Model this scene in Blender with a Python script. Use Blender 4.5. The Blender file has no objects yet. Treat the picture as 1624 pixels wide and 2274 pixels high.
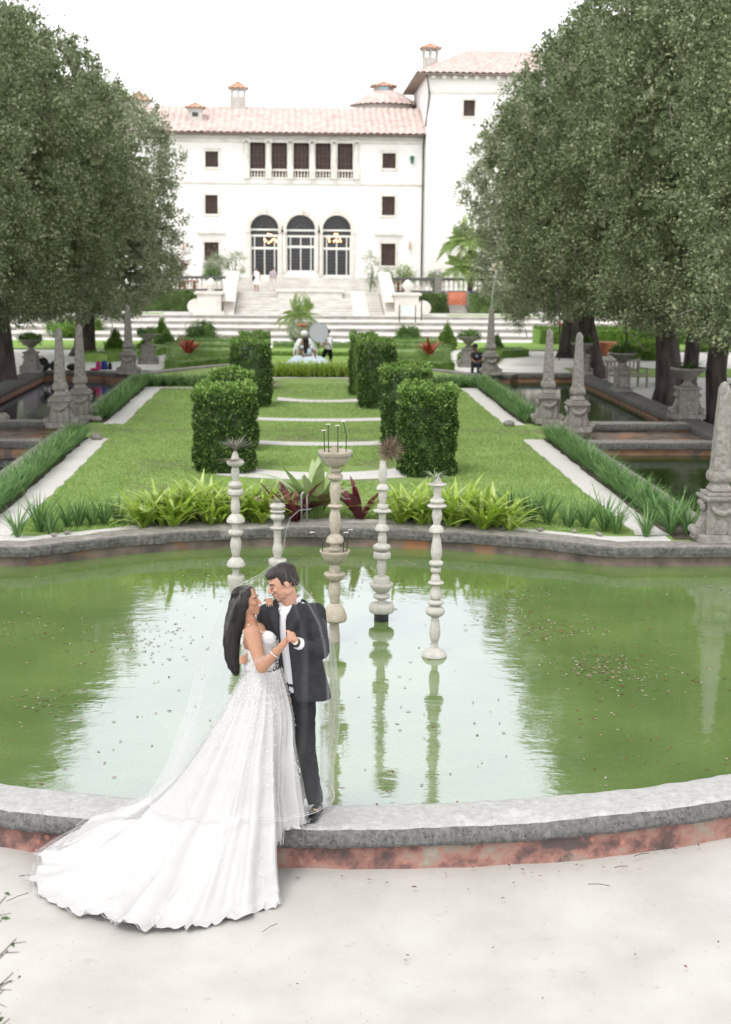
import bpy, bmesh, math, random
import numpy as np
from mathutils import Vector, Matrix
rad = math.radians; PI = math.pi
random.seed(7); RNG = np.random.default_rng(11)
C = bpy.context.scene.collection
# ---------------------------------------------------------------- camera model (pixel units of a 1624 x 2274 view of the photo)
FP = 3200.0; CXP, CYP = 812, 1137
PITCH = math.atan((CYP-563)/FP); ROLL = rad(-0.5); YAW = math.atan((CXP-660)/FP*math.cos(PITCH))
CAM = np.array([-0.390, 0.0, 4.31])
_f = np.array([math.sin(YAW)*math.cos(PITCH), math.cos(YAW)*math.cos(PITCH), -math.sin(PITCH)])
_r = np.array([math.cos(YAW), -math.sin(YAW), 0.0]); _u = np.cross(_r, _f)
RR = _r*math.cos(ROLL)-_u*math.sin(ROLL); UU = _u*math.cos(ROLL)+_r*math.sin(ROLL)
def ray(x, y): return _f + RR*(x-CXP)/FP - UU*(y-CYP)/FP
def G(x, y, z=0.0):            # photo point on the level plane z
    d = ray(x, y); t = (z-CAM[2])/d[2]; p = CAM+d*t; return float(p[0]), float(p[1]), float(z)
def P(x, y, Y):                # photo point at distance Y
    d = ray(x, y); t = (Y-CAM[1])/d[1]; p = CAM+d*t; return float(p[0]), float(Y), float(p[2])
# ---------------------------------------------------------------- tagging
ORG = {}
def tag(o, label=None, cat=None, group=None, kind=None):
    if label: o['label'] = label
    if cat: o['category'] = cat
    if group: o['group'] = group
    if kind: o['kind'] = kind
    return o
def thing(name, label, cat, loc=(0,0,0), group=None, rotz=0):
    o = bpy.data.objects.new(name, None); C.objects.link(o); o.location = loc; o.rotation_euler = (0,0,rotz)
    o.empty_display_size = .1
    tag(o, label, cat, group); ORG[o] = Vector(loc); return o
def kids(o): return [c for c in CH.get(o, [])]
CH = {}
def adopt(o, parent):
    o.parent = parent; CH.setdefault(parent, []).append(o)
def link(name, me, mats, parent=None, smooth=False, local=False, loc=None):
    o = bpy.data.objects.new(name, me); C.objects.link(o)
    for m in (mats if isinstance(mats, (list, tuple)) else [mats]): me.materials.append(m)
    if smooth:
        me.polygons.foreach_set('use_smooth', [True]*len(me.polygons))
    org = ORG.get(parent, Vector((0,0,0))) if parent else Vector((0,0,0))
    if loc is not None:
        o.location = Vector(loc); ORG[o] = org + Vector(loc)
    else:
        if not local and parent and org.length > 0:
            me.transform(Matrix.Translation(-org))
        ORG[o] = org
    if parent: adopt(o, parent)
    return o
def copy_tree(o, loc=None, rotz=None, scale=None, label=None, parent=None):
    c = o.copy(); C.objects.link(c)
    if parent is not None: adopt(c, parent)
    for ch in CH.get(o, []): copy_tree(ch, parent=c)
    if loc is not None: c.location = loc; ORG[c] = Vector(loc)
    else: ORG[c] = ORG[o]
    if rotz is not None: c.rotation_euler = (0,0,rotz)
    if scale is not None: c.scale = (scale,)*3 if isinstance(scale, (int, float)) else scale
    if label: c['label'] = label
    return c
# ---------------------------------------------------------------- mesh builders
def npmesh(V, F, name='m'):
    V = np.asarray(V, dtype=np.float32); F = np.asarray(F, dtype=np.int32)
    me = bpy.data.meshes.new(name); k = F.shape[1]
    me.vertices.add(len(V)); me.vertices.foreach_set('co', V.ravel())
    me.loops.add(F.size); me.loops.foreach_set('vertex_index', F.ravel())
    me.polygons.add(len(F)); me.polygons.foreach_set('loop_start', np.arange(len(F), dtype=np.int32)*k)
    me.polygons.foreach_set('loop_total', np.full(len(F), k, dtype=np.int32))
    me.update(calc_edges=True); return me
class MB:
    def __init__(s): s.v = []; s.f = []; s.m = []; s.mi = 0
    def add(s, vs, fs):
        b = len(s.v); s.v += [tuple(map(float, v)) for v in vs]; s.f += [tuple(i+b for i in f) for f in fs]; s.m += [s.mi]*len(fs); return s
    def box(s, c, d, rz=0, taper=1.0):
        x, y, z = c; a, b, h = d[0]/2, d[1]/2, d[2]/2; cr, sr = math.cos(rz), math.sin(rz); vs = []
        for zz, t in ((-h, 1), (h, taper)):
            for ux, uy in ((-1,-1),(1,-1),(1,1),(-1,1)):
                px, py = ux*a*t, uy*b*t; vs.append((x+px*cr-py*sr, y+px*sr+py*cr, z+zz))
        return s.add(vs, [(0,3,2,1),(4,5,6,7),(0,1,5,4),(1,2,6,5),(2,3,7,6),(3,0,4,7)])
    def b2(s, x0, x1, y0, y1, z0, z1): return s.box(((x0+x1)/2,(y0+y1)/2,(z0+z1)/2), (abs(x1-x0),abs(y1-y0),abs(z1-z0)))
    def lathe(s, prof, c=(0,0,0), n=24, cap=True, jit=0, sq=1.0):
        vs = []; fs = []; k = len(prof)
        for i, (r, z) in enumerate(prof):
            for j in range(n):
                a = 2*PI*(j+.5)/n; rr = r*(1+(random.uniform(-jit, jit) if jit else 0))
                vs.append((c[0]+rr*math.cos(a), c[1]+rr*math.sin(a)*sq, c[2]+z))
        for i in range(k-1):
            for j in range(n): j2 = (j+1) % n; fs.append((i*n+j, i*n+j2, (i+1)*n+j2, (i+1)*n+j))
        if cap: fs += [tuple(reversed(range(n))), tuple(range((k-1)*n, k*n))]
        return s.add(vs, fs)
    def tube(s, pts, r, n=8, cap=True):
        pts = [Vector(p) for p in pts]; rs = r if isinstance(r, (list, tuple)) else [r]*len(pts); vs = []; fs = []
        up = Vector((.13,.21,.97)).normalized(); prev = None
        for i, p in enumerate(pts):
            t = (pts[min(i+1, len(pts)-1)]-pts[max(i-1, 0)]).normalized()
            a = (t.cross(up) if prev is None else (prev - t*prev.dot(t)))
            if a.length < 1e-5: a = t.cross(Vector((1,0,0)))
            a.normalize(); prev = a; b = t.cross(a)
            for j in range(n):
                q = 2*PI*j/n; vs.append(p+(a*math.cos(q)+b*math.sin(q))*rs[i])
        for i in range(len(pts)-1):
            for j in range(n): j2 = (j+1) % n; fs.append((i*n+j, i*n+j2, (i+1)*n+j2, (i+1)*n+j))
        if cap: fs += [tuple(reversed(range(n))), tuple(range((len(pts)-1)*n, len(pts)*n))]
        return s.add(vs, fs)
    def prism(s, poly, z0, z1):      # poly in xy, any orientation
        n = len(poly); vs = [(x, y, z0) for x, y in poly]+[(x, y, z1) for x, y in poly]
        return s.add(vs, [tuple(reversed(range(n))), tuple(range(n, 2*n))]+[(i, (i+1) % n, n+(i+1) % n, n+i) for i in range(n)])
    def slab(s, poly, y0, y1):       # poly in xz, extruded along y
        n = len(poly); vs = [(x, y0, z) for x, z in poly]+[(x, y1, z) for x, z in poly]
        return s.add(vs, [tuple(range(n)), tuple(reversed(range(n, 2*n)))]+[((i+1) % n, i, n+i, n+(i+1) % n) for i in range(n)])
    def slabx(s, poly, x0, x1):      # poly in yz, extruded along x
        n = len(poly); vs = [(x0, y, z) for y, z in poly]+[(x1, y, z) for y, z in poly]
        return s.add(vs, [tuple(reversed(range(n))), tuple(range(n, 2*n))]+[(i, (i+1) % n, n+(i+1) % n, n+i) for i in range(n)])
    def ell(s, c, r, n=14, k=9, R=None):
        vs = []; fs = []
        for i in range(1, k):
            th = PI*i/k
            for j in range(n):
                a = 2*PI*j/n; v = Vector((r[0]*math.sin(th)*math.cos(a), r[1]*math.sin(th)*math.sin(a), r[2]*math.cos(th)))
                if R is not None: v = R @ v
                vs.append(v+Vector(c))
        t = Vector((0,0,r[2])); b = Vector((0,0,-r[2]))
        if R is not None: t = R @ t; b = R @ b
        vs += [t+Vector(c), b+Vector(c)]; T = len(vs)-2; B = T+1
        for i in range(k-2):
            for j in range(n): j2 = (j+1) % n; fs.append((i*n+j, (i+1)*n+j, (i+1)*n+j2, i*n+j2))
        for j in range(n): j2 = (j+1) % n; fs.append((T, j, j2)); fs.append((B, (k-2)*n+j2, (k-2)*n+j))
        return s.add(vs, fs)
    def capsule(s, a, b, ra, rb, n=12):
        a = Vector(a); b = Vector(b); d = (b-a); L = d.length; d.normalize(); pts = []; rs = []
        for q in (0.02, .3, .6, .85, 1): pts.append(a-d*ra*math.cos(q*PI/2)); rs.append(max(1e-4, ra*math.sin(q*PI/2)))
        for q in (1, .85, .6, .3, .02): pts.append(b+d*rb*math.cos(q*PI/2)); rs.append(max(1e-4, rb*math.sin(q*PI/2)))
        return s.tube(pts, rs, n)
    def build(s, name, mats, parent=None, smooth=False, local=False, loc=None, bevel=0, bseg=2):
        me = bpy.data.meshes.new(name); me.from_pydata(s.v, [], s.f)
        if any(s.m): me.polygons.foreach_set('material_index', s.m)
        me.update()
        o = link(name, me, mats, parent, smooth, local, loc)
        if bevel:
            b = o.modifiers.new('bevel', 'BEVEL'); b.width = bevel; b.segments = bseg; b.limit_method = 'ANGLE'; b.angle_limit = rad(40)
        return o
    def organic(s, name, mat, parent=None, voxel=.008, smooth=6, local=False, fac=.5):
        o = s.build(name, mat, parent, True, local)
        r = o.modifiers.new('remesh', 'REMESH'); r.mode = 'VOXEL'; r.voxel_size = voxel; r.use_smooth_shade = True
        if smooth:
            m = o.modifiers.new('smooth', 'SMOOTH'); m.iterations = smooth; m.factor = fac
        return o
def vnoise(p, f=1.0, seed=0):
    from mathutils import noise
    return noise.noise(Vector(p)*f+Vector((seed*13.7, seed*7.1, seed*3.3)))
def resample(pts, step):
    pts = [Vector(p) for p in pts]; out = [pts[0]]
    for a, b in zip(pts, pts[1:]):
        n = max(1, int((b-a).length/step)); out += [a.lerp(b, i/n) for i in range(1, n+1)]
    return out
def sweep(mb, path, sec, amp=0.0, freq=6, seed=0, closed_sec=True, mats=None):
    # path: xy points (to the right of travel = +offset); sec: (offset, z) list
    pts = [Vector((p[0], p[1], 0)) for p in path]; n = len(sec); vs = []; fs = []; ms = []
    for i, p in enumerate(pts):
        t = (pts[min(i+1, len(pts)-1)]-pts[max(i-1, 0)]).normalized(); nr = Vector((t.y, -t.x, 0))
        for (o, z) in sec:
            q = p+nr*o+Vector((0, 0, z))
            if amp: q = q+Vector((vnoise(q, freq, seed), vnoise(q, freq, seed+1), vnoise(q, freq, seed+2)*.6))*amp + Vector((0,0,vnoise(q, 1.3, seed+5)*amp*.6))
            vs.append(q)
    m = n if closed_sec else n-1
    for i in range(len(pts)-1):
        for j in range(m):
            j2 = (j+1) % n; fs.append((i*n+j, (i+1)*n+j, (i+1)*n+j2, i*n+j2)); ms.append(mats[j] if mats else 0)
    if closed_sec: fs += [tuple(range(n)), tuple(reversed(range((len(pts)-1)*n, len(pts)*n)))]; ms += [0, 0]
    b = len(mb.v); mb.add(vs, fs); mb.m[-len(fs):] = ms
    return mb
def grid(nu, nv, fn, close_u=False):
    V = np.array([fn(i/(nu if close_u else nu-1), j/(nv-1)) for j in range(nv) for i in range(nu)])
    F = []
    for j in range(nv-1):
        for i in range(nu if close_u else nu-1):
            i2 = (i+1) % nu; F.append((j*nu+i, j*nu+i2, (j+1)*nu+i2, (j+1)*nu+i))
    return V, np.array(F)
# leaf-like quads: points Pn, rough normals Nn
def leafquads(Pn, L, W, rng, Nn=None, up=0.0, fold=.25, flat=False):
    n = len(Pn); d = rng.normal(size=(n, 3)); d[:, 2] += up
    if flat: Nn = Nn/np.linalg.norm(Nn, axis=1)[:, None]; d = d-(d*Nn).sum(1)[:, None]*Nn+Nn*.25
    elif Nn is not None: d = d*.75+Nn*.9
    d /= np.linalg.norm(d, axis=1)[:, None]
    a = rng.normal(size=(n, 3)) if not flat else Nn+rng.normal(size=(n, 3))*.15; s = np.cross(d, a); s /= np.linalg.norm(s, axis=1)[:, None]; t = np.cross(s, d)
    Ls = (L*rng.uniform(.6, 1.25, n))[:, None]; Ws = (W*rng.uniform(.7, 1.2, n))[:, None]
    V = np.empty((n, 4, 3)); V[:, 0] = Pn; V[:, 1] = Pn+d*Ls*.5+s*Ws*.5+t*Ws*fold; V[:, 2] = Pn+d*Ls; V[:, 3] = Pn+d*Ls*.5-s*Ws*.5+t*Ws*fold
    F = np.arange(n*4).reshape(n, 4); return V.reshape(-1, 3), F
def merge(parts):
    Vs = []; Fs = []; b = 0
    for V, F in parts: Vs.append(V); Fs.append(F+b); b += len(V)
    return np.concatenate(Vs), np.concatenate(Fs)
# strap leaves: curved ribbons from bases, bending outwards
def straps(B, dirs, L, W, rng, seg=5, droop=.6, lift=1.2, taper=.9, fold=.0):
    n = len(B); out = []; dirs = dirs/np.maximum(np.linalg.norm(dirs, axis=1)[:, None], 1e-6)
    side = np.stack([-dirs[:, 1], dirs[:, 0], np.zeros(n)], 1); rows = []
    L = L*rng.uniform(.7, 1.2, n); dr = droop*rng.uniform(.4, 1.5, n); li = lift*rng.uniform(.75, 1.25, n)
    for k in range(seg+1):
        t = k/seg; out_ = (t*.75+t*t*dr*.5)[:, None] if False else (t*(.45)+t*t*dr*.6)[:, None]
        z = (li*t-dr*li*.62*t*t)
        p = B+dirs*(out_*L[:, None]); p = p.copy(); p[:, 2] += z*L*.8
        w = W*(1-(max(0, t-.35)/.65)**2*taper)*(.75 if k == 0 else 1)*.5
        ws = (w*rng.uniform(.95, 1.05, n))[:, None] if np.isscalar(w) else w[:, None]
        rows.append(p-side*ws); rows.append(p+side*ws)
    V = np.stack(rows, 1); m = 2*(seg+1); F = []
    base = np.arange(n)*m
    for k in range(seg): F.append(np.stack([base+2*k, base+2*k+1, base+2*k+3, base+2*k+2], 1))
    return V.reshape(-1, 3), np.concatenate(F)
# ---------------------------------------------------------------- materials
def nodes(m): m.use_nodes = True; return m.node_tree.nodes, m.node_tree.links
def ramp(N, stops):
    r = N.new('ShaderNodeValToRGB'); e = r.color_ramp.elements
    while len(e) < len(stops): e.new(.5)
    for el, (p, c) in zip(e, stops): el.position = p; el.color = (*c, 1) if len(c) == 3 else c
    return r
def tex(N, L, kind, scale, detail=4, coord='Object', stretch=None, rough=.55):
    tc = N.new('ShaderNodeTexCoord'); src = tc.outputs[coord]
    if coord == 'World':
        pass
    mp = N.new('ShaderNodeMapping'); L.new(src, mp.inputs[0])
    if stretch: mp.inputs['Scale'].default_value = stretch
    t = N.new('ShaderNodeTexNoise' if kind == 'noise' else 'ShaderNodeTexVoronoi'); t.inputs['Scale'].default_value = scale
    if kind == 'noise': t.inputs['Detail'].default_value = detail; t.inputs['Roughness'].default_value = rough
    L.new(mp.outputs[0], t.inputs['Vector']); return t
def mat(name, c1, c2=None, scale=3, rough=.7, bump=0.0, bscale=None, spec=.3, detail=6, lo=.35, hi=.65, mid=None, metallic=0, stretch=None, sheen=0, c3=None, s3=None, t3=.6):
    m = bpy.data.materials.new(name); N, L = nodes(m); b = N['Principled BSDF']
    b.inputs['Roughness'].default_value = rough; b.inputs['Specular IOR Level'].default_value = spec; b.inputs['Metallic'].default_value = metallic
    if sheen: b.inputs['Sheen Weight'].default_value = sheen
    col = None
    if c2 is None: b.inputs['Base Color'].default_value = (*c1, 1)
    else:
        t = tex(N, L, 'noise', scale, detail, stretch=stretch); st = [(lo, c1), (hi, c2)]
        if mid: st = [(lo, c1), ((lo+hi)/2, mid), (hi, c2)]
        r = ramp(N, st); L.new(t.outputs['Fac'], r.inputs[0]); col = r.outputs[0]
        if c3 is not None:
            t2 = tex(N, L, 'noise', s3 or scale*.37, 5); r2 = ramp(N, [(t3-.05, (0,0,0)), (t3+.05, (1,1,1))]); L.new(t2.outputs['Fac'], r2.inputs[0])
            mx = N.new('ShaderNodeMixRGB'); L.new(r2.outputs[0], mx.inputs[0]); L.new(col, mx.inputs[1]); mx.inputs[2].default_value = (*c3, 1); col = mx.outputs[0]
        L.new(col, b.inputs['Base Color'])
    if bump:
        t = tex(N, L, 'noise', bscale or scale*3, 8, rough=.65); bp = N.new('ShaderNodeBump'); bp.inputs['Strength'].default_value = .55; bp.inputs['Distance'].default_value = bump
        L.new(t.outputs['Fac'], bp.inputs['Height']); L.new(bp.outputs[0], b.inputs['Normal'])
    return m
def leafmat(name, c1, c2, c3=None, trans=.25, rough=.55, clump=1.2, rnd=.75, nz=1.3, off=-.52):
    m = bpy.data.materials.new(name); N, L = nodes(m); b = N['Principled BSDF']; b.inputs['Roughness'].default_value = rough; b.inputs['Specular IOR Level'].default_value = .35
    g = N.new('ShaderNodeNewGeometry'); st = [(0, c1), (1, c2)] if c3 is None else [(0, c1), (.55, c2), (1, c3)]
    t = tex(N, L, 'noise', clump, 3); ad = N.new('ShaderNodeMath'); ad.operation = 'MULTIPLY_ADD'
    L.new(t.outputs['Fac'], ad.inputs[0]); ad.inputs[1].default_value = nz
    mm = N.new('ShaderNodeMath'); mm.operation = 'MULTIPLY_ADD'; L.new(g.outputs['Random Per Island'], mm.inputs[0]); mm.inputs[1].default_value = rnd; mm.inputs[2].default_value = off
    L.new(mm.outputs[0], ad.inputs[2]); r = ramp(N, st); L.new(ad.outputs[0], r.inputs[0]); L.new(r.outputs[0], b.inputs['Base Color'])
    tr = N.new('ShaderNodeBsdfTranslucent'); L.new(r.outputs[0], tr.inputs[0]); mx = N.new('ShaderNodeMixShader'); mx.inputs[0].default_value = trans
    L.new(b.outputs[0], mx.inputs[1]); L.new(tr.outputs[0], mx.inputs[2]); L.new(mx.outputs[0], N['Material Output'].inputs[0]); return m
def sheer(name, color, alpha, edge=.5, rough=.8, zlow=None):
    # open-weave cloth: mostly holes seen face on, more thread seen edge on
    m = bpy.data.materials.new(name); N, L = nodes(m); N.remove(N['Principled BSDF'])
    d = N.new('ShaderNodeBsdfDiffuse'); d.inputs[0].default_value = (*color, 1); tl = N.new('ShaderNodeBsdfTranslucent'); tl.inputs[0].default_value = (*color, 1)
    mx = N.new('ShaderNodeMixShader'); mx.inputs[0].default_value = .5; L.new(d.outputs[0], mx.inputs[1]); L.new(tl.outputs[0], mx.inputs[2])
    tp = N.new('ShaderNodeBsdfTransparent'); lw = N.new('ShaderNodeLayerWeight'); lw.inputs[0].default_value = .35
    mr = N.new('ShaderNodeMapRange'); L.new(lw.outputs['Facing'], mr.inputs[0]); mr.inputs[3].default_value = alpha; mr.inputs[4].default_value = edge
    mr.inputs[1].default_value = .2; mr.inputs[2].default_value = 1
    if zlow:   # cloth gathers in more layers towards its trailing side and its hem
        gg = N.new('ShaderNodeNewGeometry'); sp = N.new('ShaderNodeSeparateXYZ'); L.new(gg.outputs['Position'], sp.inputs[0])
        zr = N.new('ShaderNodeMapRange'); L.new(sp.outputs['Z'], zr.inputs[0]); zr.inputs[1].default_value = 1.2; zr.inputs[2].default_value = .5; zr.inputs[3].default_value = alpha; zr.inputs[4].default_value = alpha+.07
        xr = N.new('ShaderNodeMapRange'); xr.interpolation_type = 'SMOOTHSTEP'; L.new(sp.outputs['X'], xr.inputs[0]); xr.inputs[1].default_value = -.92; xr.inputs[2].default_value = -1.20; xr.inputs[3].default_value = 0; xr.inputs[4].default_value = zlow
        ad = N.new('ShaderNodeMath'); ad.operation = 'ADD'; L.new(zr.outputs[0], ad.inputs[0]); L.new(xr.outputs[0], ad.inputs[1]); L.new(ad.outputs[0], mr.inputs[3])
    o = N.new('ShaderNodeMixShader'); L.new(mr.outputs[0], o.inputs[0]); L.new(tp.outputs[0], o.inputs[1]); L.new(mx.outputs[0], o.inputs[2]); L.new(o.outputs[0], N['Material Output'].inputs[0])
    return m
def skinmat(m):
    b = m.node_tree.nodes['Principled BSDF']; b.inputs['Subsurface Weight'].default_value = .12; b.inputs['Subsurface Radius'].default_value = (1, .35, .2); b.inputs['Subsurface Scale'].default_value = .01; return m
def rockmat(name, c1, c2, dark, light, s1=14, pits=38, dist=.02, stain=2.2, stain_t=.6):
    # weathered coral stone: grain, pits, cracks and stains
    m = bpy.data.materials.new(name); N, L = nodes(m); b = N['Principled BSDF']; b.inputs['Roughness'].default_value = .93; b.inputs['Specular IOR Level'].default_value = .2
    t = tex(N, L, 'noise', s1, 14, rough=.72); r = ramp(N, [(.34, c1), (.66, c2)]); L.new(t.outputs['Fac'], r.inputs[0])
    v = tex(N, L, 'voronoi', pits); pr = ramp(N, [(.08, (0,0,0)), (.30, (1,1,1))]); L.new(v.outputs['Distance'], pr.inputs[0])
    g = tex(N, L, 'noise', pits*.22, 6, rough=.6); gr = ramp(N, [(.50, (0,0,0)), (.60, (1,1,1))]); L.new(g.outputs['Fac'], gr.inputs[0])
    mx = N.new('ShaderNodeMixRGB'); mx.blend_type = 'LIGHTEN'; mx.inputs[0].default_value = 1; inv = N.new('ShaderNodeInvert'); L.new(gr.outputs[0], inv.inputs['Color']); L.new(pr.outputs[0], mx.inputs[1]); L.new(inv.outputs[0], mx.inputs[2])
    m1 = N.new('ShaderNodeMixRGB'); L.new(mx.outputs[0], m1.inputs[0]); m1.inputs[1].default_value = (*dark, 1); L.new(r.outputs[0], m1.inputs[2])
    st = tex(N, L, 'noise', stain, 10, rough=.7); sr = ramp(N, [(stain_t-.04, (0,0,0)), (stain_t+.05, (1,1,1))]); L.new(st.outputs['Fac'], sr.inputs[0])
    m2 = N.new('ShaderNodeMixRGB'); L.new(sr.outputs[0], m2.inputs[0]); L.new(m1.outputs[0], m2.inputs[1]); m2.inputs[2].default_value = (*light, 1); L.new(m2.outputs[0], b.inputs['Base Color'])
    h = N.new('ShaderNodeMath'); h.operation = 'MULTIPLY_ADD'; L.new(mx.outputs[0], h.inputs[0]); h.inputs[1].default_value = .5; L.new(t.outputs['Fac'], h.inputs[2])
    bp = N.new('ShaderNodeBump'); bp.inputs['Strength'].default_value = .8; bp.inputs['Distance'].default_value = dist; L.new(h.outputs[0], bp.inputs['Height']); L.new(bp.outputs[0], b.inputs['Normal']); return m
M = {}
M['stone'] = rockmat('weathered_limestone', (.17,.16,.145), (.37,.35,.32), (.07,.065,.06), (.42,.40,.36), 12, 26, .02, 2.5, .62)
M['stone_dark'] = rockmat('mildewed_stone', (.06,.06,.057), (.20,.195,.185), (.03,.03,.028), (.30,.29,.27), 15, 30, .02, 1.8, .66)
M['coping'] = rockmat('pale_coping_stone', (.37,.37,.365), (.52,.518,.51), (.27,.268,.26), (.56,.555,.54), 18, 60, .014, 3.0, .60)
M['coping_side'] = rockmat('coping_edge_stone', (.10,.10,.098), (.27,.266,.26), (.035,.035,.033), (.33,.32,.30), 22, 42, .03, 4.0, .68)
M['fountain'] = rockmat('carved_white_stone', (.41,.395,.355), (.57,.555,.515), (.26,.245,.21), (.60,.59,.56), 16, 70, .006, 5, .60)
M['pit'] = None
M['fountain_warm'] = rockmat('aged_cream_stone', (.33,.29,.225), (.50,.455,.38), (.20,.17,.13), (.52,.49,.43), 14, 60, .008, 4, .60)
M['white_stucco'] = mat('white_stucco', (.78,.76,.73), (.86,.85,.83), .6, .9)
M['trim'] = mat('pale_coral_stone_trim', (.60,.57,.52), (.76,.73,.68), 1.5, .9)
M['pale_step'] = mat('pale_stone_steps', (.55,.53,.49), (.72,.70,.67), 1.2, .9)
M['sand'] = mat('pale_raked_sand', (.465,.45,.425), (.545,.53,.505), 1.6, .95, .006, 70, detail=14, c3=(.44,.425,.395), s3=5.0, t3=.70)
M['gravel'] = mat('white_gravel', (.56,.545,.52), (.74,.725,.70), 30, .95, .02, 60)
M['gravel_near'] = M['gravel']
M['lawn'] = mat('mown_lawn', (.19,.29,.075), (.27,.385,.12), 14, .95, .03, 70, c3=(.20,.22,.11), s3=.5, t3=.62, detail=10)
M['outer_lawn'] = mat('bright_lawn', (.17,.30,.06), (.28,.42,.10), 6, .95, .02, 50)
M['soil'] = mat('damp_soil', (.05,.04,.03), (.12,.1,.08), 8, .95, .02)
M['terracotta'] = mat('terracotta', (.42,.16,.08), (.60,.25,.13), 5, .85)
M['coral_paint'] = mat('coral_plaster', (.55,.17,.10), (.72,.27,.18), 2, .9)
M['shutter'] = mat('brown_shutter', (.055,.035,.03), (.10,.065,.055), 8, .6)
M['glass_dark'] = mat('dark_window_glass', (.018,.018,.02), rough=.15, spec=.5)
M['metal_dark'] = mat('dark_pipe', (.02,.025,.02), rough=.45, spec=.5)
M['metal_grey'] = mat('galvanised_pipe', (.4,.41,.42), rough=.35, metallic=.7)
M['twig'] = mat('pale_grey_twigs', (.16,.14,.12), (.32,.29,.25), 6, .9)
M['bark'] = mat('oak_bark', (.035,.028,.024), (.11,.09,.08), 5, .95, .05, 12, stretch=(1,1,.25))
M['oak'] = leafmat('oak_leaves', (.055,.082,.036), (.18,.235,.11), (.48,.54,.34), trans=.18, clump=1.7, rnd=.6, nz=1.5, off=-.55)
M['oak_glare_pale'] = leafmat('glare_paled_oak_leaves', (.12,.15,.08), (.30,.345,.21), (.53,.57,.42), trans=.2, clump=1.3, rnd=.6, nz=1.5, off=-.52)  # greyer, lighter oak leaves: veiling glare over distance put into the colour
M['hedge'] = leafmat('clipped_hedge_leaves', (.018,.042,.010), (.06,.12,.028), (.20,.32,.08), trans=.2, clump=7, rough=.35)
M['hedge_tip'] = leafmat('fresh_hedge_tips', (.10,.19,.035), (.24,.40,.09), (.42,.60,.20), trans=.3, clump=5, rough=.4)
M['box'] = leafmat('box_leaves', (.08,.16,.04), (.16,.28,.075), (.30,.44,.15), trans=.2, clump=1.5)
M['conifer'] = leafmat('conifer_sprays', (.07,.14,.02), (.15,.27,.045), (.26,.42,.09), trans=.2, clump=3)
M['iris'] = leafmat('strap_grass_blades', (.065,.15,.05), (.14,.27,.085), (.30,.46,.18), trans=.3, clump=3)
M['brome'] = leafmat('lime_strap_leaves', (.17,.29,.03), (.36,.51,.06), (.60,.68,.30), trans=.35, clump=4, rough=.35)
M['brome_red'] = leafmat('burgundy_strap_leaves', (.08,.016,.022), (.20,.045,.058), (.38,.17,.18), trans=.3, clump=4, rough=.3)
M['brome_scarlet'] = leafmat('scarlet_strap_leaves', (.25,.03,.03), (.45,.08,.06), (.6,.2,.15), trans=.3, clump=4)
M['brome_big'] = leafmat('grey_green_broad_leaves', (.12,.22,.06), (.27,.40,.13), (.42,.50,.28), trans=.3, clump=5, rough=.35)
M['palm'] = leafmat('palm_leaflets', (.15,.24,.06), (.28,.40,.12), (.48,.58,.24), trans=.35, clump=2)
M['pale_leaf'] = leafmat('olive_green_leaves', (.22,.28,.16), (.36,.42,.28), (.5,.55,.42), trans=.3, clump=2)
M['air'] = leafmat('silvery_air_plant', (.12,.11,.09), (.26,.25,.2), (.4,.4,.33), trans=.2, clump=5)
M['dry'] = leafmat('dry_brown_stems', (.12,.08,.06), (.24,.17,.13), (.33,.26,.2), trans=.2, clump=5)
M['skin_w'] = mat('warm_brown_skin', (.38,.195,.12), (.44,.235,.15), 6, .5, spec=.35)
M['skin_m'] = mat('light_skin', (.50,.27,.185), (.56,.32,.23), 6, .5, spec=.35)
M['skin_d'] = mat('brown_skin', (.22,.11,.07), rough=.55)
skinmat(M['skin_w']); skinmat(M['skin_m'])
M['lips'] = mat('rose_lips', (.30,.09,.08), rough=.4)
M['hair'] = mat('black_hair', (.008,.006,.006), (.020,.016,.015), 30, .42, .004, 80, spec=.3, stretch=(1,1,.12))
M['hair_m'] = mat('dark_brown_hair', (.014,.011,.010), (.035,.028,.025), 30, .55, .004, 90, spec=.3, stretch=(1,1,.3))
M['beard'] = mat('short_stubble', (.36,.20,.145), (.46,.27,.20), 60, .8)
M['suit'] = mat('charcoal_suit_cloth', (.024,.025,.029), (.033,.034,.039), 25, .85, .004, 12, spec=.12)
M['trousers'] = mat('dark_trouser_cloth', (.012,.013,.015), (.020,.021,.024), 20, .85, .006, 9, spec=.12)
M['shirt'] = mat('white_shirt_cloth', (.74,.74,.78), rough=.8)
M['gown'] = mat('ivory_satin', (.57,.568,.565), (.61,.608,.605), 4, .65, .004, 90, sheen=.3)
M['lace'] = mat('ivory_lace', (.62,.618,.615), (.68,.678,.675), 60, .8, .003, 120)
M['tulle'] = sheer('gown_tulle', (.66,.66,.67), .16, .50)
M['veil'] = sheer('veil_tulle', (.80,.81,.82), .014, .30, zlow=.26)
M['black_leather'] = mat('black_leather', (.010,.010,.011), rough=.3, spec=.5)
M['gold'] = mat('gold', (.75,.5,.2), rough=.25, metallic=1)
M['silver'] = mat('silver', (.8,.8,.82), rough=.2, metallic=1)
M['white_plain'] = mat('matt_white', (.85,.85,.85), rough=.7)
M['black_cloth'] = mat('black_cloth', (.015,.015,.018), (.03,.03,.034), 10, .85)
SKYV = 1.0; EXPO = 0.35; SKYC = 7.0; SKY_LOW_BOOST = 1.75; SKY_TOP_GAIN = .8
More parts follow.
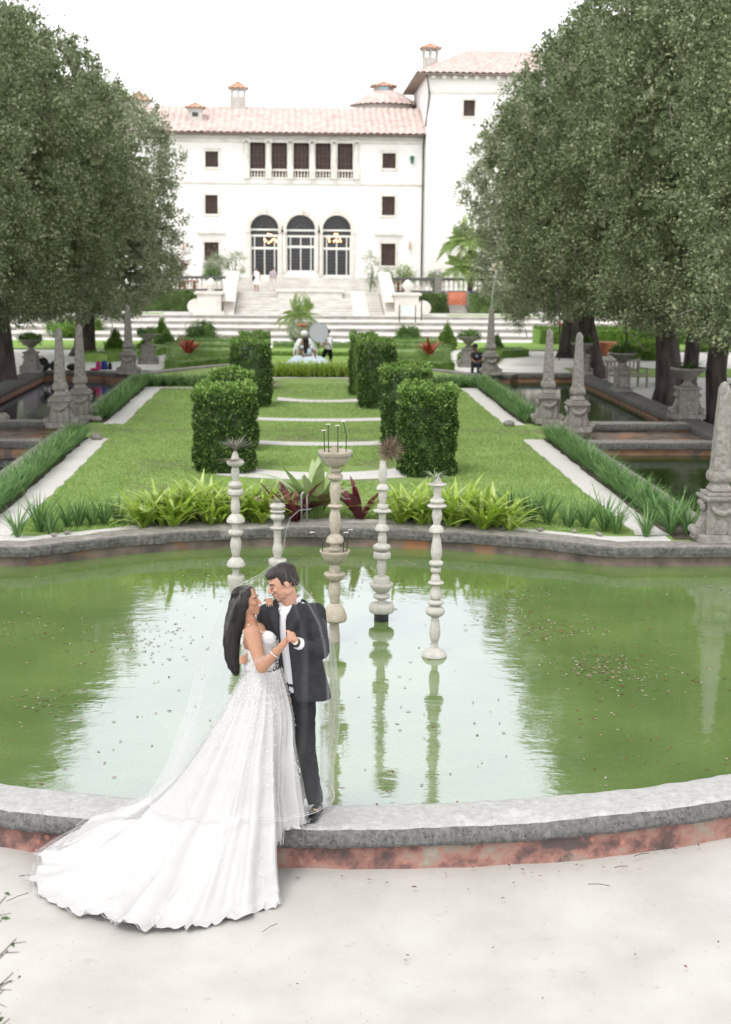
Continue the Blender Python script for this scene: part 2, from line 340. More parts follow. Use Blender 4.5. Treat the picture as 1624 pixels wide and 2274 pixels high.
# ================================================================= SETTING
def struct(o): o['kind'] = 'structure'; return o
def sheet(name, poly, z, m):
    me = bpy.data.meshes.new(name); me.from_pydata([(x, y, z) for x, y in poly], [], [tuple(range(len(poly)))]); me.update()
    return struct(link(name, me, m))
ACX, ACY = .05, 17.5
def arc(R, a0, a1, n): return [(ACX+R*math.sin(rad(a0+(a1-a0)*i/n)), ACY-R*math.cos(rad(a0+(a1-a0)*i/n))) for i in range(n+1)]
# near ground: gently uneven raked sand in front of the pool
def sandpt(u, v):
    x = -9+18*u; y = -3+13.6*v; d = ACY-math.sqrt(max(0, 8.0**2-(x-ACX)**2)) if abs(x-ACX) < 8 else ACY
    z = .022*vnoise((x, y, 0), .7, 2)+.013*vnoise((x, y, 0), 2.6, 4)+.02*math.exp(-abs(y-d)*3)*(1+vnoise((x, 0, 0), 1.5, 9))
    return (x, y, z+.008)
V, F = grid(140, 110, sandpt)
sd = struct(link('sand_ground', npmesh(V, F), M['sand'], smooth=True))
def ringsheet(name, x0, x1, y0, y1, z, m): return sheet(name, [(x0, y0), (x1, y0), (x1, y1), (x0, y1)], z, m)
ringsheet('ground', -400, 400, -60, 900, -.03, mat('pale_ground', (.60,.58,.54), (.70,.685,.65), .5, .95))
# ---------------- water
def watermat(name, deep, algae, murk):
    m = bpy.data.materials.new(name); N, L = nodes(m); N.remove(N['Principled BSDF'])
    t = tex(N, L, 'noise', .55, 6); r = ramp(N, [(.35, deep), (.62, algae)]); L.new(t.outputs['Fac'], r.inputs[0])
    t2 = tex(N, L, 'noise', 26, 4); mx = N.new('ShaderNodeMixRGB'); mx.blend_type = 'OVERLAY'; mx.inputs[0].default_value = .25; L.new(r.outputs[0], mx.inputs[1]); L.new(t2.outputs['Fac'], mx.inputs[2])
    d = N.new('ShaderNodeBsdfDiffuse'); L.new(mx.outputs[0], d.inputs[0])
    g = N.new('ShaderNodeBsdfGlossy'); g.inputs['Roughness'].default_value = .045; g.inputs[0].default_value = (.86,.86,1,1)
    fr = N.new('ShaderNodeFresnel'); fr.inputs[0].default_value = murk
    w1 = tex(N, L, 'noise', 2.2, 3, stretch=(1,1.6,1)); w2 = tex(N, L, 'noise', 16, 2, stretch=(1,1.6,1)); ad = N.new('ShaderNodeMath'); ad.operation = 'MULTIPLY_ADD'
    L.new(w2.outputs['Fac'], ad.inputs[0]); ad.inputs[1].default_value = .10; L.new(w1.outputs['Fac'], ad.inputs[2])
    bp = N.new('ShaderNodeBump'); bp.inputs['Strength'].default_value = 1; bp.inputs['Distance'].default_value = .0035; L.new(ad.outputs[0], bp.inputs['Height'])
    L.new(bp.outputs[0], g.inputs['Normal'])
    o = N.new('ShaderNodeMixShader'); L.new(fr.outputs[0], o.inputs[0]); L.new(d.outputs[0], o.inputs[1]); L.new(g.outputs[0], o.inputs[2]); L.new(o.outputs[0], N['Material Output'].inputs[0]); return m
M['water'] = watermat('algae_green_water', (.115,.185,.052), (.165,.245,.070), 3.4)
M['water_dark'] = watermat('dark_green_water', (.02,.04,.006), (.04,.07,.012), 1.7)
pool = arc(7.75, -76, 76, 60)
sheet('water', pool+[(8.2, 19.6), (-8.2, 19.6)], .08, M['water'])
sheet('water', [(-5.0, 19.6), (5.0, 19.6), (3.2, 20.4), (1.2, 20.9), (-1.2, 20.9), (-3.2, 20.4)], .08, M['water'])
for s in (-1, 1):
    sheet('canal_water', [(s*5.4, 19.65), (s*9.1, 19.65), (s*9.1, 31), (s*5.4, 31)], .084, M['water_dark'])
    sheet('canal_water', [(s*5.4, 34), (s*9.1, 34), (s*9.1, 48.4), (s*5.4, 48.4)], .088, M['water_dark'])
# ---------------- near pool wall
near = arc(8.0, -76, 76, 800)
tw = thing('pool_wall', 'low curved wall of red plaster under a pale stone coping in the foreground', 'wall', (ACX, ACY-8, 0))
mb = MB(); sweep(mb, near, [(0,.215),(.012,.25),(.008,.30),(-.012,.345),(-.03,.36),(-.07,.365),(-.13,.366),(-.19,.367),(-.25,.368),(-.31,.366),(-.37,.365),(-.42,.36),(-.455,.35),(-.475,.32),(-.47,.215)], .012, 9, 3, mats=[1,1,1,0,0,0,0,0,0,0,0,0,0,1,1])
for i_, v_ in enumerate(mb.v): e_ = (1 if v_[2] < .357 else .35); k_ = vnoise(v_, 24, 7)*.009*e_+vnoise(v_, 11, 8)*.010*e_; r_ = Vector((v_[0]-ACX, v_[1]-ACY, 0)).normalized(); mb.v[i_] = (v_[0]+r_.x*k_, v_[1]+r_.y*k_, v_[2]+k_*.3)
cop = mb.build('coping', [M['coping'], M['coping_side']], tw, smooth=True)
def redmat():
    m = bpy.data.materials.new('worn_red_plaster'); N, L = nodes(m); b = N['Principled BSDF']; b.inputs['Roughness'].default_value = .92
    t = tex(N, L, 'noise', 3.4, 10, rough=.68); r = ramp(N, [(.36, (.10,.075,.07)), (.43, (.19,.11,.10)), (.49, (.33,.17,.14)), (.555, (.40,.23,.19)), (.60, (.33,.27,.22)), (.68, (.40,.35,.29))]); L.new(t.outputs['Fac'], r.inputs[0])
    t2 = tex(N, L, 'noise', 1.1, 8, rough=.7); r2 = ramp(N, [(.56, (0,0,0)), (.60, (1,1,1))]); L.new(t2.outputs['Fac'], r2.inputs[0])
    mx = N.new('ShaderNodeMixRGB'); L.new(r2.outputs[0], mx.inputs[0]); L.new(r.outputs[0], mx.inputs[1]); mx.inputs[2].default_value = (.13,.10,.095,1)
    t3 = tex(N, L, 'voronoi', 7); r3 = ramp(N, [(.10, (1,1,1)), (.16, (0,0,0))]); L.new(t3.outputs['Distance'], r3.inputs[0])
    m3 = N.new('ShaderNodeMixRGB'); L.new(r3.outputs[0], m3.inputs[0]); L.new(mx.outputs[0], m3.inputs[1]); m3.inputs[2].default_value = (.50,.22,.17,1)
    L.new(m3.outputs[0], b.inputs['Base Color'])
    bp = N.new('ShaderNodeBump'); bp.inputs['Distance'].default_value = .02; L.new(t.outputs['Fac'], bp.inputs['Height']); L.new(bp.outputs[0], b.inputs['Normal']); return m
M['red'] = redmat()
mb = MB(); sweep(mb, near, [(-.075,-.25),(-.075,.0),(-.07,.10),(-.075,.2175),(-.42,.2175),(-.42,-.25)], .010, 4, 8)
mb.build('plaster_base', M['red'], tw, smooth=True)
# ---------------- far rim of the pool and garden island walls
def smooth_path(p, step=.12): return [(q.x, q.y) for q in resample([(a, b, 0) for a, b in p], step)]
farp = [(-9.4,19.3),(-4.05,19.28),(-3.35,19.75),(-2.7,20.12),(-1.96,20.42),(-1.2,20.58),(-.4,20.65),(.4,20.64),(1.2,20.50),(1.96,20.28),(2.7,19.98),(3.35,19.62),(3.95,19.22),(9.4,19.32)]
M['wall_brown'] = mat('damp_brown_plaster', (.10,.085,.075), (.24,.19,.155), 3, .95, .02, 16, c3=(.34,.17,.09), s3=1.2, t3=.62)
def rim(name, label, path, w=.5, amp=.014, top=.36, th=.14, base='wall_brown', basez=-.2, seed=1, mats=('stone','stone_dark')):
    t = thing(name, label, 'wall', (path[len(path)//2][0], path[len(path)//2][1], 0))
    mb = MB(); z0 = top-th
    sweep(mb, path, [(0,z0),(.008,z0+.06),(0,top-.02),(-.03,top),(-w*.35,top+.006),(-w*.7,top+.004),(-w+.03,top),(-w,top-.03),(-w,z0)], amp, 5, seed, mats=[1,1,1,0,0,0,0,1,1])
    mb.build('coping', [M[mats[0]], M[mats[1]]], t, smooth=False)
    mb = MB(); sweep(mb, path, [(-.06,basez),(-.06,z0+.002),(-w+.06,z0+.002),(-w+.06,basez)], .006, 3, seed+4)
    mb.build('plaster_base', M[base], t); return t
rim('pool_rim', 'long mildewed stone rim between the green pool and the lime bromeliads', smooth_path(farp), seed=2, amp=.02)
M['wall_orange'] = mat('orange_stained_plaster', (.20,.12,.08), (.42,.24,.15), 2, .95, .02, 10, c3=(.16,.13,.11), s3=2, t3=.6)
endp = [(-9.6,48.6),(-7,48.5),(-6.7,48.0),(-5.2,48.0),(-4.6,49.3),(-3.0,51.6),(-1.3,52.6),(0,52.8),(1.3,52.6),(3.0,51.6),(4.6,49.3),(5.2,48.0),(6.7,48.0),(7,48.5),(9.6,48.6)]
rim('garden_end_wall', 'low stone wall closing the far end of the lawn below the clipped parterre', smooth_path(endp, .3), w=.55, base='wall_orange', seed=5)
for s, nm in ((-1, 'left'), (1, 'right')):
    rim('canal_edge_wall', 'stone edge between the %s strip of grass and the canal' % nm, smooth_path([(s*5.85, 19.8), (s*5.85, 48.0)] if s > 0 else [(s*5.85+.5, 19.8), (s*5.85+.5, 48.0)], .3), w=.5, base='wall_orange', seed=7+s)
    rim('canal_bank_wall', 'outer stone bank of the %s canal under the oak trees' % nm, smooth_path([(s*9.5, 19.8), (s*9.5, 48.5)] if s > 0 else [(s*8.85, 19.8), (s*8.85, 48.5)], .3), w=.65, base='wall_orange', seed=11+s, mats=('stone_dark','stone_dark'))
    pth = [(-8.85, 30.4), (-5.85, 30.4)] if s < 0 else [(5.85, 30.4), (8.85, 30.4)]
    rim('canal_dam', 'lower stone dam crossing the %s canal with a red plaster face' % nm, smooth_path(pth, .3), w=.55, base='wall_orange', seed=15+s)
    pth = [(a, 33.5) for a, b in pth]
    rim('canal_dam', 'upper stone dam crossing the %s canal behind the lower one' % nm, smooth_path(pth, .3), w=.6, top=.40, base='wall_brown', seed=19+s)
    ringsheet('canal_floor', s*5.6, s*9.0, 30.9, 33.6, .20, M['wall_brown'])
# ---------------- lawn island
def lawnmat():
    m = M['lawn'].copy(); m.name = 'worn_lawn'; N, L = m.node_tree.nodes, m.node_tree.links; b = N['Principled BSDF']
    src = b.inputs['Base Color'].links[0].from_socket
    tc = N.new('ShaderNodeTexCoord'); sp = N.new('ShaderNodeSeparateXYZ'); L.new(tc.outputs['Object'], sp.inputs[0])
    def band(sock, c, w):
        a = N.new('ShaderNodeMath'); a.operation = 'SUBTRACT'; L.new(sock, a.inputs[0]); a.inputs[1].default_value = c
        q = N.new('ShaderNodeMath'); q.operation = 'ABSOLUTE'; L.new(a.outputs[0], q.inputs[0])
        r = N.new('ShaderNodeMapRange'); L.new(q.outputs[0], r.inputs[0]); r.inputs[1].default_value = 0; r.inputs[2].default_value = w; r.inputs[3].default_value = 1; r.inputs[4].default_value = 0; return r.outputs[0]
    y = band(sp.outputs['Y'], 32.7, 1.5); n = tex(N, L, 'noise', 2.3, 8, rough=.7)
    mu = N.new('ShaderNodeMath'); mu.operation = 'MULTIPLY'; L.new(y, mu.inputs[0]); L.new(n.outputs['Fac'], mu.inputs[1])
    r = ramp(N, [(.26, (0,0,0)), (.52, (.7,.7,.7))]); L.new(mu.outputs[0], r.inputs[0])
    mx = N.new('ShaderNodeMixRGB'); L.new(r.outputs[0], mx.inputs[0]); L.new(src, mx.inputs[1]); mx.inputs[2].default_value = (.17,.155,.11,1); L.new(mx.outputs[0], b.inputs['Base Color']); return m
M['lawn'] = lawnmat()
isl = [(-5.5,19.7),(-4.1,19.65),(-2.7,20.5),(-1.2,20.9),(1.2,20.8),(2.7,20.4),(3.95,19.6),(5.5,19.7),(5.5,48.3),(3.0,51.9),(-3.0,51.9),(-5.5,48.3)]
mb = MB().prism(isl, -.25, .32); lw = struct(mb.build('lawn', M['lawn']))
def rough_strip(name, x0, x1, y0, y1, z, m, j=.035, step=.35):
    ny = max(2, int((y1-y0)/step)); L_ = [(x0+random.uniform(-j, j), y0+(y1-y0)*i/ny) for i in range(ny+1)]; R_ = [(x1+random.uniform(-j, j), y0+(y1-y0)*i/ny) for i in range(ny, -1, -1)]
    return sheet(name, L_+R_, z, m)
for s in (-1, 1):
    a, b = (4.5, 4.98) if s > 0 else (-4.98, -4.5)
    rough_strip('gravel_strip', a, b, 20.3, 31.2, .326, M['gravel']); rough_strip('gravel_strip', a, b, 33.8, 42.8, .326, M['gravel'])
    rough_strip('planting_soil', s*5.35 if s < 0 else 4.96, -4.96 if s < 0 else 5.35, 20, 31.4, .330, M['soil']); rough_strip('planting_soil', s*5.35 if s < 0 else 4.96, -4.96 if s < 0 else 5.35, 34.2, 44.6, .330, M['soil'])
    ringsheet('gravel_strip', -4.98 if s < 0 else 2.2, -2.2 if s < 0 else 4.98, 42.8, 43.3, .334, M['gravel'])
    ringsheet('planting_soil', -5.3 if s < 0 else 2.2, -2.2 if s < 0 else 5.3, 43.3, 44.6, .336, M['soil'])
# gravel line behind the front planting and scalloped strips across the middle
front = []
for i in range(40):
    x = -4.9+9.8*i/39; front.append(x)
def fy(x):
    pts = farp; 
    for (a, b), (c, d) in zip(pts, pts[1:]):
        if a <= x <= c: return b+(d-b)*(x-a)/(c-a)
sheet('gravel_bed', [(x, fy(x)+.45) for x in front]+[(x, fy(x)+1.0+.1*vnoise((x,0,0),3)) for x in reversed(front)], .3262, M['gravel'])
def scallop(Y, x0, x1, w, sag, z=.326):
    n = 30; a = []; b = []
    for i in range(n+1):
        u = i/n; x = x0+(x1-x0)*u; s = sag*(1-(2*u-1)**2); j = .03*vnoise((x, Y, 0), 2.5)
        a.append((x, Y-s+j)); b.append((x, Y-s+w*(1-.35*math.sin(u*PI)*(1 if w > .8 else 0))+j*.5))
    return sheet('gravel_strip', a+b[::-1], z, M['gravel'])
scallop(26.0, -1.9, 2.0, 1.35, .55); scallop(30.4, -1.5, 1.7, .62, .35); scallop(34.8, -1.5, 1.7, .62, .3); scallop(39.5, -1.0, 1.6, 1.0, .5)
scallop(46.4, -1.7, 1.7, .5, -.3)
# ---------------- outer grounds beyond the island
def osheet(poly, z, m, name='outer_lawn'): return sheet(name, poly, z, m)
ringsheet('outer_lawn', -5.5, 5.5, 53.3, 66.5, .02, M['outer_lawn'])
ringsheet('outer_lawn', -34, -6.5, 65, 71.5, .016, M['outer_lawn']); ringsheet('outer_lawn', 6.5, 34, 66, 71.5, .016, M['outer_lawn'])
ringsheet('outer_lawn', 9.8, 34, 51.5, 55.5, .02, M['outer_lawn'])
M['path'] = mat('bleached_sand_path', (.66,.645,.61), (.76,.75,.72), 1, .95)
for s in (-1, 1): ringsheet('sand_path', s*9.45, s*60, 10, 64.6, .004, M['path'])
ringsheet('sand_path', -9.45, 9.45, 53.4, 66, .004, M['path']); ringsheet('sand_path', -60, 60, 66, 74, .003, M['path'])
# broad terraced steps
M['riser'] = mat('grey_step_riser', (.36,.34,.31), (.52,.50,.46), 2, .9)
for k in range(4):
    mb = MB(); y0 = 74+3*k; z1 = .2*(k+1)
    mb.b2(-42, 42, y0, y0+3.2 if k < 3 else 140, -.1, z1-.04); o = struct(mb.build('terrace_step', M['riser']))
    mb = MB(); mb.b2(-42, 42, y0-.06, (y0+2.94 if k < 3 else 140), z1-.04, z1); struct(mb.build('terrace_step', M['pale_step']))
ringsheet('outer_lawn', -34, -8.2, 83.6, 85.2, .806, M['outer_lawn']); ringsheet('outer_lawn', 8.2, 34, 83.6, 85.2, .806, M['outer_lawn'])
# upper terrace block
mb = MB(); mb.b2(-40, 40, 90.2, 140, .7, 1.9); struct(mb.build('terrace', M['pale_step']))

# short blades over the mown lawn
rg = np.random.default_rng(77); n = 130000; gx = rg.uniform(-4.9, 4.9, n); gy = 20.6+ (rg.uniform(0, 1, n)**1.5)*24
keep = gy > np.array([fy(x) for x in gx])+.95
for (ya, yb) in ((25.2, 27.1), (29.95, 30.95), (34.4, 35.35), (38.95, 40.3)): keep &= ~((gy > ya) & (gy < yb) & (np.abs(gx) < 1.9))
keep &= ~((np.abs(gx) > 4.45) & ((gy < 31.2) | (gy > 33.8)))
gp = np.stack([gx, gy, np.full(n, .325)], 1)[keep]; V, F = leafquads(gp, .045, .018, rg, None, up=2.0)
M['blade'] = leafmat('lawn_blades', (.22,.36,.09), (.34,.49,.15), (.48,.62,.26), trans=.3, clump=1.1)
tag(link('lawn_grass', npmesh(V, F), M['blade']), 'short mown grass blades covering the central lawn', 'grass', kind='stuff')

# tiny grit on the raked sand
rp = np.random.default_rng(5); mb = MB()
for _ in range(1500):
    x, y = rp.uniform(-3.2, 3.4), rp.uniform(5.6, 9.55); q = rp.uniform(.0015, .0035); mb.mi = int(rp.integers(0, 2)); mb.box((x, y, .012+.022*vnoise((x, y, 0), .7, 2)+.013*vnoise((x, y, 0), 2.6, 4)), (q*2, q*1.5, q), rp.uniform(0, 3), .6)
tag(mb.build('grit', [mat('dark_grit', (.34,.31,.28)), mat('pale_grit', (.62,.60,.56))]), 'fine dark and pale grit scattered over the sand', 'grit', kind='stuff')
# ================================================================= VILLA
YF = 97.0
def fx(x, y, Y=YF): p = P(x, y, Y); return p[0], p[2]
vl = thing('villa', 'large white stucco villa with pink tiled roof, five bay loggia and three arched doors', 'building', (-.2, YF, 1.9))
def opening(xa, ya, xb, yb, Y=YF):
    x0, z1 = fx(xa, ya, Y); x1, z0 = fx(xb, yb, Y); return [x0, x1, z0, z1]
def wallgrid(mb, X0, X1, Z0, Z1, ops, Y=YF, depth=.35):
    xs = sorted({X0, X1, *[v for o in ops for v in o[:2]]}); zs = sorted({Z0, Z1, *[v for o in ops for v in o[2:4]]})
    inside = lambda x, z: any(o[0] < x < o[1] and o[2] < z < o[3] for o in ops)
    for a, b in zip(xs, xs[1:]):
        for c, d in zip(zs, zs[1:]):
            if not inside((a+b)/2, (c+d)/2): mb.add([(a, Y, c), (b, Y, c), (b, Y, d), (a, Y, d)], [(0, 1, 2, 3)])
    for a, b, c, d in ops:
        mb.add([(a, Y, c), (b, Y, c), (b, Y, d), (a, Y, d), (a, Y+depth, c), (b, Y+depth, c), (b, Y+depth, d), (a, Y+depth, d)], [(0, 4, 5, 1), (1, 5, 6, 2), (2, 6, 7, 3), (3, 7, 4, 0)])
# windows (left column, right column) measured on the facade
wins = [opening(456,336,485,371), opening(456,433,484,475), opening(454,538,486,579), opening(850,340,879,374), opening(849,436,877,478), opening(847,541,878,590)]
log = [opening(a, 310, b, 375) for a, b in ((555,590),(603,638),(652,687),(701,735),(750,784))]
lz0 = min(o[2] for o in log); lz1 = max(o[3] for o in log); bz0 = fx(700, 398)[1]
for o in log: o[2] = bz0; o[3] = lz1
arch = []
for a, b, yb in ((556,619,615),(636,700,605),(717,779,615)):
    x0, z1 = fx(a, 477); x1, z0 = fx(b, yb); arch.append([x0, x1, z0, z1])
az1 = arch[1][3]
for o in arch: o[3] = az1
EAV = 11.93; X0, X1 = -22.0, 7.85
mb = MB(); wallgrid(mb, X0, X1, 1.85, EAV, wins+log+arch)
# spandrels of the arches
for a, b, c, d in arch:
    r = (b-a)/2; cx = (a+b)/2; zs = d-r; n = 16
    for k in range(n):
        t0 = PI*k/n; t1 = PI*(k+1)/n; p0 = (cx-r*math.cos(t0), zs+r*math.sin(t0)); p1 = (cx-r*math.cos(t1), zs+r*math.sin(t1))
        mb.add([(p0[0], YF+.002, p0[1]), (p1[0], YF+.002, p1[1]), (p1[0], YF+.002, d+.01), (p0[0], YF+.002, d+.01)], [(0,1,2,3)])
        mb.add([(p0[0], YF, p0[1]), (p1[0], YF, p1[1]), (p1[0], YF+.35, p1[1]), (p0[0], YF+.35, p0[1])], [(0,3,2,1)])
mb.add([(X0, YF, 1.85), (X0, YF+14, 1.85), (X0, YF+14, EAV), (X0, YF, EAV)], [(0,1,2,3)])
mb.build('wall', M['white_stucco'], vl)
# dark interior behind the openings
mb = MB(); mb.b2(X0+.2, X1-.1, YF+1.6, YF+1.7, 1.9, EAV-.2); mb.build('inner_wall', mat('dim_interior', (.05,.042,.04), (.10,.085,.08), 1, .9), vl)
# string courses and cornice
mb = MB(); z = fx(700, 405)[1]; mb.b2(X0, X1-.003, YF-.09, YF-.003, z-.14, z); mb.b2(X0, X1-.004, YF-.12, YF-.003, EAV-.55, EAV-.33); mb.b2(X0, X1-.003, YF-.16, YF-.003, 1.9, 2.2)
for k in range(3):
    x = -3.2+k*2.5
mb.build('string_course', M['trim'], vl, bevel=.02)
for o in wins:
    a, b, c, d = o; f = MB(); t = .16
    for q in ((a-t, b+t, d, d+t+.05), (a-t, b+t, c-t, c)): f.b2(q[0], q[1], YF-.07, YF+.05, q[2], q[3])
    f.b2(a-t, a, YF-.07, YF+.05, c, d); f.b2(b, b+t, YF-.07, YF+.05, c, d)
    if o is wins[2] or o is wins[5]: f.b2(a-.45, b+.45, YF-.22, YF-.003, d+.55, d+.75)
    wn = f.build('window', M['trim'], vl, bevel=.015)
    s = MB()
    for k in range(2):
        xa = a+.01+(b-a)/2*k; xb = xa+(b-a)/2-.03
        s.b2(xa, xb, YF+.16, YF+.20, c+.01, d-.01)
        for j in range(12): zz = c+.06+(d-c-.1)*j/12; s.box(((xa+xb)/2, YF+.15, zz), (xb-xa-.1, .03, .05))
    s.build('shutter', M['shutter'], wn)
# loggia
for i, o in enumerate(log):
    a, b, c, d = o; bl = MB(); bl.b2(a, b, YF-.10, YF+.12, lz0-.12, lz0); bl.b2(a, b, YF-.08, YF+.10, c, c+.10); lb = bl.build('loggia_balustrade', M['trim'], vl)
    for k in range(5):
        x = a+(b-a)*(k+.5)/5; h = lz0-.12-c-.10; m_ = MB().lathe([(.06,0),(.06,.05),(.035,.09),(.075,h*.35),(.03,h*.75),(.055,h-.05),(.055,h)], (x, YF, c+.10), 8); m_.build('baluster', M['trim'], lb, smooth=True)
    s = MB(); s.b2(a, b, YF+.42, YF+.46, c, d); sc_ = s.build('shade_screen', [M['shutter'], M['glass_dark']][i % 2 if i in (0,3,4) else 0] if False else M['shutter'], vl)
    g = MB()
    for k in range(1, 4): x = a+(b-a)*k/4; g.box((x, YF+.40, (c+d)/2), (.03, .03, d-c))
    for k in range(1, 5): g.box(((a+b)/2, YF+.40, c+(d-c)*k/5), (b-a, .025, .03))
    g.build('glazing_bar', mat('brown_bar', (.16,.12,.10)) if i == 0 else bpy.data.materials['brown_bar'], vl)
cxs = [(log[i][1]+log[i+1][0])/2 for i in range(4)]+[log[0][0]-.22, log[4][1]+.22]
for x in cxs:
    cb = MB(); z0 = bz0; h = lz1-z0
    cb.box((x, YF-.10, z0+.42), (.40, .34, .84)); cb.lathe([(.19,.84),(.19,.92),(.155,.97),(.15,h*.6),(.13,h-.35),(.15,h-.30)], (x, YF-.10, z0), 14)
    cb.box((x, YF-.10, z0+h-.08), (.44, .36, .12)); cl = cb.build('loggia_column', M['trim'], vl)
    c2 = MB()
    for s in (-1, 1): c2.tube([(x+s*.2, YF-.26, z0+h-.2), (x+s*.2, YF+.05, z0+h-.2)], .09, 10)
    c2.build('capital_scroll', M['trim'], cl)
# arched doors
M['frame_white'] = mat('white_painted_joinery', (.74,.74,.70), rough=.6)
for i, (a, b, c, d) in enumerate(arch):
    r = (b-a)/2; cx = (a+b)/2; zs = d-r; W = b-a; Yd = YF+.28
    surr = MB(); n = 18
    for k in range(n):
        t0 = PI*k/n; t1 = PI*(k+1)/n; q = []
        for rr in (r+.02, r+.30): q += [(cx-rr*math.cos(t0), zs+rr*math.sin(t0)), (cx-rr*math.cos(t1), zs+rr*math.sin(t1))]
        surr.slab([q[0], q[1], q[3], q[2]], YF-.08, YF-.004)
    surr.box((cx, YF-.10, d+.24), (.28, .2, .5)); 
    for s in (-1, 1): surr.box((cx+s*(r+.15), YF-.07, zs-.12), (.36, .16, .22)); surr.box((cx+s*(r+.15), YF-.05, (c+zs-.24)/2), (.24, .09, zs-.24-c))
    dr = surr.build('arched_door', M['trim'], vl)
    fm = MB(); th = .07
    zz = [zs-.03, zs-.52, zs-1.62 if False else c+(zs-c)*.60]
    fm.b2(a, b, Yd-.06, Yd+.06, zs-.10, zs+.02); fm.b2(a, b, Yd-.06, Yd+.06, zs-.50, zs-.36); fm.b2(a, b, Yd-.05, Yd+.05, c+(zs-c)*.60-.08, c+(zs-c)*.60+.08); fm.b2(a, b, Yd-.06, Yd+.06, c, c+.12)
    for f_ in (.0, .145, .5, .855, 1.0): fm.b2(a+W*f_-th*(1 if f_ > 0 else 0)*(.5 if f_ < 1 else 1), a+W*f_+th*(.5 if 0 < f_ < 1 else (1 if f_ == 0 else 0)), Yd-.04, Yd+.04, c, zs-.5)
    fm.build('door_frame', M['frame_white'], dr)
    br = MB()
    for k in range(1, 16): t = PI*k/16; br.tube([(cx-.25*math.cos(t), Yd, zs+.02+.25*math.sin(t)), (cx-(r)*math.cos(t), Yd, zs+.02+(r)*math.sin(t))], .014, 4)
    for q in (.25, r*.62): br.tube([(cx-q*math.cos(PI*k/14), Yd, zs+.02+q*math.sin(PI*k/14)) for k in range(15)], .014, 4)
    for k in range(1, 14): x = a+W*k/14; br.box((x, Yd-.005, (c+zs)/2), (.018, .02, zs-c-.1))
    for k in range(1, 13): br.box((cx, Yd-.005, c+(zs-c)*k/13), (W-.05, .02, .018))
    br.build('fan_grille', mat('iron_grille', (.12,.12,.125), rough=.5) if i == 0 else bpy.data.materials['iron_grille'], dr)
    gl = MB(); poly = [(a, c), (b, c)]+[(cx+r*math.cos(PI*k/16), zs+r*math.sin(PI*k/16)) for k in range(17)]; gl.slab(poly, Yd+.08, Yd+.10); gl.build('door_glass', M['glass_dark'], dr)
# string of warm lamp bulbs seen in the two outer doors
M['bulb'] = bpy.data.materials.new('lit_bulb'); N, L = nodes(M['bulb']); b = N['Principled BSDF']; b.inputs['Emission Color'].default_value = (1, .42, .12, 1); b.inputs['Emission Strength'].default_value = 5
bul = [(596,520),(602,521),(588,532),(591,535),(597,539),(602,536),(606,532),(613,533),(615,537),(731,530),(732,536),(744,520),(749,520),(746,533),(751,536),(755,531),(757,536),(742,536)]
for k, (x, y) in enumerate(bul):
    p = P(x, y, YF+.2); m_ = MB().ell(p, (.055,)*3, 8, 6); o = m_.build('lamp_bulb', M['bulb'], None, True); o.location = (0,0,0)
    tag(o, 'small lit orange bulb glowing in the left arched doorway' if k < 9 else 'small lit orange bulb glowing in the right arched doorway', 'light bulb', 'bulbs in the left arched door' if k < 9 else 'bulbs in the right arched door')
# tiled roofs
M['tile'] = mat('pink_clay_tiles', (.50,.38,.35), (.70,.57,.53), 2.5, .9, c3=(.60,.53,.50), s3=1.3, t3=.6, detail=8)
M['tile_o'] = mat('orange_clay_tiles', (.45,.25,.17), (.62,.42,.32), 3, .9)
M['chim'] = mat('cream_chimney_plaster', (.40,.385,.36), (.52,.50,.47), 1.5, .9)
def tiled(mb, p00, p10, p01, p11, pitch=.42, amp=.09, rows=18):
    # p00->p10 along the eave, p01->p11 along the ridge
    a, b, c, d = map(Vector, (p00, p10, p01, p11)); W = (b-a).length; n = max(4, int(W/pitch)); nn = (b-a).cross(c-a).normalized()
    if nn.z < 0: nn = -nn
    seg = 6; vs = []; fs = []; nx = n*seg+1
    for j in range(rows+1):
        t = j/rows
        for st in ((0,) if j in (0,) else (0,)):
            for i in range(nx):
                u = i/(n*seg); ph = (i % seg)/seg; p = a.lerp(b, u).lerp(c.lerp(d, u), t)
                h = amp*(abs(math.cos(ph*PI)))+(.03 if j % 2 else 0); vs.append(p+nn*h)
    for j in range(rows):
        for i in range(nx-1): fs.append((j*nx+i, j*nx+i+1, (j+1)*nx+i+1, (j+1)*nx+i))
    mb.add(vs, fs)
rx0 = -24; mb = MB(); ye = YF-.75; zr = fx(700, 240, 101.5)[1]
tiled(mb, (rx0, ye, EAV+.02), (8.05, ye, EAV+.02), (rx0, 101.5, zr), (8.05, 101.5, zr)); tiled(mb, (8.05, 106, EAV), (rx0, 106, EAV), (8.05, 101.5, zr), (rx0, 101.5, zr), rows=4)
rf = mb.build('roof', M['tile'], vl, smooth=False)
mb = MB(); mb.b2(rx0, 8.0, ye+.03, YF+.3, EAV-.08, EAV+.0); mb.build('eave_board', mat('dark_eave', (.16,.12,.10), rough=.8), vl)
mb = MB(); mb.b2(rx0, 7.9, YF-.02, YF+6, EAV-.2, EAV-.09); mb.build('ceiling', M['trim'], vl)
def pyr(mb, cx, cy, z, w, d, h, over=.18, n=5):
    a, b = w/2+over, d/2+over; top = (cx, cy, z+h)
    cs = [(cx-a, cy-b, z), (cx+a, cy-b, z), (cx+a, cy+b, z), (cx-a, cy+b, z)]
    for i in range(4): tiled(mb, cs[i], cs[(i+1) % 4], top, top, pitch=.3, amp=.06, rows=5)
    mb.add(cs, [(3,2,1,0)])
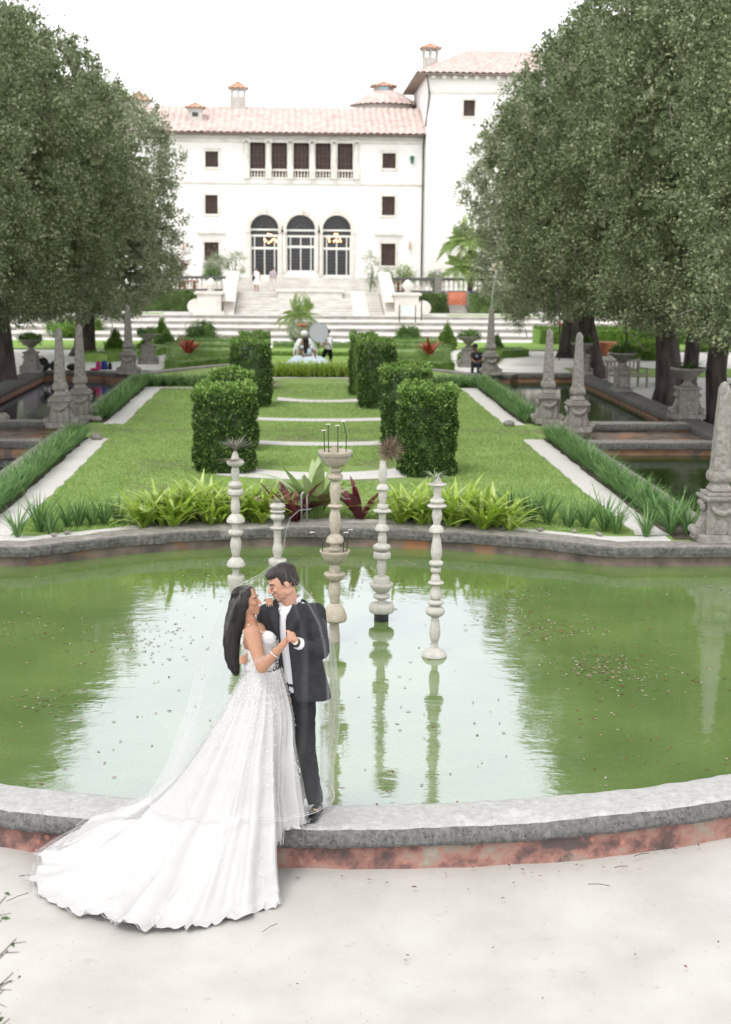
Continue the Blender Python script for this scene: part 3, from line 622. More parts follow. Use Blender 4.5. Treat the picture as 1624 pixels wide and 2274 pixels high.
def chimney(xl, xr, ytop, ycap, ybase, Y, holes=True, parent=rf, lab=None):
    x0, zt = fx(xl, ytop, Y); x1, zc = fx(xr, ycap, Y); zb = fx(xl, ybase, Y)[1]; w = (x1-x0)*.74; cx = (x0+x1)/2
    mb = MB(); H = zc-zb; hh = .5 if holes else 0
    mb.box((cx, Y, (zb-.6+zc-hh)/2), (w, w, zc-hh-zb+.6), taper=1.06 if holes else 1)
    if holes:
        for sx in (-1, 0, 1):
            for sy in (-1, 1): mb.box((cx+sx*w*.43, Y+sy*w*.43, zc-hh/2), (w*.17, w*.17, hh))
        mb.box((cx, Y, zc-.04), (w*1.12, w*1.12, .08))
    else: mb.mi = 1; mb.box((cx, Y-w/2-.01, zc-.42), (w*.4, .03, .26)); mb.mi = 0
    o = mb.build('chimney', [M['chim'], M['glass_dark']], parent)
    m2 = MB(); pyr(m2, cx, Y, zc, w, w, zt-zc); m2.build('chimney_cap', M['tile_o'], o) if parent is not rf else m2.build('chimney_cap', M['tile_o'], vl)
chimney(507, 551, 182, 198, 248, 101.4)
chimney(413, 456, 229, 241, 280, 98.6, holes=False)
chimney(277, 341, 204, 226, 250, 103, holes=False)
# round turret with lantern behind the ridge
tz = fx(850, 232, 105)[1]; tx = fx(856, 230, 105)[0]; R_ = (fx(935, 230, 105)[0]-fx(778, 230, 105)[0])/2
mb = MB(); mb.lathe([(R_-.35, tz-3), (R_-.35, tz-.05)], (tx, 106, 0), 32); tu = mb.build('turret', M['chim'], vl)
mb = MB(); n = 72
prof = [(R_, tz-.05), (R_*.72, tz+.42), (1.0, tz+.95), (.1, tz+1.1)]; vs = []; fs = []
for i, (r, z) in enumerate(prof):
    for j in range(n): a = 2*PI*j/n; rr = r*(1+(.02 if j % 2 else 0)); vs.append((tx+rr*math.cos(a), 106+rr*math.sin(a), z+(.07 if j % 2 else 0)*(r/R_)))
for i in range(3):
    for j in range(n): fs.append((i*n+j, i*n+(j+1) % n, (i+1)*n+(j+1) % n, (i+1)*n+j))
mb.add(vs, fs); mb.build('turret_roof', M['tile'], vl)
lz = fx(852, 209, 106)[1]; lt = fx(852, 194, 106)[1]; lx = fx(852, 200, 106)[0]
mb = MB(); mb.lathe([(.78, lz-.4), (.78, lt)], (lx, 106, 0), 8); mb.build('lantern', M['chim'], tu)
mb = MB(); mb.box((lx, 106-.76, (lz+lt)/2+.12), (.62, .05, .3)); mb.build('lantern_window', mat('sky_blue_glass', (.35,.5,.6), rough=.2), tu)
mb = MB(); pyr(mb, lx, 106, lt, 1.5, 1.5, .35, over=.2); mb.build('lantern_roof', M['tile_o'], tu)
# tower
YT = 96.0; TE = 15.72; tx0 = 7.86; tx1 = 26
tw_ = opening(1030, 222, 1055, 258, YT)
mb = MB(); wallgrid(mb, tx0, tx1, 1.85, TE, [tw_], YT)
mb.add([(tx0, YT, 1.85), (tx0, YT+12, 1.85), (tx0, YT+12, TE), (tx0, YT, TE)], [(0,3,2,1)]); mb.build('tower_wall', M['white_stucco'], vl)
mb = MB(); a, b, c, d = tw_; mb.b2(a, b, YT+.3, YT+.34, c, d); mb.build('tower_shutter', M['shutter'], vl)
mb = MB()
for q in ((a-.14, b+.14, d, d+.15), (a-.14, b+.14, c-.15, c), (a-.14, a, c, d), (b, b+.14, c, d)): mb.b2(q[0], q[1], YT-.06, YT+.04, q[2], q[3])
mb.b2(tx0, tx1, YT-.07, YT-.003, TE-1.2, TE-1.08)
for k in range(24): mb.b2(tx0+.2+k*.7, tx0+.45+k*.7, YT-.5, YT-.004, TE-.32, TE-.12)
mb.build('tower_trim', M['trim'], vl)
zt = fx(1100, 112, 101)[1]; e = .75; mb = MB()
A = (tx0-e, YT-e, TE); B = (tx1+e, YT-e, TE); Cc = (tx1+e, YT+12+e, TE); D = (tx0-e, YT+12+e, TE); r0 = (11.2, 101.5, zt); r1 = (tx1-3.5, 101.5, zt)
tiled(mb, A, B, r0, r1); tiled(mb, D, A, r0, r0, rows=10); tiled(mb, Cc, D, r1, r0, rows=6); tiled(mb, B, Cc, r1, r1, rows=6); mb.build('tower_roof', M['tile'], vl)
mb = MB(); mb.b2(tx0-e+.04, tx1, YT-e+.04, YT+12, TE-.09, TE-.01); mb.build('tower_soffit', mat('dark_soffit', (.26,.21,.18), rough=.8), vl)
x0, zt2 = fx(933, 97, 98.5); x1, zc2 = fx(980, 110, 98.5); cx = (x0+x1)/2; zb2 = fx(940, 165, 98.5)[1]; w_ = .95
mb = MB(); mb.box((cx, 98.5, (zb2+zc2-.55)/2), (w_, w_, zc2-.55-zb2), taper=1.1)
for sx in (-1, 0, 1):
    for sy in (-1, 1): mb.box((cx+sx*.44, 98.5+sy*.44, zc2-.28), (.16, .16, .56))
mb.box((cx, 98.5, zc2-.03), (1.15, 1.15, .08)); mb.build('tower_chimney', M['chim'], vl)
mb = MB(); pyr(mb, cx, 98.5, zc2, 1.1, 1.1, zt2-zc2, over=.15); mb.build('chimney_cap', M['tile_o'], vl)
# drainpipe, lamp
mb = MB(); mb.tube([(7.72, YF-.72, EAV-.05), (7.72, YF-.15, EAV-.6), (7.72, YF-.12, 2)], .05, 8); mb.tube([(7.76, 95.3, TE-.1), (8.0, YT-.1, TE-1.3), (7.78, YT+.1, EAV+.5)], .05, 8); mb.build('drainpipe', M['metal_dark'], vl)
x, z = fx(915, 354); mb = MB().lathe([(.04,-.32),(.09,-.2),(.16,.12),(.17,.14),(.05,.22)], (x, YF-.22, z), 6); mb.box((x, YF-.1, z), (.05, .22, .05)); mb.build('wall_lantern', mat('green_bronze', (.03,.12,.09), rough=.5), vl)
for xx, yy in ((408, 545), (910, 545)):
    x, z = fx(xx, yy); mb = MB().box((x, YF-.12, z), (.08, .12, .5)); mb.box((x, YF-.2, z-.1), (.14, .14, .28), taper=.7); mb.build('wall_sconce', mat('pale_rust', (.5,.33,.26)) if xx == 408 else bpy.data.materials['pale_rust'], vl)
# ================================================================= STAIR AND TERRACE
st = thing('grand_staircase', 'broad pale stone staircase rising to the villa terrace between two sloping parapets', 'stairs', (.3, 84, .8))
mb = MB(); n = 8
for k in range(n): mb.b2(-4.1, 4.5, 84.2+k*.75, 90.35, .8+k*.138+(.002 if k else 0), .8+(k+1)*.138)
mb.build('step', M['pale_step'], st, bevel=.02)
mb = MB(); mb.slabx([(83.9, .80), (90.3, 1.98), (90.3, 1.2), (84.1, .78)], 2.75, 3.65); mb.build('smooth_ramp', M['white_stucco'], st)
mb = MB(); mb.b2(-1.7, 2.2, 88.2, 90.5, .8, 1.98); mb.b2(-1.8, 2.3, 88.1, 90.6, 1.98, 2.1); mb.build('central_block', M['trim'], st, bevel=.03)
for s, xx in ((-1, -4.45), (1, 4.85)):
    mb = MB(); mb.slabx([(83.6, .75), (84.4, 1.75), (90.6, 3.0), (90.6, .8)], xx-.3, xx+.3); mb.slabx([(83.5, 1.55), (84.2, 1.9), (90.7, 3.2), (90.7, 3.0), (84.3, 1.74)], xx-.38, xx+.38)
    mb.build('parapet', M['trim'], st, bevel=.02)
    mb = MB(); px = xx+s*1.0
    mb.b2(px-1.0, px+.8, 83.0, 84.6, .75, .98); mb.b2(px-.75, px+.6, 83.15, 84.5, .98, 1.95); mb.b2(px-.9, px+.75, 83.05, 84.6, 1.95, 2.1); mb.tube([(px+s*.9, 83.2, 1.25), (px+s*.9, 84.4, 1.25)], .42, 16)
    pd = mb.build('newel_pedestal', M['trim'], st, bevel=.02)
    mb = MB().lathe([(.3,0),(.12,.12),(.32,.3),(.34,.45),(.2,.62),(.05,.75)], (px, 83.8, 2.1), 14); mb.build('finial', M['trim'], pd, smooth=True)
mb = MB()
for k in range(5): mb.b2(-4.6, 4.9, 93.4+k*.5, 96.98, 1.9+k*.165+.002, 1.9+(k+1)*.165)
mb.build('upper_step', M['pale_step'], st)
def balustrade(x0, x1, lab, Y=90.5, z=1.9):
    t = thing('terrace_balustrade', lab, 'balustrade', ((x0+x1)/2, Y, z)); mb = MB()
    mb.b2(x0, x1, Y-.18, Y+.18, z, z+.16); mb.b2(x0, x1, Y-.2, Y+.2, z+.80, z+.96); mb.build('rail', M['stone_dark'], t, bevel=.02)
    n = int((x1-x0)/3.0); 
    for k in range(n+1):
        x = x0+(x1-x0)*k/n; mb = MB().b2(x-.22, x+.22, Y-.21, Y+.21, z-.0, z+.97); mb.build('pier', M['stone'], t, bevel=.015)
    nb = min(90, int((x1-x0)/.30)); base = MB().lathe([(.08,0),(.08,.06),(.04,.12),(.10,.28),(.035,.48),(.07,.58),(.08,.64)], (0,0,0), 8)
    b0 = base.build('baluster', M['trim'], t, smooth=True, local=True); b0.location = (x0+.3-(x0+x1)/2, 0, .16)
    for k in range(1, nb):
        x = x0+(x1-x0)*(k+.5)/nb
        if min(abs(x-(x0+(x1-x0)*j/n)) for j in range(n+1)) < .27: continue
        b = b0.copy(); C.objects.link(b); b.location = (x-(x0+x1)/2, 0, .16); adopt(b, t)
    return t
balustrade(-16.5, -4.75, 'weathered stone balustrade on the terrace to the left of the staircase'); balustrade(5.15, 17.5, 'weathered stone balustrade on the terrace to the right of the staircase')
rw = thing('retaining_wall', 'grey stone wall carrying the terrace balustrades behind the clipped hedges', 'wall', (0, 90.2, .8))
mb = MB(); mb.b2(-40, -4.76, 89.9, 90.18, .8, 1.9); mb.b2(5.16, 40, 89.9, 90.18, .8, 1.9); mb.build('masonry', M['stone_dark'], rw)
# ================================================================= LEAF MASSES
def shell_points(n, rng, blobs, clusters, spread, flat=1.0, relief=0):
    # clusters of points on the outer skin of a union of ellipsoids (centre, radii)
    bl = [(np.array(c, float), np.array(r, float)) for c, r in blobs]
    wts = np.array([ (r[0]*r[1]*r[2])**(2/3) for c, r in bl]); wts /= wts.sum()
    idx = rng.choice(len(bl), clusters*3, p=wts); d = rng.normal(size=(clusters*3, 3)); d /= np.linalg.norm(d, axis=1)[:, None]
    Cc = np.array([bl[i][0] for i in idx]); Rr = np.array([bl[i][1] for i in idx]); Pt = Cc+d*Rr*rng.uniform(.86, 1.02, clusters*3)[:, None]
    keep = np.ones(len(Pt), bool)
    for i, (c, r) in enumerate(bl):
        q = (((Pt-c)/(r*.86))**2).sum(1); keep &= ~((q < 1) & (idx != i))
    Pt = Pt[keep][:clusters]; nn = d[keep][:clusters]; m = len(Pt); per = max(1, n//m)
    
    if relief:
        Pt = Pt[:m].copy(); q = np.array([vnoise(p, .55, 3)*.9+vnoise(p, 1.5, 5)*.7 for p in Pt]); Pt = Pt+nn*(relief*np.clip(q-.05, -1, .30))[:, None]
    sz = spread*rng.uniform(.45, 1.4, m); S = np.repeat(Pt, per, 0)+rng.normal(size=(m*per, 3))*np.repeat(sz, per)[:, None]*np.array([1, 1, flat]); Nn = np.repeat(nn, per, 0)
    return S, Nn
def leafblob(name, blobs, n, L_, W_, material, parent=None, clusters=None, spread=.12, rng=RNG, core=True, loc=None, label=None, cat=None, group=None, zmin=None, extra=None):
    Pt, Nn = shell_points(n, rng, blobs, clusters or max(12, n//28), spread)
    if zmin is not None: k = Pt[:, 2] > zmin; Pt = Pt[k]; Nn = Nn[k]
    parts = [leafquads(Pt, L_, W_, rng, Nn)]
    V, F = merge(parts)
    if core:
        mb = MB()
        for c, r in blobs: mb.ell(c, [q*.80 for q in r], 16, 10)
        F4 = np.array([f if len(f) == 4 else (f[0], f[1], f[2], f[2]) for f in mb.f]); 
        me = bpy.data.meshes.new(name); vs = V.tolist()+mb.v; b = len(V); fs = F.tolist()+[tuple(i+b for i in f) for f in mb.f]; me.from_pydata(vs, [], fs); me.update()
    else: me = npmesh(V, F, name)
    o = link(name, me, material, parent, loc=loc, local=loc is not None)
    if label: tag(o, label, cat, group)
    return o
# clipped pillars: rounded square section
def pillar_hedge(x, y, w, d, h, lab, n=9000, z0=.33, L_=.062, W_=.036, matn='hedge', seed=1, jag=.07):
    rng = np.random.default_rng(seed); m = n
    # sample side + top surface
    per = 2*(w+d); side = per*h; top = w*d; k = int(m*side/(side+top)); u = rng.uniform(0, 1, k)*2*PI; e = 4.5
    cu, su = np.cos(u), np.sin(u); rr = (np.abs(cu)**e+np.abs(su)**e)**(-1/e)
    zz = rng.uniform(0.02, 1, k)*h; px = cu*rr*w/2; py = su*rr*d/2; Ns = np.stack([cu, su, np.zeros(k)+.15], 1)
    a = rng.uniform(-1, 1, (m-k, 2)); Pt = np.stack([a[:, 0]*w/2, a[:, 1]*d/2, np.full(m-k, h)], 1); Nt = np.tile([0, 0, 1.0], (m-k, 1))
    A = np.concatenate([np.stack([px, py, zz], 1), Pt]); Nn = np.concatenate([Ns, Nt])
    lump = np.array([vnoise(p, 3.2, seed)*jag*1.6+vnoise(p, 9, seed)*jag for p in A]); A = A+Nn*(lump+rng.uniform(-.05, .012, m))[:, None]
    V, F = leafquads(A, L_, W_, rng, Nn, up=.3); mb = MB()
    ns = 24; prof = [(.90, .0), (.92, h*.5), (.92, h*.93), (.6, h*.965), (.02, h*.97)]; vs = []; fs = []
    for i, (q, z) in enumerate(prof):
        for j in range(ns):
            t = 2*PI*j/ns; r = (abs(math.cos(t))**e+abs(math.sin(t))**e)**(-1/e); vs.append((math.cos(t)*r*w/2*q, math.sin(t)*r*d/2*q, z))
    for i in range(len(prof)-1):
        for j in range(ns): fs.append((i*ns+j, i*ns+(j+1) % ns, (i+1)*ns+(j+1) % ns, (i+1)*ns+j))
    b = len(V); V = np.concatenate([V, np.array(vs)]); F = np.concatenate([F, np.array(fs)+b])
    t = thing('clipped_hedge', lab, 'hedge', (x, y, z0), 'clipped hedge blocks beside the lawn walk')
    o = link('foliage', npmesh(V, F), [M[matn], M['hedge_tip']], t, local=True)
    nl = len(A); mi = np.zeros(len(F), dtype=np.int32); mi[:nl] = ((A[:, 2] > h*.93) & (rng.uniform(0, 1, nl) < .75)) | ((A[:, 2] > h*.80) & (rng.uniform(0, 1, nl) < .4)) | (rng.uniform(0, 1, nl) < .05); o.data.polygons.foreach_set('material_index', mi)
    s = MB(); s.tube([(-.05, 0, -.05), (0, .03, h*.5)], .05, 7); s.tube([(.12, .05, -.05), (.05, .05, h*.5)], .04, 7); s.build('stem', M['bark'], t, local=True)
    return t
pillar_hedge(-1.77, 26.55, 1.04, 0.84, 1.55, 'tall dark clipped hedge block nearest the camera on the left of the walk', 17000, seed=1)
pillar_hedge(-1.72, 29.40, 0.82, 0.76, 1.61, 'lighter clipped hedge block partly hidden behind the nearest left one', 10000, seed=2)
pillar_hedge(-1.67, 38.00, 0.98, 0.91, 1.71, 'third clipped hedge block along the left of the walk, leaning wide at its top', 9000, seed=3)
pillar_hedge(-1.69, 42.60, 0.86, 0.81, 1.67, 'farthest clipped hedge block on the left of the walk', 7000, seed=4)
pillar_hedge(1.95, 26.15, 0.97, 0.84, 1.59, 'tall dark clipped hedge block nearest the camera on the right of the walk', 17000, seed=5)
pillar_hedge(1.82, 29.80, 0.94, 0.81, 1.69, 'broad clipped hedge block partly hidden behind the nearest right one', 10000, seed=6)
pillar_hedge(1.63, 37.80, 0.86, 0.91, 1.75, 'third clipped hedge block along the right of the walk with rounded shoulders', 9000, seed=7)
pillar_hedge(1.44, 41.20, 0.72, 0.76, 1.71, 'farthest clipped hedge block on the right of the walk', 7000, seed=8)
# ================================================================= STRIPS OF GRASSY IRIS
def bladestrip(name, pts, n, L_, W_, material, lab=None, cat='plants', kind=None, rng=RNG, droop=.5, group=None, spread=.12, per=14):
    m = n//per; Bc = []; Dr = []
    for k in range(m):
        t = rng.uniform(0, len(pts)-1.001); i = int(t); a = np.array(pts[i]); b = np.array(pts[i+1]); c = a+(b-a)*(t-i); c[:2] += rng.uniform(-spread, spread, 2)
        for q in range(per): an = rng.uniform(0, 2*PI); Bc.append(c+np.array([math.cos(an), math.sin(an), 0])*rng.uniform(0, .05)); Dr.append([math.cos(an), math.sin(an), 0])
    V, F = straps(np.array(Bc), np.array(Dr), L_, W_, rng, seg=4, droop=droop, lift=1.25); o = link(name, npmesh(V, F), material)
    return tag(o, lab, cat, group, kind)
for s, nm in ((-1, 'left'), (1, 'right')):
    bladestrip('grass_strip', [(s*5.16, 21.0, .33), (s*5.16, 31.3, .33)], 5600, .40, .014, M['iris'], 'long strip of leaning dark green grass along the nearer %s canal' % nm, kind='stuff', spread=.13)
    bladestrip('grass_strip', [(s*5.16, 34.4, .33), (s*5.16, 44.2, .33)], 5000, .42, .016, M['iris'], 'strip of dark green grass along the farther %s canal past the lawn gap' % nm, kind='stuff', spread=.13)
    bladestrip('grass_strip', [(s*2.4, 43.9, .33), (s*5.1, 43.9, .33)], 2500, .38, .016, M['iris'], 'band of dark green grass closing the far %s corner of the lawn' % nm, kind='stuff', spread=.5)
# iris clumps in the front bed
def straplant(name, nleaf, L_, W_, material, rng, droop=.6, lift=1.2, base=.04, seg=5):
    an = rng.uniform(0, 2*PI, nleaf); D = np.stack([np.cos(an), np.sin(an), np.zeros(nleaf)], 1); B = D*rng.uniform(0, base, nleaf)[:, None]
    V, F = straps(B, D, L_, W_, rng, seg=seg, droop=droop, lift=lift); return npmesh(V, F, name)
def place_mesh(name, me, material, loc, rz, sc_, lab, cat, group):
    o = bpy.data.objects.new(name, me); C.objects.link(o); o.location = loc; o.rotation_euler = (random.uniform(-.1, .1), random.uniform(-.1, .1), rz); o.scale = (sc_,)*3
    if not me.materials: me.materials.append(material)
    tag(o, lab, cat, group); ORG[o] = Vector(loc); return o
irm = [straplant('iris', 50, .48, .018, M['iris'], RNG, droop=.35, lift=1.35) for _ in range(3)]
il = [(40,1192),(88,1180),(112,1186),(150,1172),(175,1170),(205,1168),(232,1166),(262,1162)]
ir = [(1134,1152),(1180,1160),(1216,1164),(1262,1172),(1300,1175),(1342,1178),(1368,1184),(1436,1192),(1490,1186),(1528,1188),(1510,1160)]
for side, lst in (('left', il), ('right', ir)):
    for k, (x, y) in enumerate(lst):
        g = G(x, y, .33); place_mesh('iris_clump', irm[k % 3], M['iris'], g, random.uniform(0, 6), random.uniform(.85, 1.15), 'dark green iris clump with upright blades in the front bed, %s end' % side, 'iris', 'iris clumps at the %s end of the front bed' % side)
# lime bromeliads, two drifts
brm = [straplant('brome', 28, .62, .060, M['brome'], RNG, droop=.75, lift=1.15, base=.03) for _ in range(4)]
rb = random.Random(3)
def drift(x0, x1, n, side):
    for k in range(n):
        x = x0+(x1-x0)*((k*.618) % 1); yy = fy(x)+.42+rb.uniform(.05, 1.15)*(1 if abs(x-(x0+x1)/2) < 1.3 else .6)
        place_mesh('bromeliad', brm[k % 4], M['brome'], (x+rb.uniform(-.06, .06), yy, .33), rb.uniform(0, 6), rb.uniform(.8, 1.2), 'lime green strap-leaved bromeliad in the %s drift behind the pool rim' % side, 'bromeliad', 'lime bromeliads in the %s drift' % side)
drift(-2.68, -.80, 40, 'left'); drift(1.05, 2.75, 30, 'right')
brr = [straplant('brome', 20, .80, .115, M['brome_red'], RNG, droop=.70, lift=1.2, base=.05) for _ in range(2)]
for (x, y, s_, lab) in ((655,1158,1.0,'burgundy bromeliad with broad arching leaves to the left of the fountain'), (800,1152,1.0,'burgundy bromeliad with upright wine-red leaves to the right of the fountain'), (625,1150,.7,'smaller burgundy bromeliad beside the lime drift on the left')):
    place_mesh('red_bromeliad', brr[0 if x < 700 else 1], M['brome_red'], G(x, y, .33), rb.uniform(0, 6), s_, lab, 'bromeliad', None)
bgm = straplant('brome', 16, .92, .20, M['brome_big'], RNG, droop=.55, lift=1.3, base=.05)
place_mesh('giant_bromeliad', bgm, M['brome_big'], G(703, 1150, .33), .4, 1.05, 'big grey green bromeliad with very broad leaves behind the central fountain', 'bromeliad', None)
# small stones in the bed
for k, (x, y) in enumerate(((120,1190),(150,1185),(1105,1160),(1128,1168),(1200,1178),(1330,1188),(1275,1182))):
    g = G(x, y, .34); mb = MB().ell((0,0,.02), (.05+.02*(k%3), .04, .025), 10, 6); o = mb.build('pale_stone', M['stone'], None, True, loc=g); tag(o, 'small grey stone lying among the iris clumps in the front bed', 'stone', 'small stones in the front bed'); o.rotation_euler = (0,0,k)
# pipes behind the rim
for k, x in enumerate((670, 682)):
    g = G(x, 1160, .36); mb = MB().tube([(0,0,-.1), (0,0,.42-.02*k), (.03,0,.46-.02*k)], .014, 8); o = mb.build('water_pipe', M['metal_grey'], None, True, loc=g); tag(o, ['left grey metal pipe of the pair standing behind the pool rim', 'right grey metal pipe of the pair standing behind the pool rim'][k], 'pipe', 'grey metal pipes behind the pool rim')
# lime ground cover under the far end
bladestrip('lime_ground_cover', [(-1.6, 47.6, .33), (1.9, 47.6, .33)], 5200, .50, .03, M['brome'], 'wide low band of lime green blades below the far end wall', kind='stuff', spread=.55, droop=.6)
brs = straplant('brome', 15, .45, .07, M['brome_red'], RNG, droop=.8, lift=.9)
for x, y, w_ in ((598,862,'left'), (788,858,'right')): place_mesh('red_bromeliad', brs, M['brome_red'], G(x, y, .33), 1, 1.0, 'small reddish bromeliad at the far end of the walk, %s corner' % w_, 'bromeliad', None)
# ================================================================= SMALL TOPIARY BEYOND THE GARDEN WALL
def cone_tree(xc, ytop, ybase, wpx, lab, Y=None, matn='conifer'):
    g = G(xc, ybase, 0) if Y is None else (P(xc, ybase, Y)[0], Y, 0); top = P(xc, ytop, g[1])[2]; h = top; w_ = wpx/FP*g[1]/2; bl = []
    for k in range(7): t = k/6; r = w_*(1-t*.88)*(.8+.25*math.sin(PI*min(1, t*1.3+.15))); bl.append(((0, 0, .25+t*(h-.45)), (r, r, h*.13)))
    t = thing('cone_shrub', lab, 'shrub', g); leafblob('foliage', bl, 5000, .09, .05, M[matn], t, spread=.05, loc=(0,0,0)); MB().tube([(0,0,-.05),(0,0,.5)], .05, 6).build('stem', M['bark'], t, local=True); return t
cone_tree(256, 725, 790, 38, 'cone shaped evergreen standing alone left of the far left obelisk')
cone_tree(360, 704, 765, 36, 'tall pointed dark cone behind the left urn')
cone_tree(368, 728, 776, 40, 'paler rounded cone in front of the tall pointed one on the left', matn='box')
cone_tree(992, 714, 778, 44, 'pointed yellow green cone beside the right urn')
cone_tree(1102, 738, 790, 26, 'narrow clipped cone behind the far right obelisk', matn='box')
cone_tree(325, 745, 790, 30, 'small pointed shrub tucked behind the left urn')
def round_shrub(xc, yc, ybase, wpx, hpx, lab, matn='box', fl=False, Yd=None, z=0, n=4500, L_=.08):
    g = G(xc, ybase, z) if Yd is None else (P(xc, ybase, Yd)[0], Yd, z); s = g[1]/FP; w_ = wpx*s/2; h = hpx*s
    t = thing('round_shrub', lab, 'shrub', g); rs = random.Random(int(xc)); bl = [((0,0,h*.5), (w_*.9, w_*.8, h*.5))]+[((rs.uniform(-.5,.5)*w_, rs.uniform(-.5,.5)*w_, h*rs.uniform(.45,.8)), (w_*.45, w_*.45, h*.28)) for _ in range(5)]
    leafblob('foliage', bl, n, L_, L_*.6, M[matn], t, spread=.09, loc=(0,0,0)); MB().tube([(0,0,-.05),(0,0,h*.5)], .04, 6).build('stem', M['bark'], t, local=True)
    if fl:
        f = MB()
        for k in range(14): a = rs.uniform(0, 6.28); e = rs.uniform(.1, 1.2); f.ell((w_*.9*math.cos(a)*math.cos(e), w_*.8*math.sin(a)*math.cos(e), h*.5+h*.5*math.sin(e)), (.05,.05,.05), 6, 5)
        f.build('blossom', M['white_plain'] if fl == 1 else M['brome_scarlet'], t, local=True)
    return t
round_shrub(448, 745, 782, 72, 62, 'round green shrub dotted with white flowers behind the left clipped hedges', fl=1)
round_shrub(907, 750, 784, 58, 58, 'round green shrub behind the right clipped hedges')
rbm = straplant('brome', 26, .75, .13, M['brome_scarlet'], RNG, droop=.55, lift=1.0, base=.1)
place_mesh('scarlet_bromeliad', rbm, M['brome_scarlet'], P(418, 784, 54.6), 0, 1.05, 'big scarlet bromeliad with spiky leaves on the left of the clipped parterre', 'bromeliad', None)
place_mesh('scarlet_bromeliad', rbm, M['brome_scarlet'], P(955, 787, 54.6), 2, 1.0, 'big scarlet bromeliad with spiky leaves on the right of the clipped parterre', 'bromeliad', None)
def boxhedge(pts, w_, h, lab, z=0.0, n=None, matn='box', L_=.06, name='low_hedge', grp=None, closed=False):
    rng = np.random.default_rng(int(abs(pts[0][0]*100)+abs(pts[0][1]))); P_ = []; Nn = []; q = resample([(a, b, 0) for a, b in pts], .35); Ltot = .35*len(q); n = n or int(Ltot*420)
    mb = MB(); sweep(mb, [(v.x, v.y) for v in q], [(-w_*.46, z-.02), (-w_*.46, z+h*.85), (-w_*.3, z+h*.95), (w_*.3, z+h*.95), (w_*.46, z+h*.85), (w_*.46, z-.02)])
    for _ in range(n):
        i = rng.integers(0, len(q)-1); v = q[i].lerp(q[i+1], rng.uniform()); t = (q[i+1]-q[i]).normalized(); nr = Vector((t.y, -t.x, 0)); s = rng.uniform(-1, 1)
        if rng.uniform() < .5: p = v+nr*(s*w_*.5)+Vector((0,0,z+h)); d = Vector((0,0,1))
        else: sg = 1 if s > 0 else -1; p = v+nr*(sg*w_*.5)+Vector((0,0,z+h*rng.uniform(0, 1))); d = nr*sg
        p = p+d*(vnoise(p, 3, 3)*.06+rng.uniform(-.04, .02)); P_.append(p[:]); Nn.append(d[:])
    V, F = leafquads(np.array(P_), L_, L_*.6, rng, np.array(Nn)); me = bpy.data.meshes.new(name); b = len(V); me.from_pydata(V.tolist()+mb.v, [], F.tolist()+[tuple(i+b for i in f) for f in mb.f]); me.update()
    o = link(name, me, M[matn]); return tag(o, lab, 'hedge', grp)
for s, nm in ((-1, 'left'), (1, 'right')):
    boxhedge([(s*4.9, 51.3), (s*3.6, 53.2), (s*1.9, 54.4)], .7, .55, 'bright low hedge running along the far wall on the %s' % nm, matn='conifer')
    circ = [(s*3.9+1.4*math.cos(a*PI/8), 57.2+2.0*math.sin(a*PI/8)) for a in range(17)]; boxhedge(circ, .7, .75, 'curled low box hedge of the %s parterre' % nm)
    boxhedge([(s*2.3, 55.6), (s*2.1, 61.8), (s*5.6, 63)], .6, .7, 'straight low box hedge bounding the %s parterre' % nm)
boxhedge([(-8.6, 57.5), (-7.2, 60.5), (-6.6, 63.5)], 1.6, .35, 'wide pale green ground hedge behind the left obelisks', matn='conifer')
boxhedge([(6.7, 57.5), (7.4, 61), (9.0, 62.5)], 1.6, .35, 'wide pale green ground hedge behind the right obelisk', matn='conifer')
boxhedge([(-1.6, 66.8), (2.0, 66.8)], .4, .25, 'thin low hedge across the bright lawn behind the seated girl', matn='box')
boxhedge([(-3, 61.5), (3.4, 61.5)], .3, .15, 'faint clipped edging line across the bright lawn', matn='conifer')
# tall hedges under the terrace
M['hedge_far'] = leafmat('tall_hedge_leaves', (.05,.09,.025), (.10,.16,.045), (.24,.36,.12), trans=.2, clump=1.2)
boxhedge([(-16, 88.2), (-6.6, 88.2)], 1.7, 1.15, 'tall square hedge below the balustrade to the left of the stairs', z=.8, matn='hedge_far', L_=.13, n=9000, name='tall_hedge')
boxhedge([(6.3, 88.2), (8.5, 88.2)], 1.7, 1.05, 'short tall hedge between the stairs and the coral doorway', z=.8, matn='hedge_far', L_=.13, n=3500, name='tall_hedge')
boxhedge([(9.9, 88.2), (13.4, 88.2)], 1.7, 1.05, 'tall square hedge to the right of the coral doorway', z=.8, matn='hedge_far', L_=.13, n=4500, name='tall_hedge')
dw = thing('coral_doorway', 'coral painted panel over a grey stone base between the tall hedges', 'doorway', (9.2, 88.6, .8)); MB().b2(8.6, 9.75, 88.3, 88.5, 1.25, 2.05).build('coral_panel', M['coral_paint'], dw); MB().slabx([(86.9,.8),(88.28,1.28),(88.28,.8)], 8.65, 9.7).build('ramp', M['stone'], dw); mb = MB(); mb.b2(8.45,8.6,88.1,88.6,.8,2.1); mb.b2(9.75,9.9,88.1,88.6,.8,2.1); mb.build('jamb', M['stone'], dw)
sg = thing('garden_sign', 'small pale notice board on two dark posts beside the right stair pedestal', 'sign', G(905, 716, .8)); g0 = Vector(G(905, 716, .8))
mb = MB(); mb.box((0,0,.62), (.62,.05,.5)); mb.build('board', mat('pale_blue_board', (.70,.76,.80)), sg, local=True); mb = MB(); mb.box((-.42,0,.45), (.05,.05,.9)); mb.box((.42,0,.45), (.05,.05,.9)); mb.build('post', M['metal_dark'], sg, local=True)
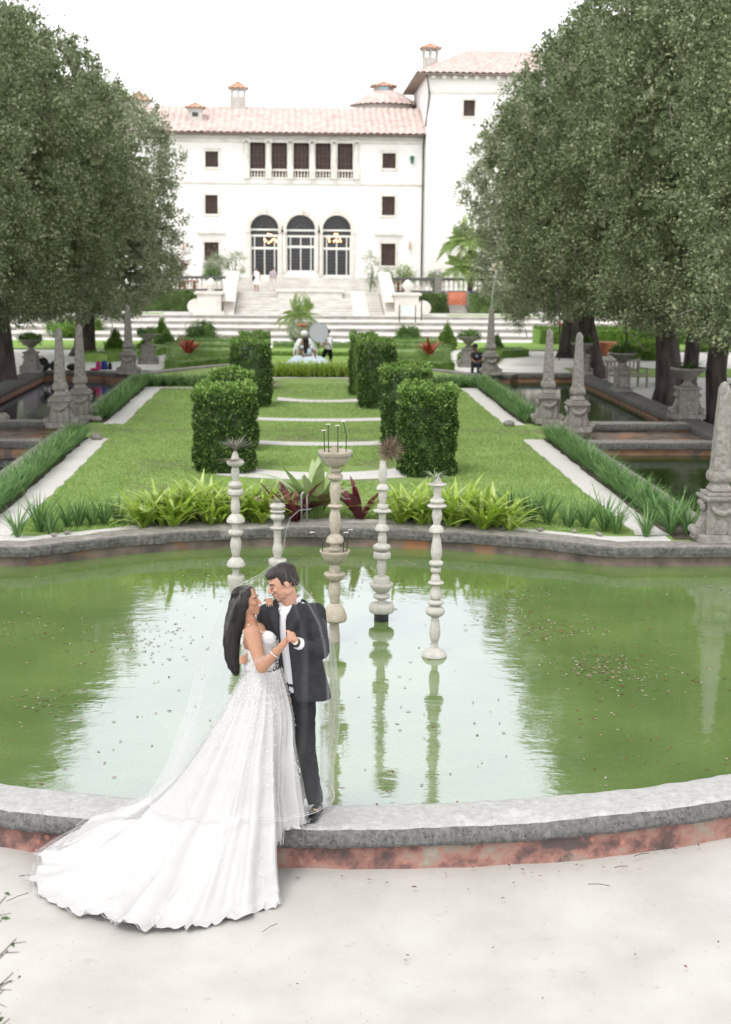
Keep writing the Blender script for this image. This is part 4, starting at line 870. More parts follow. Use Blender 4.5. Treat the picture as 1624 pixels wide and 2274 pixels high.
mb = MB().box((0,0,.6), (.06,.06,1.2)); tag(mb.build('dark_post', M['metal_dark'], None, loc=G(936, 712, .8)), 'single thin dark post beside the coral doorway', 'post')
# ================================================================= POTS ON THE TERRACE
potm = MB().lathe([(.15,0),(.17,.02),(.24,.42),(.27,.44),(.27,.5),(.24,.5),(.22,.45),(.02,.44)], (0,0,0), 18)
p0 = potm.build('plant_pot', M['terracotta'], None, True); 
for k, (x, nm) in enumerate(((378,'leftmost'),(398,'second'),(411,'third'),(432,'fourth'),(866,'left'),(884,'middle'),(893,'right'))):
    o = p0 if k == 0 else copy_tree(p0); o.location = (P(x, 640, 91.6)[0], 91.6, 1.9); o.scale = (1.1,1.1,1.35)
    tag(o, '%s terracotta pot behind the %s balustrade' % (nm, 'left' if k < 4 else 'right'), 'plant pot', 'terracotta pots on the terrace')
def wisp(xc, ytop, ybot, wpx, Y, lab, matn, n=1500, L_=.12, dens=1):
    g = P(xc, ybot, Y); s = Y/FP; w_ = wpx*s/2; h = (ybot-ytop)*s; t = thing('terrace_shrub', lab, 'shrub', (g[0], Y, 1.9)); zb = g[2]-1.9; rs = random.Random(int(xc+ytop))
    bl = [((rs.uniform(-.45,.45)*w_, rs.uniform(-.4,.4)*w_, zb+h*rs.uniform(.25,.85)), (w_*.42, w_*.42, h*.24)) for _ in range(8)]
    leafblob('foliage', bl, n, L_, L_*.4, M[matn], t, spread=.16, core=False, loc=(0,0,0)); mb = MB()
    for k in range(5): b = bl[k][0]; mb.tube([(0,0,0), (b[0]*.4, b[1]*.4, b[2]*.5), b], .025, 5)
    mb.build('stem', M['bark'], t, local=True)
wisp(518, 563, 632, 62, 91.4, 'pale feathery shrub between the left balustrade and the doors', 'pale_leaf', 1500)
wisp(472, 568, 622, 56, 91.8, 'bushy pale shrub in front of the lowest left window', 'pale_leaf', 2600)
wisp(468, 598, 628, 40, 91.3, 'dark green potted foliage on the left balustrade', 'box', 1500)
wisp(398, 570, 626, 40, 91.8, 'dry reddish twiggy plant at the left end of the balustrade', 'dry', 700, .2)
wisp(822, 560, 640, 50, 91.6, 'pale feathery shrub to the right of the arched doors', 'pale_leaf', 1300)
wisp(862, 604, 636, 30, 91.4, 'low dark green plant behind the right balustrade', 'box', 1200)
wisp(900, 594, 636, 46, 91.6, 'bright green bushy plant behind the right balustrade', 'palm', 2200)
wisp(963, 605, 636, 50, 91.8, 'blue green spiky plant near the drainpipe', 'pale_leaf', 1800)
# fan palm right of the tower base, behind the oaks
def fronds(name, nf, L_, mat_, rng, up=1.0, leafl=.35, nl=26, droop=.5):
    Bs = []; Ds = []; parts = []
    for k in range(nf):
        an = rng.uniform(0, 2*PI); el = rng.uniform(.15, 1.45)*up; pts = []
        for j in range(nl):
            t = (j+1)/nl; r = L_*t*math.cos(el)+.1*t; z = L_*t*math.sin(el)-L_*droop*t*t*math.cos(el)*.9
            pts.append((r*math.cos(an), r*math.sin(an), z))
        pts = np.array(pts); sd = np.array([-math.sin(an), math.cos(an), 0])
        for s in (-1, 1):
            n = nl; B = pts; D = s*sd+np.array([math.cos(an), math.sin(an), .15])*.55; D = D/np.linalg.norm(D); Ll = leafl*np.sin(np.linspace(.35, PI-.2, n))[:, None]
            W_ = .0045*leafl/.35; T = B+D*Ll+np.array([0,0,-.35])*Ll; V = np.stack([B, (B+T)/2+np.array([0,0,W_*1.6]), T, (B+T)/2-np.array([0,0,W_*1.6])+sd*0], 1).reshape(-1, 3); parts.append((V, np.arange(n*4).reshape(n, 4)))
    V, F = merge(parts); return npmesh(V, F, name)
pt = G(668, 757, 0); tpl = thing('potted_palm', 'feathery green palm in a terracotta pot raised at the foot of the staircase', 'palm', (pt[0]-.0, 70.5, 0))
S_ = 70.5/FP
ctr = P(664, 706, 70.5)[2]
fo = link('fronds', fronds('fronds', 34, 1.30, M['palm'], np.random.default_rng(5), leafl=.40, nl=46, droop=.95, up=1.05), M['palm'], tpl, loc=(0,0,ctr+.05))
MB().tube([(0,0,ctr-.35),(0,0,ctr+.15)], [.13,.09], 10).build('trunk', M['bark'], tpl, local=True)
MB().lathe([(.20,ctr-.72),(.28,ctr-.42),(.31,ctr-.40),(.31,ctr-.32),(.25,ctr-.33),(.02,ctr-.35)], (0,0,0), 18).build('pot', M['terracotta'], tpl, True, local=True)
MB().box((0,.1,(ctr-.72)/2), (.7,.7,ctr-.72)).build('pedestal', M['stone'], tpl, local=True)
round_shrub(676, 735, 757, 66, 50, 'loose leafy shrub spilling round the pots below the palm', matn='pale_leaf', Yd=69.2, z=0, n=2600, L_=.1)
wisp2 = thing('plant_pot', 'second terracotta pot half hidden by leaves below the palm', 'plant pot', (P(672,728,69)[0], 69.0, P(672,738,69)[2])); MB().lathe([(.16,0),(.26,.34),(.28,.36),(.28,.42),(.02,.40)], (0,0,0), 16).build('pot_body', M['terracotta'], wisp2, True, local=True)
fp = P(1010, 560, 90.5); t = thing('fan_palm', 'bright yellow green palm between the tower and the right oaks', 'palm', (fp[0]+1.0, 90.5, .8))
link('fronds', fronds('fronds', 46, 2.1, M['palm'], np.random.default_rng(8), leafl=.75, nl=44, droop=.95, up=1.0), M['palm'], t, loc=(0,0,4.2)); link('fronds', fronds('fronds', 36, 1.8, M['palm'], np.random.default_rng(9), leafl=.7, nl=40, droop=1.0, up=.9), M['palm'], t, loc=(-.4,0,2.7)); MB().tube([(0,0,0),(0,0,4.2)], .17, 10).build('trunk', M['bark'], t, local=True)
# background on the right below the oak crowns
gw = thing('garden_wall', 'long cream yellow wall far behind the right oaks', 'wall', (26, 93, .8)); MB().b2(12, 60, 92.8, 93.2, .78, 4.6).build('masonry', mat('cream_plaster', (.66,.58,.42), (.74,.67,.52), .6, .9), gw)
lw_ = thing('garden_wall', 'long cream wall far behind the left oaks', 'wall', (-30, 93, .8)); MB().b2(-60, -19, 92.8, 93.2, .78, 3.6).build('masonry', bpy.data.materials['cream_plaster'], lw_)
boxhedge([(11.3, 71.2), (15.5, 71.6), (19, 71.4)], 1.5, .75, 'flower bed of green shrubs with red blooms behind the right obelisks', matn='conifer', L_=.12, n=7000, name='flower_bed')
mb = MB(); rs = random.Random(4)
for k in range(12): x = 11.2+rs.uniform(0, 7.5); mb = MB().ell((0,0,0), (.09,.09,.08), 8, 6); o = mb.build('red_bloom', M['brome_scarlet'], None, True, loc=(x, 71.2+rs.uniform(-.4,.3), .85+rs.uniform(0, .45))); tag(o, 'round red bloom above the flower bed behind the right obelisks', 'flower', 'red blooms of the right flower bed')
for k, (x, y, nm) in enumerate(((1390,800,'behind the middle oak trunks'),(1445,800,'right of the big oak trunk'),(1560,780,'near the right edge between trunks'))):
    round_shrub(x, y-20, y, 60, 34, 'low bright green shrub '+nm, matn='conifer', n=3500)
ob = thing('planter_box', 'large terracotta coloured planter behind the leaning oak trunk', 'planter', G(1340, 790, 0)); MB().lathe([(.42,0),(.5,.5),(.56,.52),(.56,.6),(.03,.58)], (0,0,0), 20).build('bowl', M['terracotta'], ob, True, local=True)
round_shrub(150, 735, 750, 100, 40, 'low yellow green shrub under the left oak crown', matn='conifer', n=5000)
round_shrub(205, 730, 742, 50, 34, 'small round shrub between the left pair of obelisks', matn='conifer', n=2500)
# ================================================================= OBELISKS
def obelisk(loc, rz, lab, mirror=1):
    t = thing('obelisk', lab, 'obelisk', loc, 'weathered stone obelisks around the garden', rz); S = M['stone']
    mb = MB(); mb.box((0,0,.06), (.62,.50,.12)); mb.box((0,0,.35), (.40,.38,.46)); mb.box((0,0,.595), (.47,.44,.03)); mb.box((0,0,.635), (.52,.49,.05)); mb.box((0,0,.685), (.44,.42,.05))
    mb.build('pedestal', S, t, local=True, bevel=.012)
    mb = MB(); mb.lathe([(.20,0),(.22,.03),(.165,.10),(.16,.14)], (0,0,.71), 4); mb.v = [(x*math.cos(0)-y*0, y, z) for x, y, z in mb.v]; mb.lathe([(.205,.14),(.225,.18),(.225,.24),(.20,.29)], (0,0,.71), 4)
    mb.build('neck', S, t, local=True, bevel=.015)
    mb = MB(); mb.lathe([(.185,1.0),(.17,1.05),(.100,2.12),(.098,2.15),(.06,2.22),(.01,2.25)], (0,0,0), 4); sh = mb.build('shaft', S, t, local=True, bevel=.012)
    for s in (-1, 1):
        mb = MB(); sc_ = []
        for k in range(18): u = k/17; sc_.append((s*(.20+.17*(1-u)**1.8+.012*math.sin(u*9)), .06+.52*u))
        poly = [(s*.19, .06)]+sc_+[(s*.19, .58)]; mb.slab(poly if s > 0 else poly[::-1], -.10, .10); mb.tube([(s*.33,-.12,.16),(s*.33,.12,.16)], .065, 14); mb.tube([(s*.235,-.115,.54),(s*.235,.115,.54)], .045, 12); mb.ell((s*.24,-.07,.49), (.045,.07,.06), 8, 6)
        mb.build('scroll_bracket', S, t, local=True, bevel=.01)
    mb = MB(); pts = [(-.15,-.20,.52),(-.09,-.235,.455),(0,-.25,.43),(.09,-.235,.455),(.15,-.20,.52)]; mb.tube(pts, [.03,.04,.05,.04,.03], 8); mb.ell((0,-.2,.22), (.10,.05,.13), 10, 7); mb.build('carved_garland', S, t, local=True)
    return t
ob0 = obelisk((5.50, 19.72, .36), .0, 'tall near obelisk at the right edge on the corner of the pool rim')
for loc, rz, lab in (((5.52, 34.0, .36), 0, 'left one of the two middle obelisks beside the right canal dam'), ((5.92, 32.4, .36), 0, 'right one of the two middle obelisks beside the right canal dam'), ((5.97, 47.9, .36), .1, 'farthest obelisk on the right with trickling water at its tip'),
    ((-5.80, 32.9, .36), 0, 'left one of the two middle obelisks beside the left canal dam'), ((-5.60, 34.6, .36), 0, 'right one of the two middle obelisks beside the left canal dam'), ((-5.97, 47.6, .36), -.1, 'farthest obelisk on the left in front of the oak crown')):
    copy_tree(ob0, loc, rz, label=lab)
# thin water jet at the far right obelisk
mb = MB(); mb.tube([(0,0,0),(.02,0,.5),(.10,0,1.05),(.17,0,1.22),(.22,0,1.15)], [.02,.018,.016,.014,.01], 6)
M['jet'] = sheer('thin_water_jet', (.9,.93,.95), .35, .6); o = mb.build('water_jet', M['jet'], None, True, loc=(5.97, 47.9, 2.6)); tag(o, 'thin arc of water spraying from the farthest right obelisk', 'water jet')
# ================================================================= URNS ON PEDESTALS
def urn(loc, lab, rz=0, s=1.0, plant='box'):
    t = thing('garden_urn', lab, 'urn', loc, 'stone urns on scrolled pedestals', rz); S = M['stone']
    mb = MB(); mb.box((0,0,.05), (.72,.5,.10)); mb.box((0,0,.36), (.42,.40,.54)); mb.box((0,0,.655), (.50,.48,.05)); mb.build('pedestal', S, t, local=True, bevel=.012)
    for q in (-1, 1):
        m2 = MB(); poly = [(q*.2,.08)]+[(q*(.21+.16*(1-u)**1.6), .08+.46*u) for u in [k/12 for k in range(13)]]+[(q*.2,.56)]; m2.slab(poly if q > 0 else poly[::-1], -.11, .11); m2.tube([(q*.31,-.13,.17),(q*.31,.13,.17)], .07, 12); m2.tube([(q*.235,-.12,.5),(q*.235,.12,.5)], .045, 10); m2.build('scroll_bracket', S, t, local=True)
    mb = MB().lathe([(.15,.68),(.17,.70),(.09,.76),(.08,.80),(.12,.83),(.25,.95),(.36,1.03),(.38,1.05),(.38,1.09),(.33,1.09),(.30,1.04),(.02,1.0)], (0,0,0), 24); mb.build('bowl', S, t, True, local=True)
    t.scale = (s,)*3; return t
u0 = urn(G(330, 808, .36), 'stone urn with low plants on the far left wall beside the obelisk')
ul = [(G(1040, 815, .36), 'stone urn behind the seated man on the far right wall', 0, 1.0), ((9.1, 48.2, .36), 'dark stone urn in front of the leaning oak trunk', 0, .98), ((9.15, 42.3, .36), 'stone urn with bushy plant on the right bank before the bench', PI/2, 1.05),
      ((9.2, 35.2, .36), 'large stone urn with ferny plant on the right bank by the upper dam', 0, 1.15), ((9.35, 31.0, .36), 'stone urn on the right bank partly hidden behind the near obelisk', 0, 1.1), ((-9.2, 48.0, .36), 'stone urn in shade at the far end of the left bank', 0, 1.0)]
urns = [u0]
for loc, lab, rz, s in ul: urns.append(copy_tree(u0, loc, rz, s, lab))
pl = []
for k, u in enumerate(urns):
    sc_ = u.scale[0]; loc = (u.location[0], u.location[1], u.location[2]+1.05*sc_); nm = 'urn_plant'
    labs = ['pale succulent tuft filling the far left urn', 'spiky tuft in the urn behind the seated man', 'flat green tuft in the urn before the leaning oak', 'bushy dark green tuft in the urn by the bench', 'ferny spreading tuft in the large urn by the upper dam', 'ferny tuft in the urn behind the near obelisk', 'shaded green tuft in the far left bank urn']
    if k in (4, 5): me = straplant('fern', 60, .42, .03, M['iris'], RNG, droop=.8, lift=.7, base=.15); o = link(nm, me, M['hedge'], loc=loc, local=True)
    else: o = leafblob(nm, [((0,0,.06), (.32,.32,.14))], 1800, .07, .03, M['hedge' if k in (2,3) else 'box'], None, spread=.05, loc=loc)
    tag(o, labs[k], 'plant', 'plants in the stone urns')
# pale fluted post and bench on the right bank
g = G(1357, 851, 0); mb = MB(); mb.lathe([(.17,0),(.17,.05),(.15,.07),(.14,.95),(.17,.97),(.17,1.02),(.10,1.06)], (0,0,0), 20, jit=.03); tag(mb.build('stone_post', M['trim'], None, loc=g), 'pale fluted stone post standing left of the garden bench', 'post')
bn = thing('garden_bench', 'weathered wooden bench behind the urn on the right bank', 'bench', G(1392, 862, 0), rotz=.5); BW = mat('grey_bench_wood', (.20,.18,.15), (.34,.31,.27), 9, .9)
mb = MB(); 
for k in range(4): mb.box((0,-.2+.13*k,.44), (1.5,.11,.03))
mb.build('seat', BW, bn, local=True)
mb = MB(); mb.box((0,.26,.88), (1.5,.04,.07)); mb.box((0,.25,.55), (1.5,.04,.05))
for k in range(9): mb.box((-.66+.165*k,.255,.71), (.05,.025,.3))
mb.build('backrest', BW, bn, local=True)
for sx in (-1, 1):
    for sy in (-1, 1): MB().box((sx*.68,sy*.22,.31 if sy < 0 else .43), (.06,.06,.62 if sy < 0 else .86)).build('leg', BW, bn, local=True)
    MB().box((sx*.68,0,.64), (.07,.55,.04)).build('armrest', BW, bn, local=True)
# round rock ornament on the left dam and a small rock
mb = MB().ell((0,0,.1), (.16,.14,.14), 12, 8); o = mb.build('stone_ball', M['stone'], None, True, loc=G(8, 938, .30)); tag(o, 'rounded stone sitting at the left end of the red dam floor', 'stone')
for k, (x, y, lab) in enumerate(((215,935,'small pale rock at the edge of the left canal coping'),(1130,945,'small pale rock at the edge of the right canal coping'),(215,975,'grey rock beside the left pair of obelisks'))):
    mb = MB().ell((0,0,.05), (.14,.1,.08), 10, 6); o = mb.build('rock', M['stone'], None, True, loc=G(x, y, .34)); tag(o, lab, 'rock')
# ================================================================= FOUNTAIN COLUMNS
def column(xp, ybase, ytop, pieces, lab, zb=.08, mt='fountain', name='stacked_stone_column', wscale=1.0, dark_foot=False):
    # pieces: (y pixel top, y pixel bottom, kind, half width px) measured on the photo from top to bottom
    g = G(xp, ybase, zb); Y = g[1]; t = thing(name, lab, 'fountain column', g, None if name != 'stacked_stone_column' else 'stacked stone columns standing in the pool')
    s = None; pp = P(xp, ybase, Y)[2]
    def z(y): return P(xp, y, Y)[2]-zb
    px = (P(xp+50, ybase, Y)[0]-P(xp-50, ybase, Y)[0])/100
    rs = random.Random(int(xp))
    for (ya, yb, k, hw) in pieces:
        z1, z0 = z(ya), z(yb); h = z1-z0; r = hw*px; f = {'disc': [(.82,0),(.97,.12),(1,.35),(1,.7),(.93,.95),(.85,1)], 'dome': [(.86,0),(1,.10),(.98,.3),(.80,.66),(.55,.88),(.40,1)], 'cup': [(.5,0),(.72,.25),(.92,.6),(1,.86),(.98,1)], 'bulb': [(.62,0),(.82,.2),(1,.42),(1,.55),(.85,.8),(.62,1)],
             'vase': [(.62,0),(.72,.15),(.95,.45),(1,.66),(.86,.88),(.70,1)], 'vaseup': [(.66,0),(.95,.2),(1,.40),(.84,.7),(.66,1)], 'neck': [(1,0),(.9,.2),(.86,.5),(.92,.85),(1,1)], 'ball': [(.55,0),(.85,.18),(1,.42),(1,.58),(.85,.84),(.55,1)],
             'lens': [(.5,0),(.86,.22),(1,.48),(.92,.72),(.5,1)], 'foot': [(.95,0),(1,.05),(.98,.3),(.82,.8),(.78,1)], 'cone': [(1,0),(.98,.15),(.72,.6),(.35,.93),(.1,1)]}.get(k)
        if k == 'bowl':
            prof = [(.12,0),(.45,.04),(.78,.38),(.95,.78),(1,.9),(1,1.0),(.92,1.0),(.84,.86),(.6,.72),(.05,.70)]
            MB().lathe([(a*r, b*h) for a, b in prof], (0,0,z0), 40, cap=False).build('bowl', M[mt], t, True, local=True); continue
        mb = MB().lathe([(a*r*(1+rs.uniform(-.015,.015)), b*h*(1.0)) for a, b in f], (rs.uniform(-.003,.003), 0, z0), 28, jit=.006)
        nm = {'disc':'stone_disc','dome':'stone_dome','cup':'stone_cup','vase':'stone_baluster','vaseup':'stone_baluster','neck':'stone_neck','ball':'stone_ball','bulb':'stone_baluster','lens':'stone_disc','foot':'stone_foot','cone':'stone_cap'}[k]
        mm = M[mt] if not (dark_foot and ya > ybase-22) else M['stone_dark']; mb.build(nm, mm, t, True, local=True, bevel=.004)
    return t, Y, z
def Z3(l, x0=700, y0=1450, sc_=1.624):   # measured on an enlargement of the photo, converted to view pixels
    return [((y0+a/sc_)/1.576, (y0+b/sc_)/1.576, k, w/sc_/1.576) for a, b, k, w in l]
c1, Yc1, z1_ = column(965, 1457, 1062, Z3([(350,392,'cone',24),(388,408,'lens',54),(408,474,'neck',24),(474,510,'ball',40),(506,534,'lens',56),(536,628,'vase',29),(625,672,'dome',43),(672,698,'neck',22),(698,830,'vaseup',32),(826,866,'lens',42),(868,898,'disc',29),(898,950,'dome',28),(944,970,'lens',46),(970,1048,'dome',34),(1050,1088,'lens',46),(1090,1148,'ball',55),(1148,1292,'vaseup',31),(1290,1332,'neck',20),(1326,1378,'dome',72)]), 'white stone column standing on a flat disc, rightmost in the pool')
c2, Yc2, z2_ = column(847, 1378, 1010, Z3([(262,395,'vaseup',24),(392,430,'dome',36),(430,512,'vase',24),(510,536,'disc',32),(536,562,'lens',52),(562,618,'neck',22),(616,662,'dome',40),(662,736,'vaseup',26),(732,778,'lens',51),(780,820,'disc',49),(822,922,'vase',27),(922,964,'disc',46),(960,1010,'cup',67),(1012,1052,'lens',50),(1050,1078,'neck',24),(1074,1126,'disc',72),(1130,1178,'neck',28)]), 'white stone column right of the central fountain on a black foot', dark_foot=True)
MB().lathe([(.075,-.03),(.085,0),(.085,.10),(.07,.16)], (0,0,0), 20).build('wet_foot', M['black_leather'], c2, True, local=True)
c3, Yc3, z3_ = column(525, 1345, 1000, Z3([(205,252,'cone',22),(252,296,'ball',49),(300,378,'vase',24),(378,424,'lens',40),(424,458,'disc',45),(458,566,'vaseup',27),(564,616,'dome',52),(618,652,'neck',22),(650,694,'ball',44),(696,808,'vase',32),(810,866,'dome',53),(866,926,'neck',22),(916,1040,'cup',49),(1040,1095,'disc',40)]), 'white stone column behind the bride, leftmost in the pool')
c4, Yc4, z4_ = column(617, 1253, 1115, Z3([(502,542,'ball',44),(540,560,'lens',44),(560,604,'ball',42),(604,640,'neck',24),(636,654,'lens',44),(654,758,'neck',24),(735,822,'vase',30),(820,856,'disc',52)]), 'shortest white stone column near the far rim, left of the central fountain')
mf = 832/300
def Z4(l): return [((1480+a/2.7733)/1.576, (1480+b/2.7733)/1.576, k, w/2.7733/1.576) for a, b, k, w in l]
cf, Ycf, zcf = column(743, 1425, 965, Z4([(215,300,'neck',34),(268,430,'bowl',164),(430,486,'ball',50),(484,562,'lens',78),(564,792,'vase',56),(786,828,'lens',75),(832,1078,'bulb',58),(1074,1164,'dome',88),(1164,1206,'neck',46),(1198,1246,'ball',62),(1236,1366,'bowl',145),(1366,1486,'ball',52),(1454,1536,'cup',105),(1536,1752,'vase',62),(1750,1924,'dome',118),(1924,2125,'foot',56)]), 'tall central fountain with two bowls behind the couple', mt='fountain_warm', name='central_fountain')
def nozz(lst, zr, r0):
    for k, (a, h, bend) in enumerate(lst):
        x, y = r0*math.cos(a), r0*math.sin(a); mb = MB().tube([(x,y,zr-.05),(x*1.05,y*1.05,zr+h*.5),(x*(1+bend*.6),y*(1+bend*.6),zr+h*.8),(x*(1+bend),y*(1+bend),zr+h)], .0055, 6); o = mb.build('nozzle_pipe', M['metal_dark'], cf, True, local=True)
        MB().tube([(x*(1+bend)-.026,y*(1+bend),zr+h),(x*(1+bend)+.026,y*(1+bend),zr+h+.003)], .006, 6).build('nozzle_tip', M['trim'], o, True, local=True)
zb1 = zcf((1480+268/2.7733)/1.576); zb2 = zcf((1480+1240/2.7733)/1.576)
nozz([(3.4,.22,.1),(2.2,.27,.1),(4.9,.28,-.2),(.3,.31,-.25)], zb1, .12); nozz([(3.5,.22,.9),(-.9,.23,.35),(.35,.22,.3)], zb2, .14)
mbw = MB().lathe([(.19,0),(.01,.003)], (0,0,zb1-.055), 24); mbw.build('bowl_water', M['water_dark'], cf, True, local=True)
# thin water arcs
M['arc'] = sheer('falling_water', (.85,.9,.9), .22, .4)
gx, gy, gz = G(740, 1425, .08); pts = [P(x, y, 19.0) for x, y in ((692,1130),(665,1133),(645,1150),(636,1175),(632,1200),(630,1222))]
tag(MB().tube(pts, .006, 5).build('water_arc', M['arc'], None, True), 'thin arc of falling water between the rim and the shortest column', 'water jet')
# ripple of splashing water where the arc lands
# air plants on top of the columns
def airplant(xp, yp, Y, L_, n, lab, matn, droop=.5, lift=.8, scl=1, W_=.010):
    p = P(xp, yp, Y); me = straplant('air', n, L_, W_, M[matn], RNG, droop=droop, lift=lift, base=.01); tag(link('air_plant', me, M[matn], loc=p, local=True), lab, 'plant')
airplant(523, 1003, Yc3, .24, 130, 'spiky grey green air plant perched on the leftmost column', 'air', .6, 1.0)
ap = P(866, 1000, Yc2+.05); rg2 = np.random.default_rng(44); dd = rg2.normal(size=(420, 3)); dd /= np.linalg.norm(dd, axis=1)[:, None]; V, F = leafquads(dd*.02, .17, .007, rg2, dd); tag(link('air_plant', npmesh(V, F), M['dry'], loc=ap, local=True), 'shaggy brown air plant clinging to the column right of the fountain', 'plant')
airplant(967, 1064, Yc1, .18, 40, 'pale starry air plant on the rightmost column', 'pale_leaf', .9, .8)
airplant(616, 1118, Yc4, .15, 30, 'tiny grey air plant on the shortest column', 'air', .7, .8)
airplant(515, 1022, Yc3-.08, .14, 60, 'hanging dark root tuft on the side of the leftmost column', 'dry', 1.5, .2, W_=.006)
MB().ell(P(878, 1020, Yc2+.1), (.045,.04,.06), 10, 7)
# ================================================================= FLOATING AND FALLEN LEAVES
def litter(name, pts, L_, W_, mats_, lab, z, cat='leaves'):
    rng = np.random.default_rng(9); n = len(pts); a = rng.uniform(0, 2*PI, n); V = []
    Ls = L_*rng.uniform(.5, 1.4, n); Ws = W_*rng.uniform(.6, 1.3, n); mb = MB()
    for i, (x, y) in enumerate(pts):
        c, s = math.cos(a[i]), math.sin(a[i]); q = [(-.5,0,0),(0,.5,.004*rng.uniform(0,2)),(.5,0,.0),(0,-.5,.004)]; mb.mi = int(rng.integers(0, len(mats_)))
        mb.add([(x+c*u*Ls[i]-s*v*Ws[i], y+s*u*Ls[i]+c*v*Ws[i], z+.003+w_+.002*rng.uniform(0, 1)) for u, v, w_ in q], [(0,3,2,1)])
    o = mb.build(name, mats_, None); return tag(o, lab, cat, None, 'stuff')
LM = [mat('brown_leaf', (.13,.07,.045), rough=.7), mat('tan_leaf', (.34,.25,.18), rough=.7), mat('pale_leaf_litter', (.40,.38,.30), rough=.6), mat('red_brown_leaf', (.22,.09,.06), rough=.7)]
rng = np.random.default_rng(21); pts = []
def inpool(x, y): return math.hypot(x-ACX, y-ACY) < 7.45 and y < fy(max(-4, min(4, x)))-.15
for _ in range(900):
    x, y = rng.uniform(-6, 6), rng.uniform(10.2, 20.3)
    if inpool(x, y) and rng.uniform() < (.35+.65*(vnoise((x, y, 0), .5, 3) > -.05)): pts.append((x, y))
for px, py, sx, sy, n in ((1220,1400,110,26,150),(1330,1480,90,30,130),(1400,1500,150,60,130),(1120,1370,60,30,60),(300,1420,140,50,120),(520,1290,120,26,80),(80,1390,90,60,60),(1150,1330,90,30,60),(100,1560,90,40,50),(850,1300,80,20,50)):
    for _ in range(n):
        g = G(px+rng.normal()*sx*.55, py+rng.normal()*sy*.55, .08)
        if inpool(g[0], g[1]): pts.append(g[:2])
litter('floating_leaves', pts, .046, .020, LM, 'scattered dead leaves floating on the green pool', .081)
pts = [G(x, y, 0)[:2] for x, y in ((1160,1945),(1180,1952),(1290,1925),(1130,1935),(1435,1895),(1455,1900),(1475,1893),(1500,1899),(1340,1940),(1280,1935),(820,1968),(860,1975),(920,1985),(1140,1975),(1200,1960),(1040,1990),(460,1950),(108,2020),(85,1985),(60,1925),(345,2150),(395,2175),(410,2190),(1050,1940),(760,1960),(990,1955),(1240,1950),(1380,1930),(1550,1890),(1420,1945))]
pts += [(rng.uniform(-2.5,3), rng.uniform(7.2,9.5)) for _ in range(34)]
pts = [p for p in pts if not (-2.4 < p[0] < -.5)]
litter('fallen_leaves', pts, .040, .016, [LM[0], LM[1], LM[3]], 'dry brown leaves scattered on the pale sand below the red wall', .045)
mb = MB()
for x, y, a in ((60,1945,.1),(40,1992,.8),(1425,1898,.4),(1380,1925,.2),(600,2060,.9),(1330,1965,-.2)):
    g = G(x, y, .05); l = .05+.04*rng.uniform(); mb.tube([(g[0]-l*math.cos(a), g[1]-l*math.sin(a), g[2]), (g[0], g[1]+.006, g[2]+.004), (g[0]+l*math.cos(a), g[1]+l*math.sin(a), g[2])], .0025, 4)
tag(mb.build('twigs', M['bark'], None), 'thin dry twigs lying on the pale sand', 'twigs', None, 'stuff')
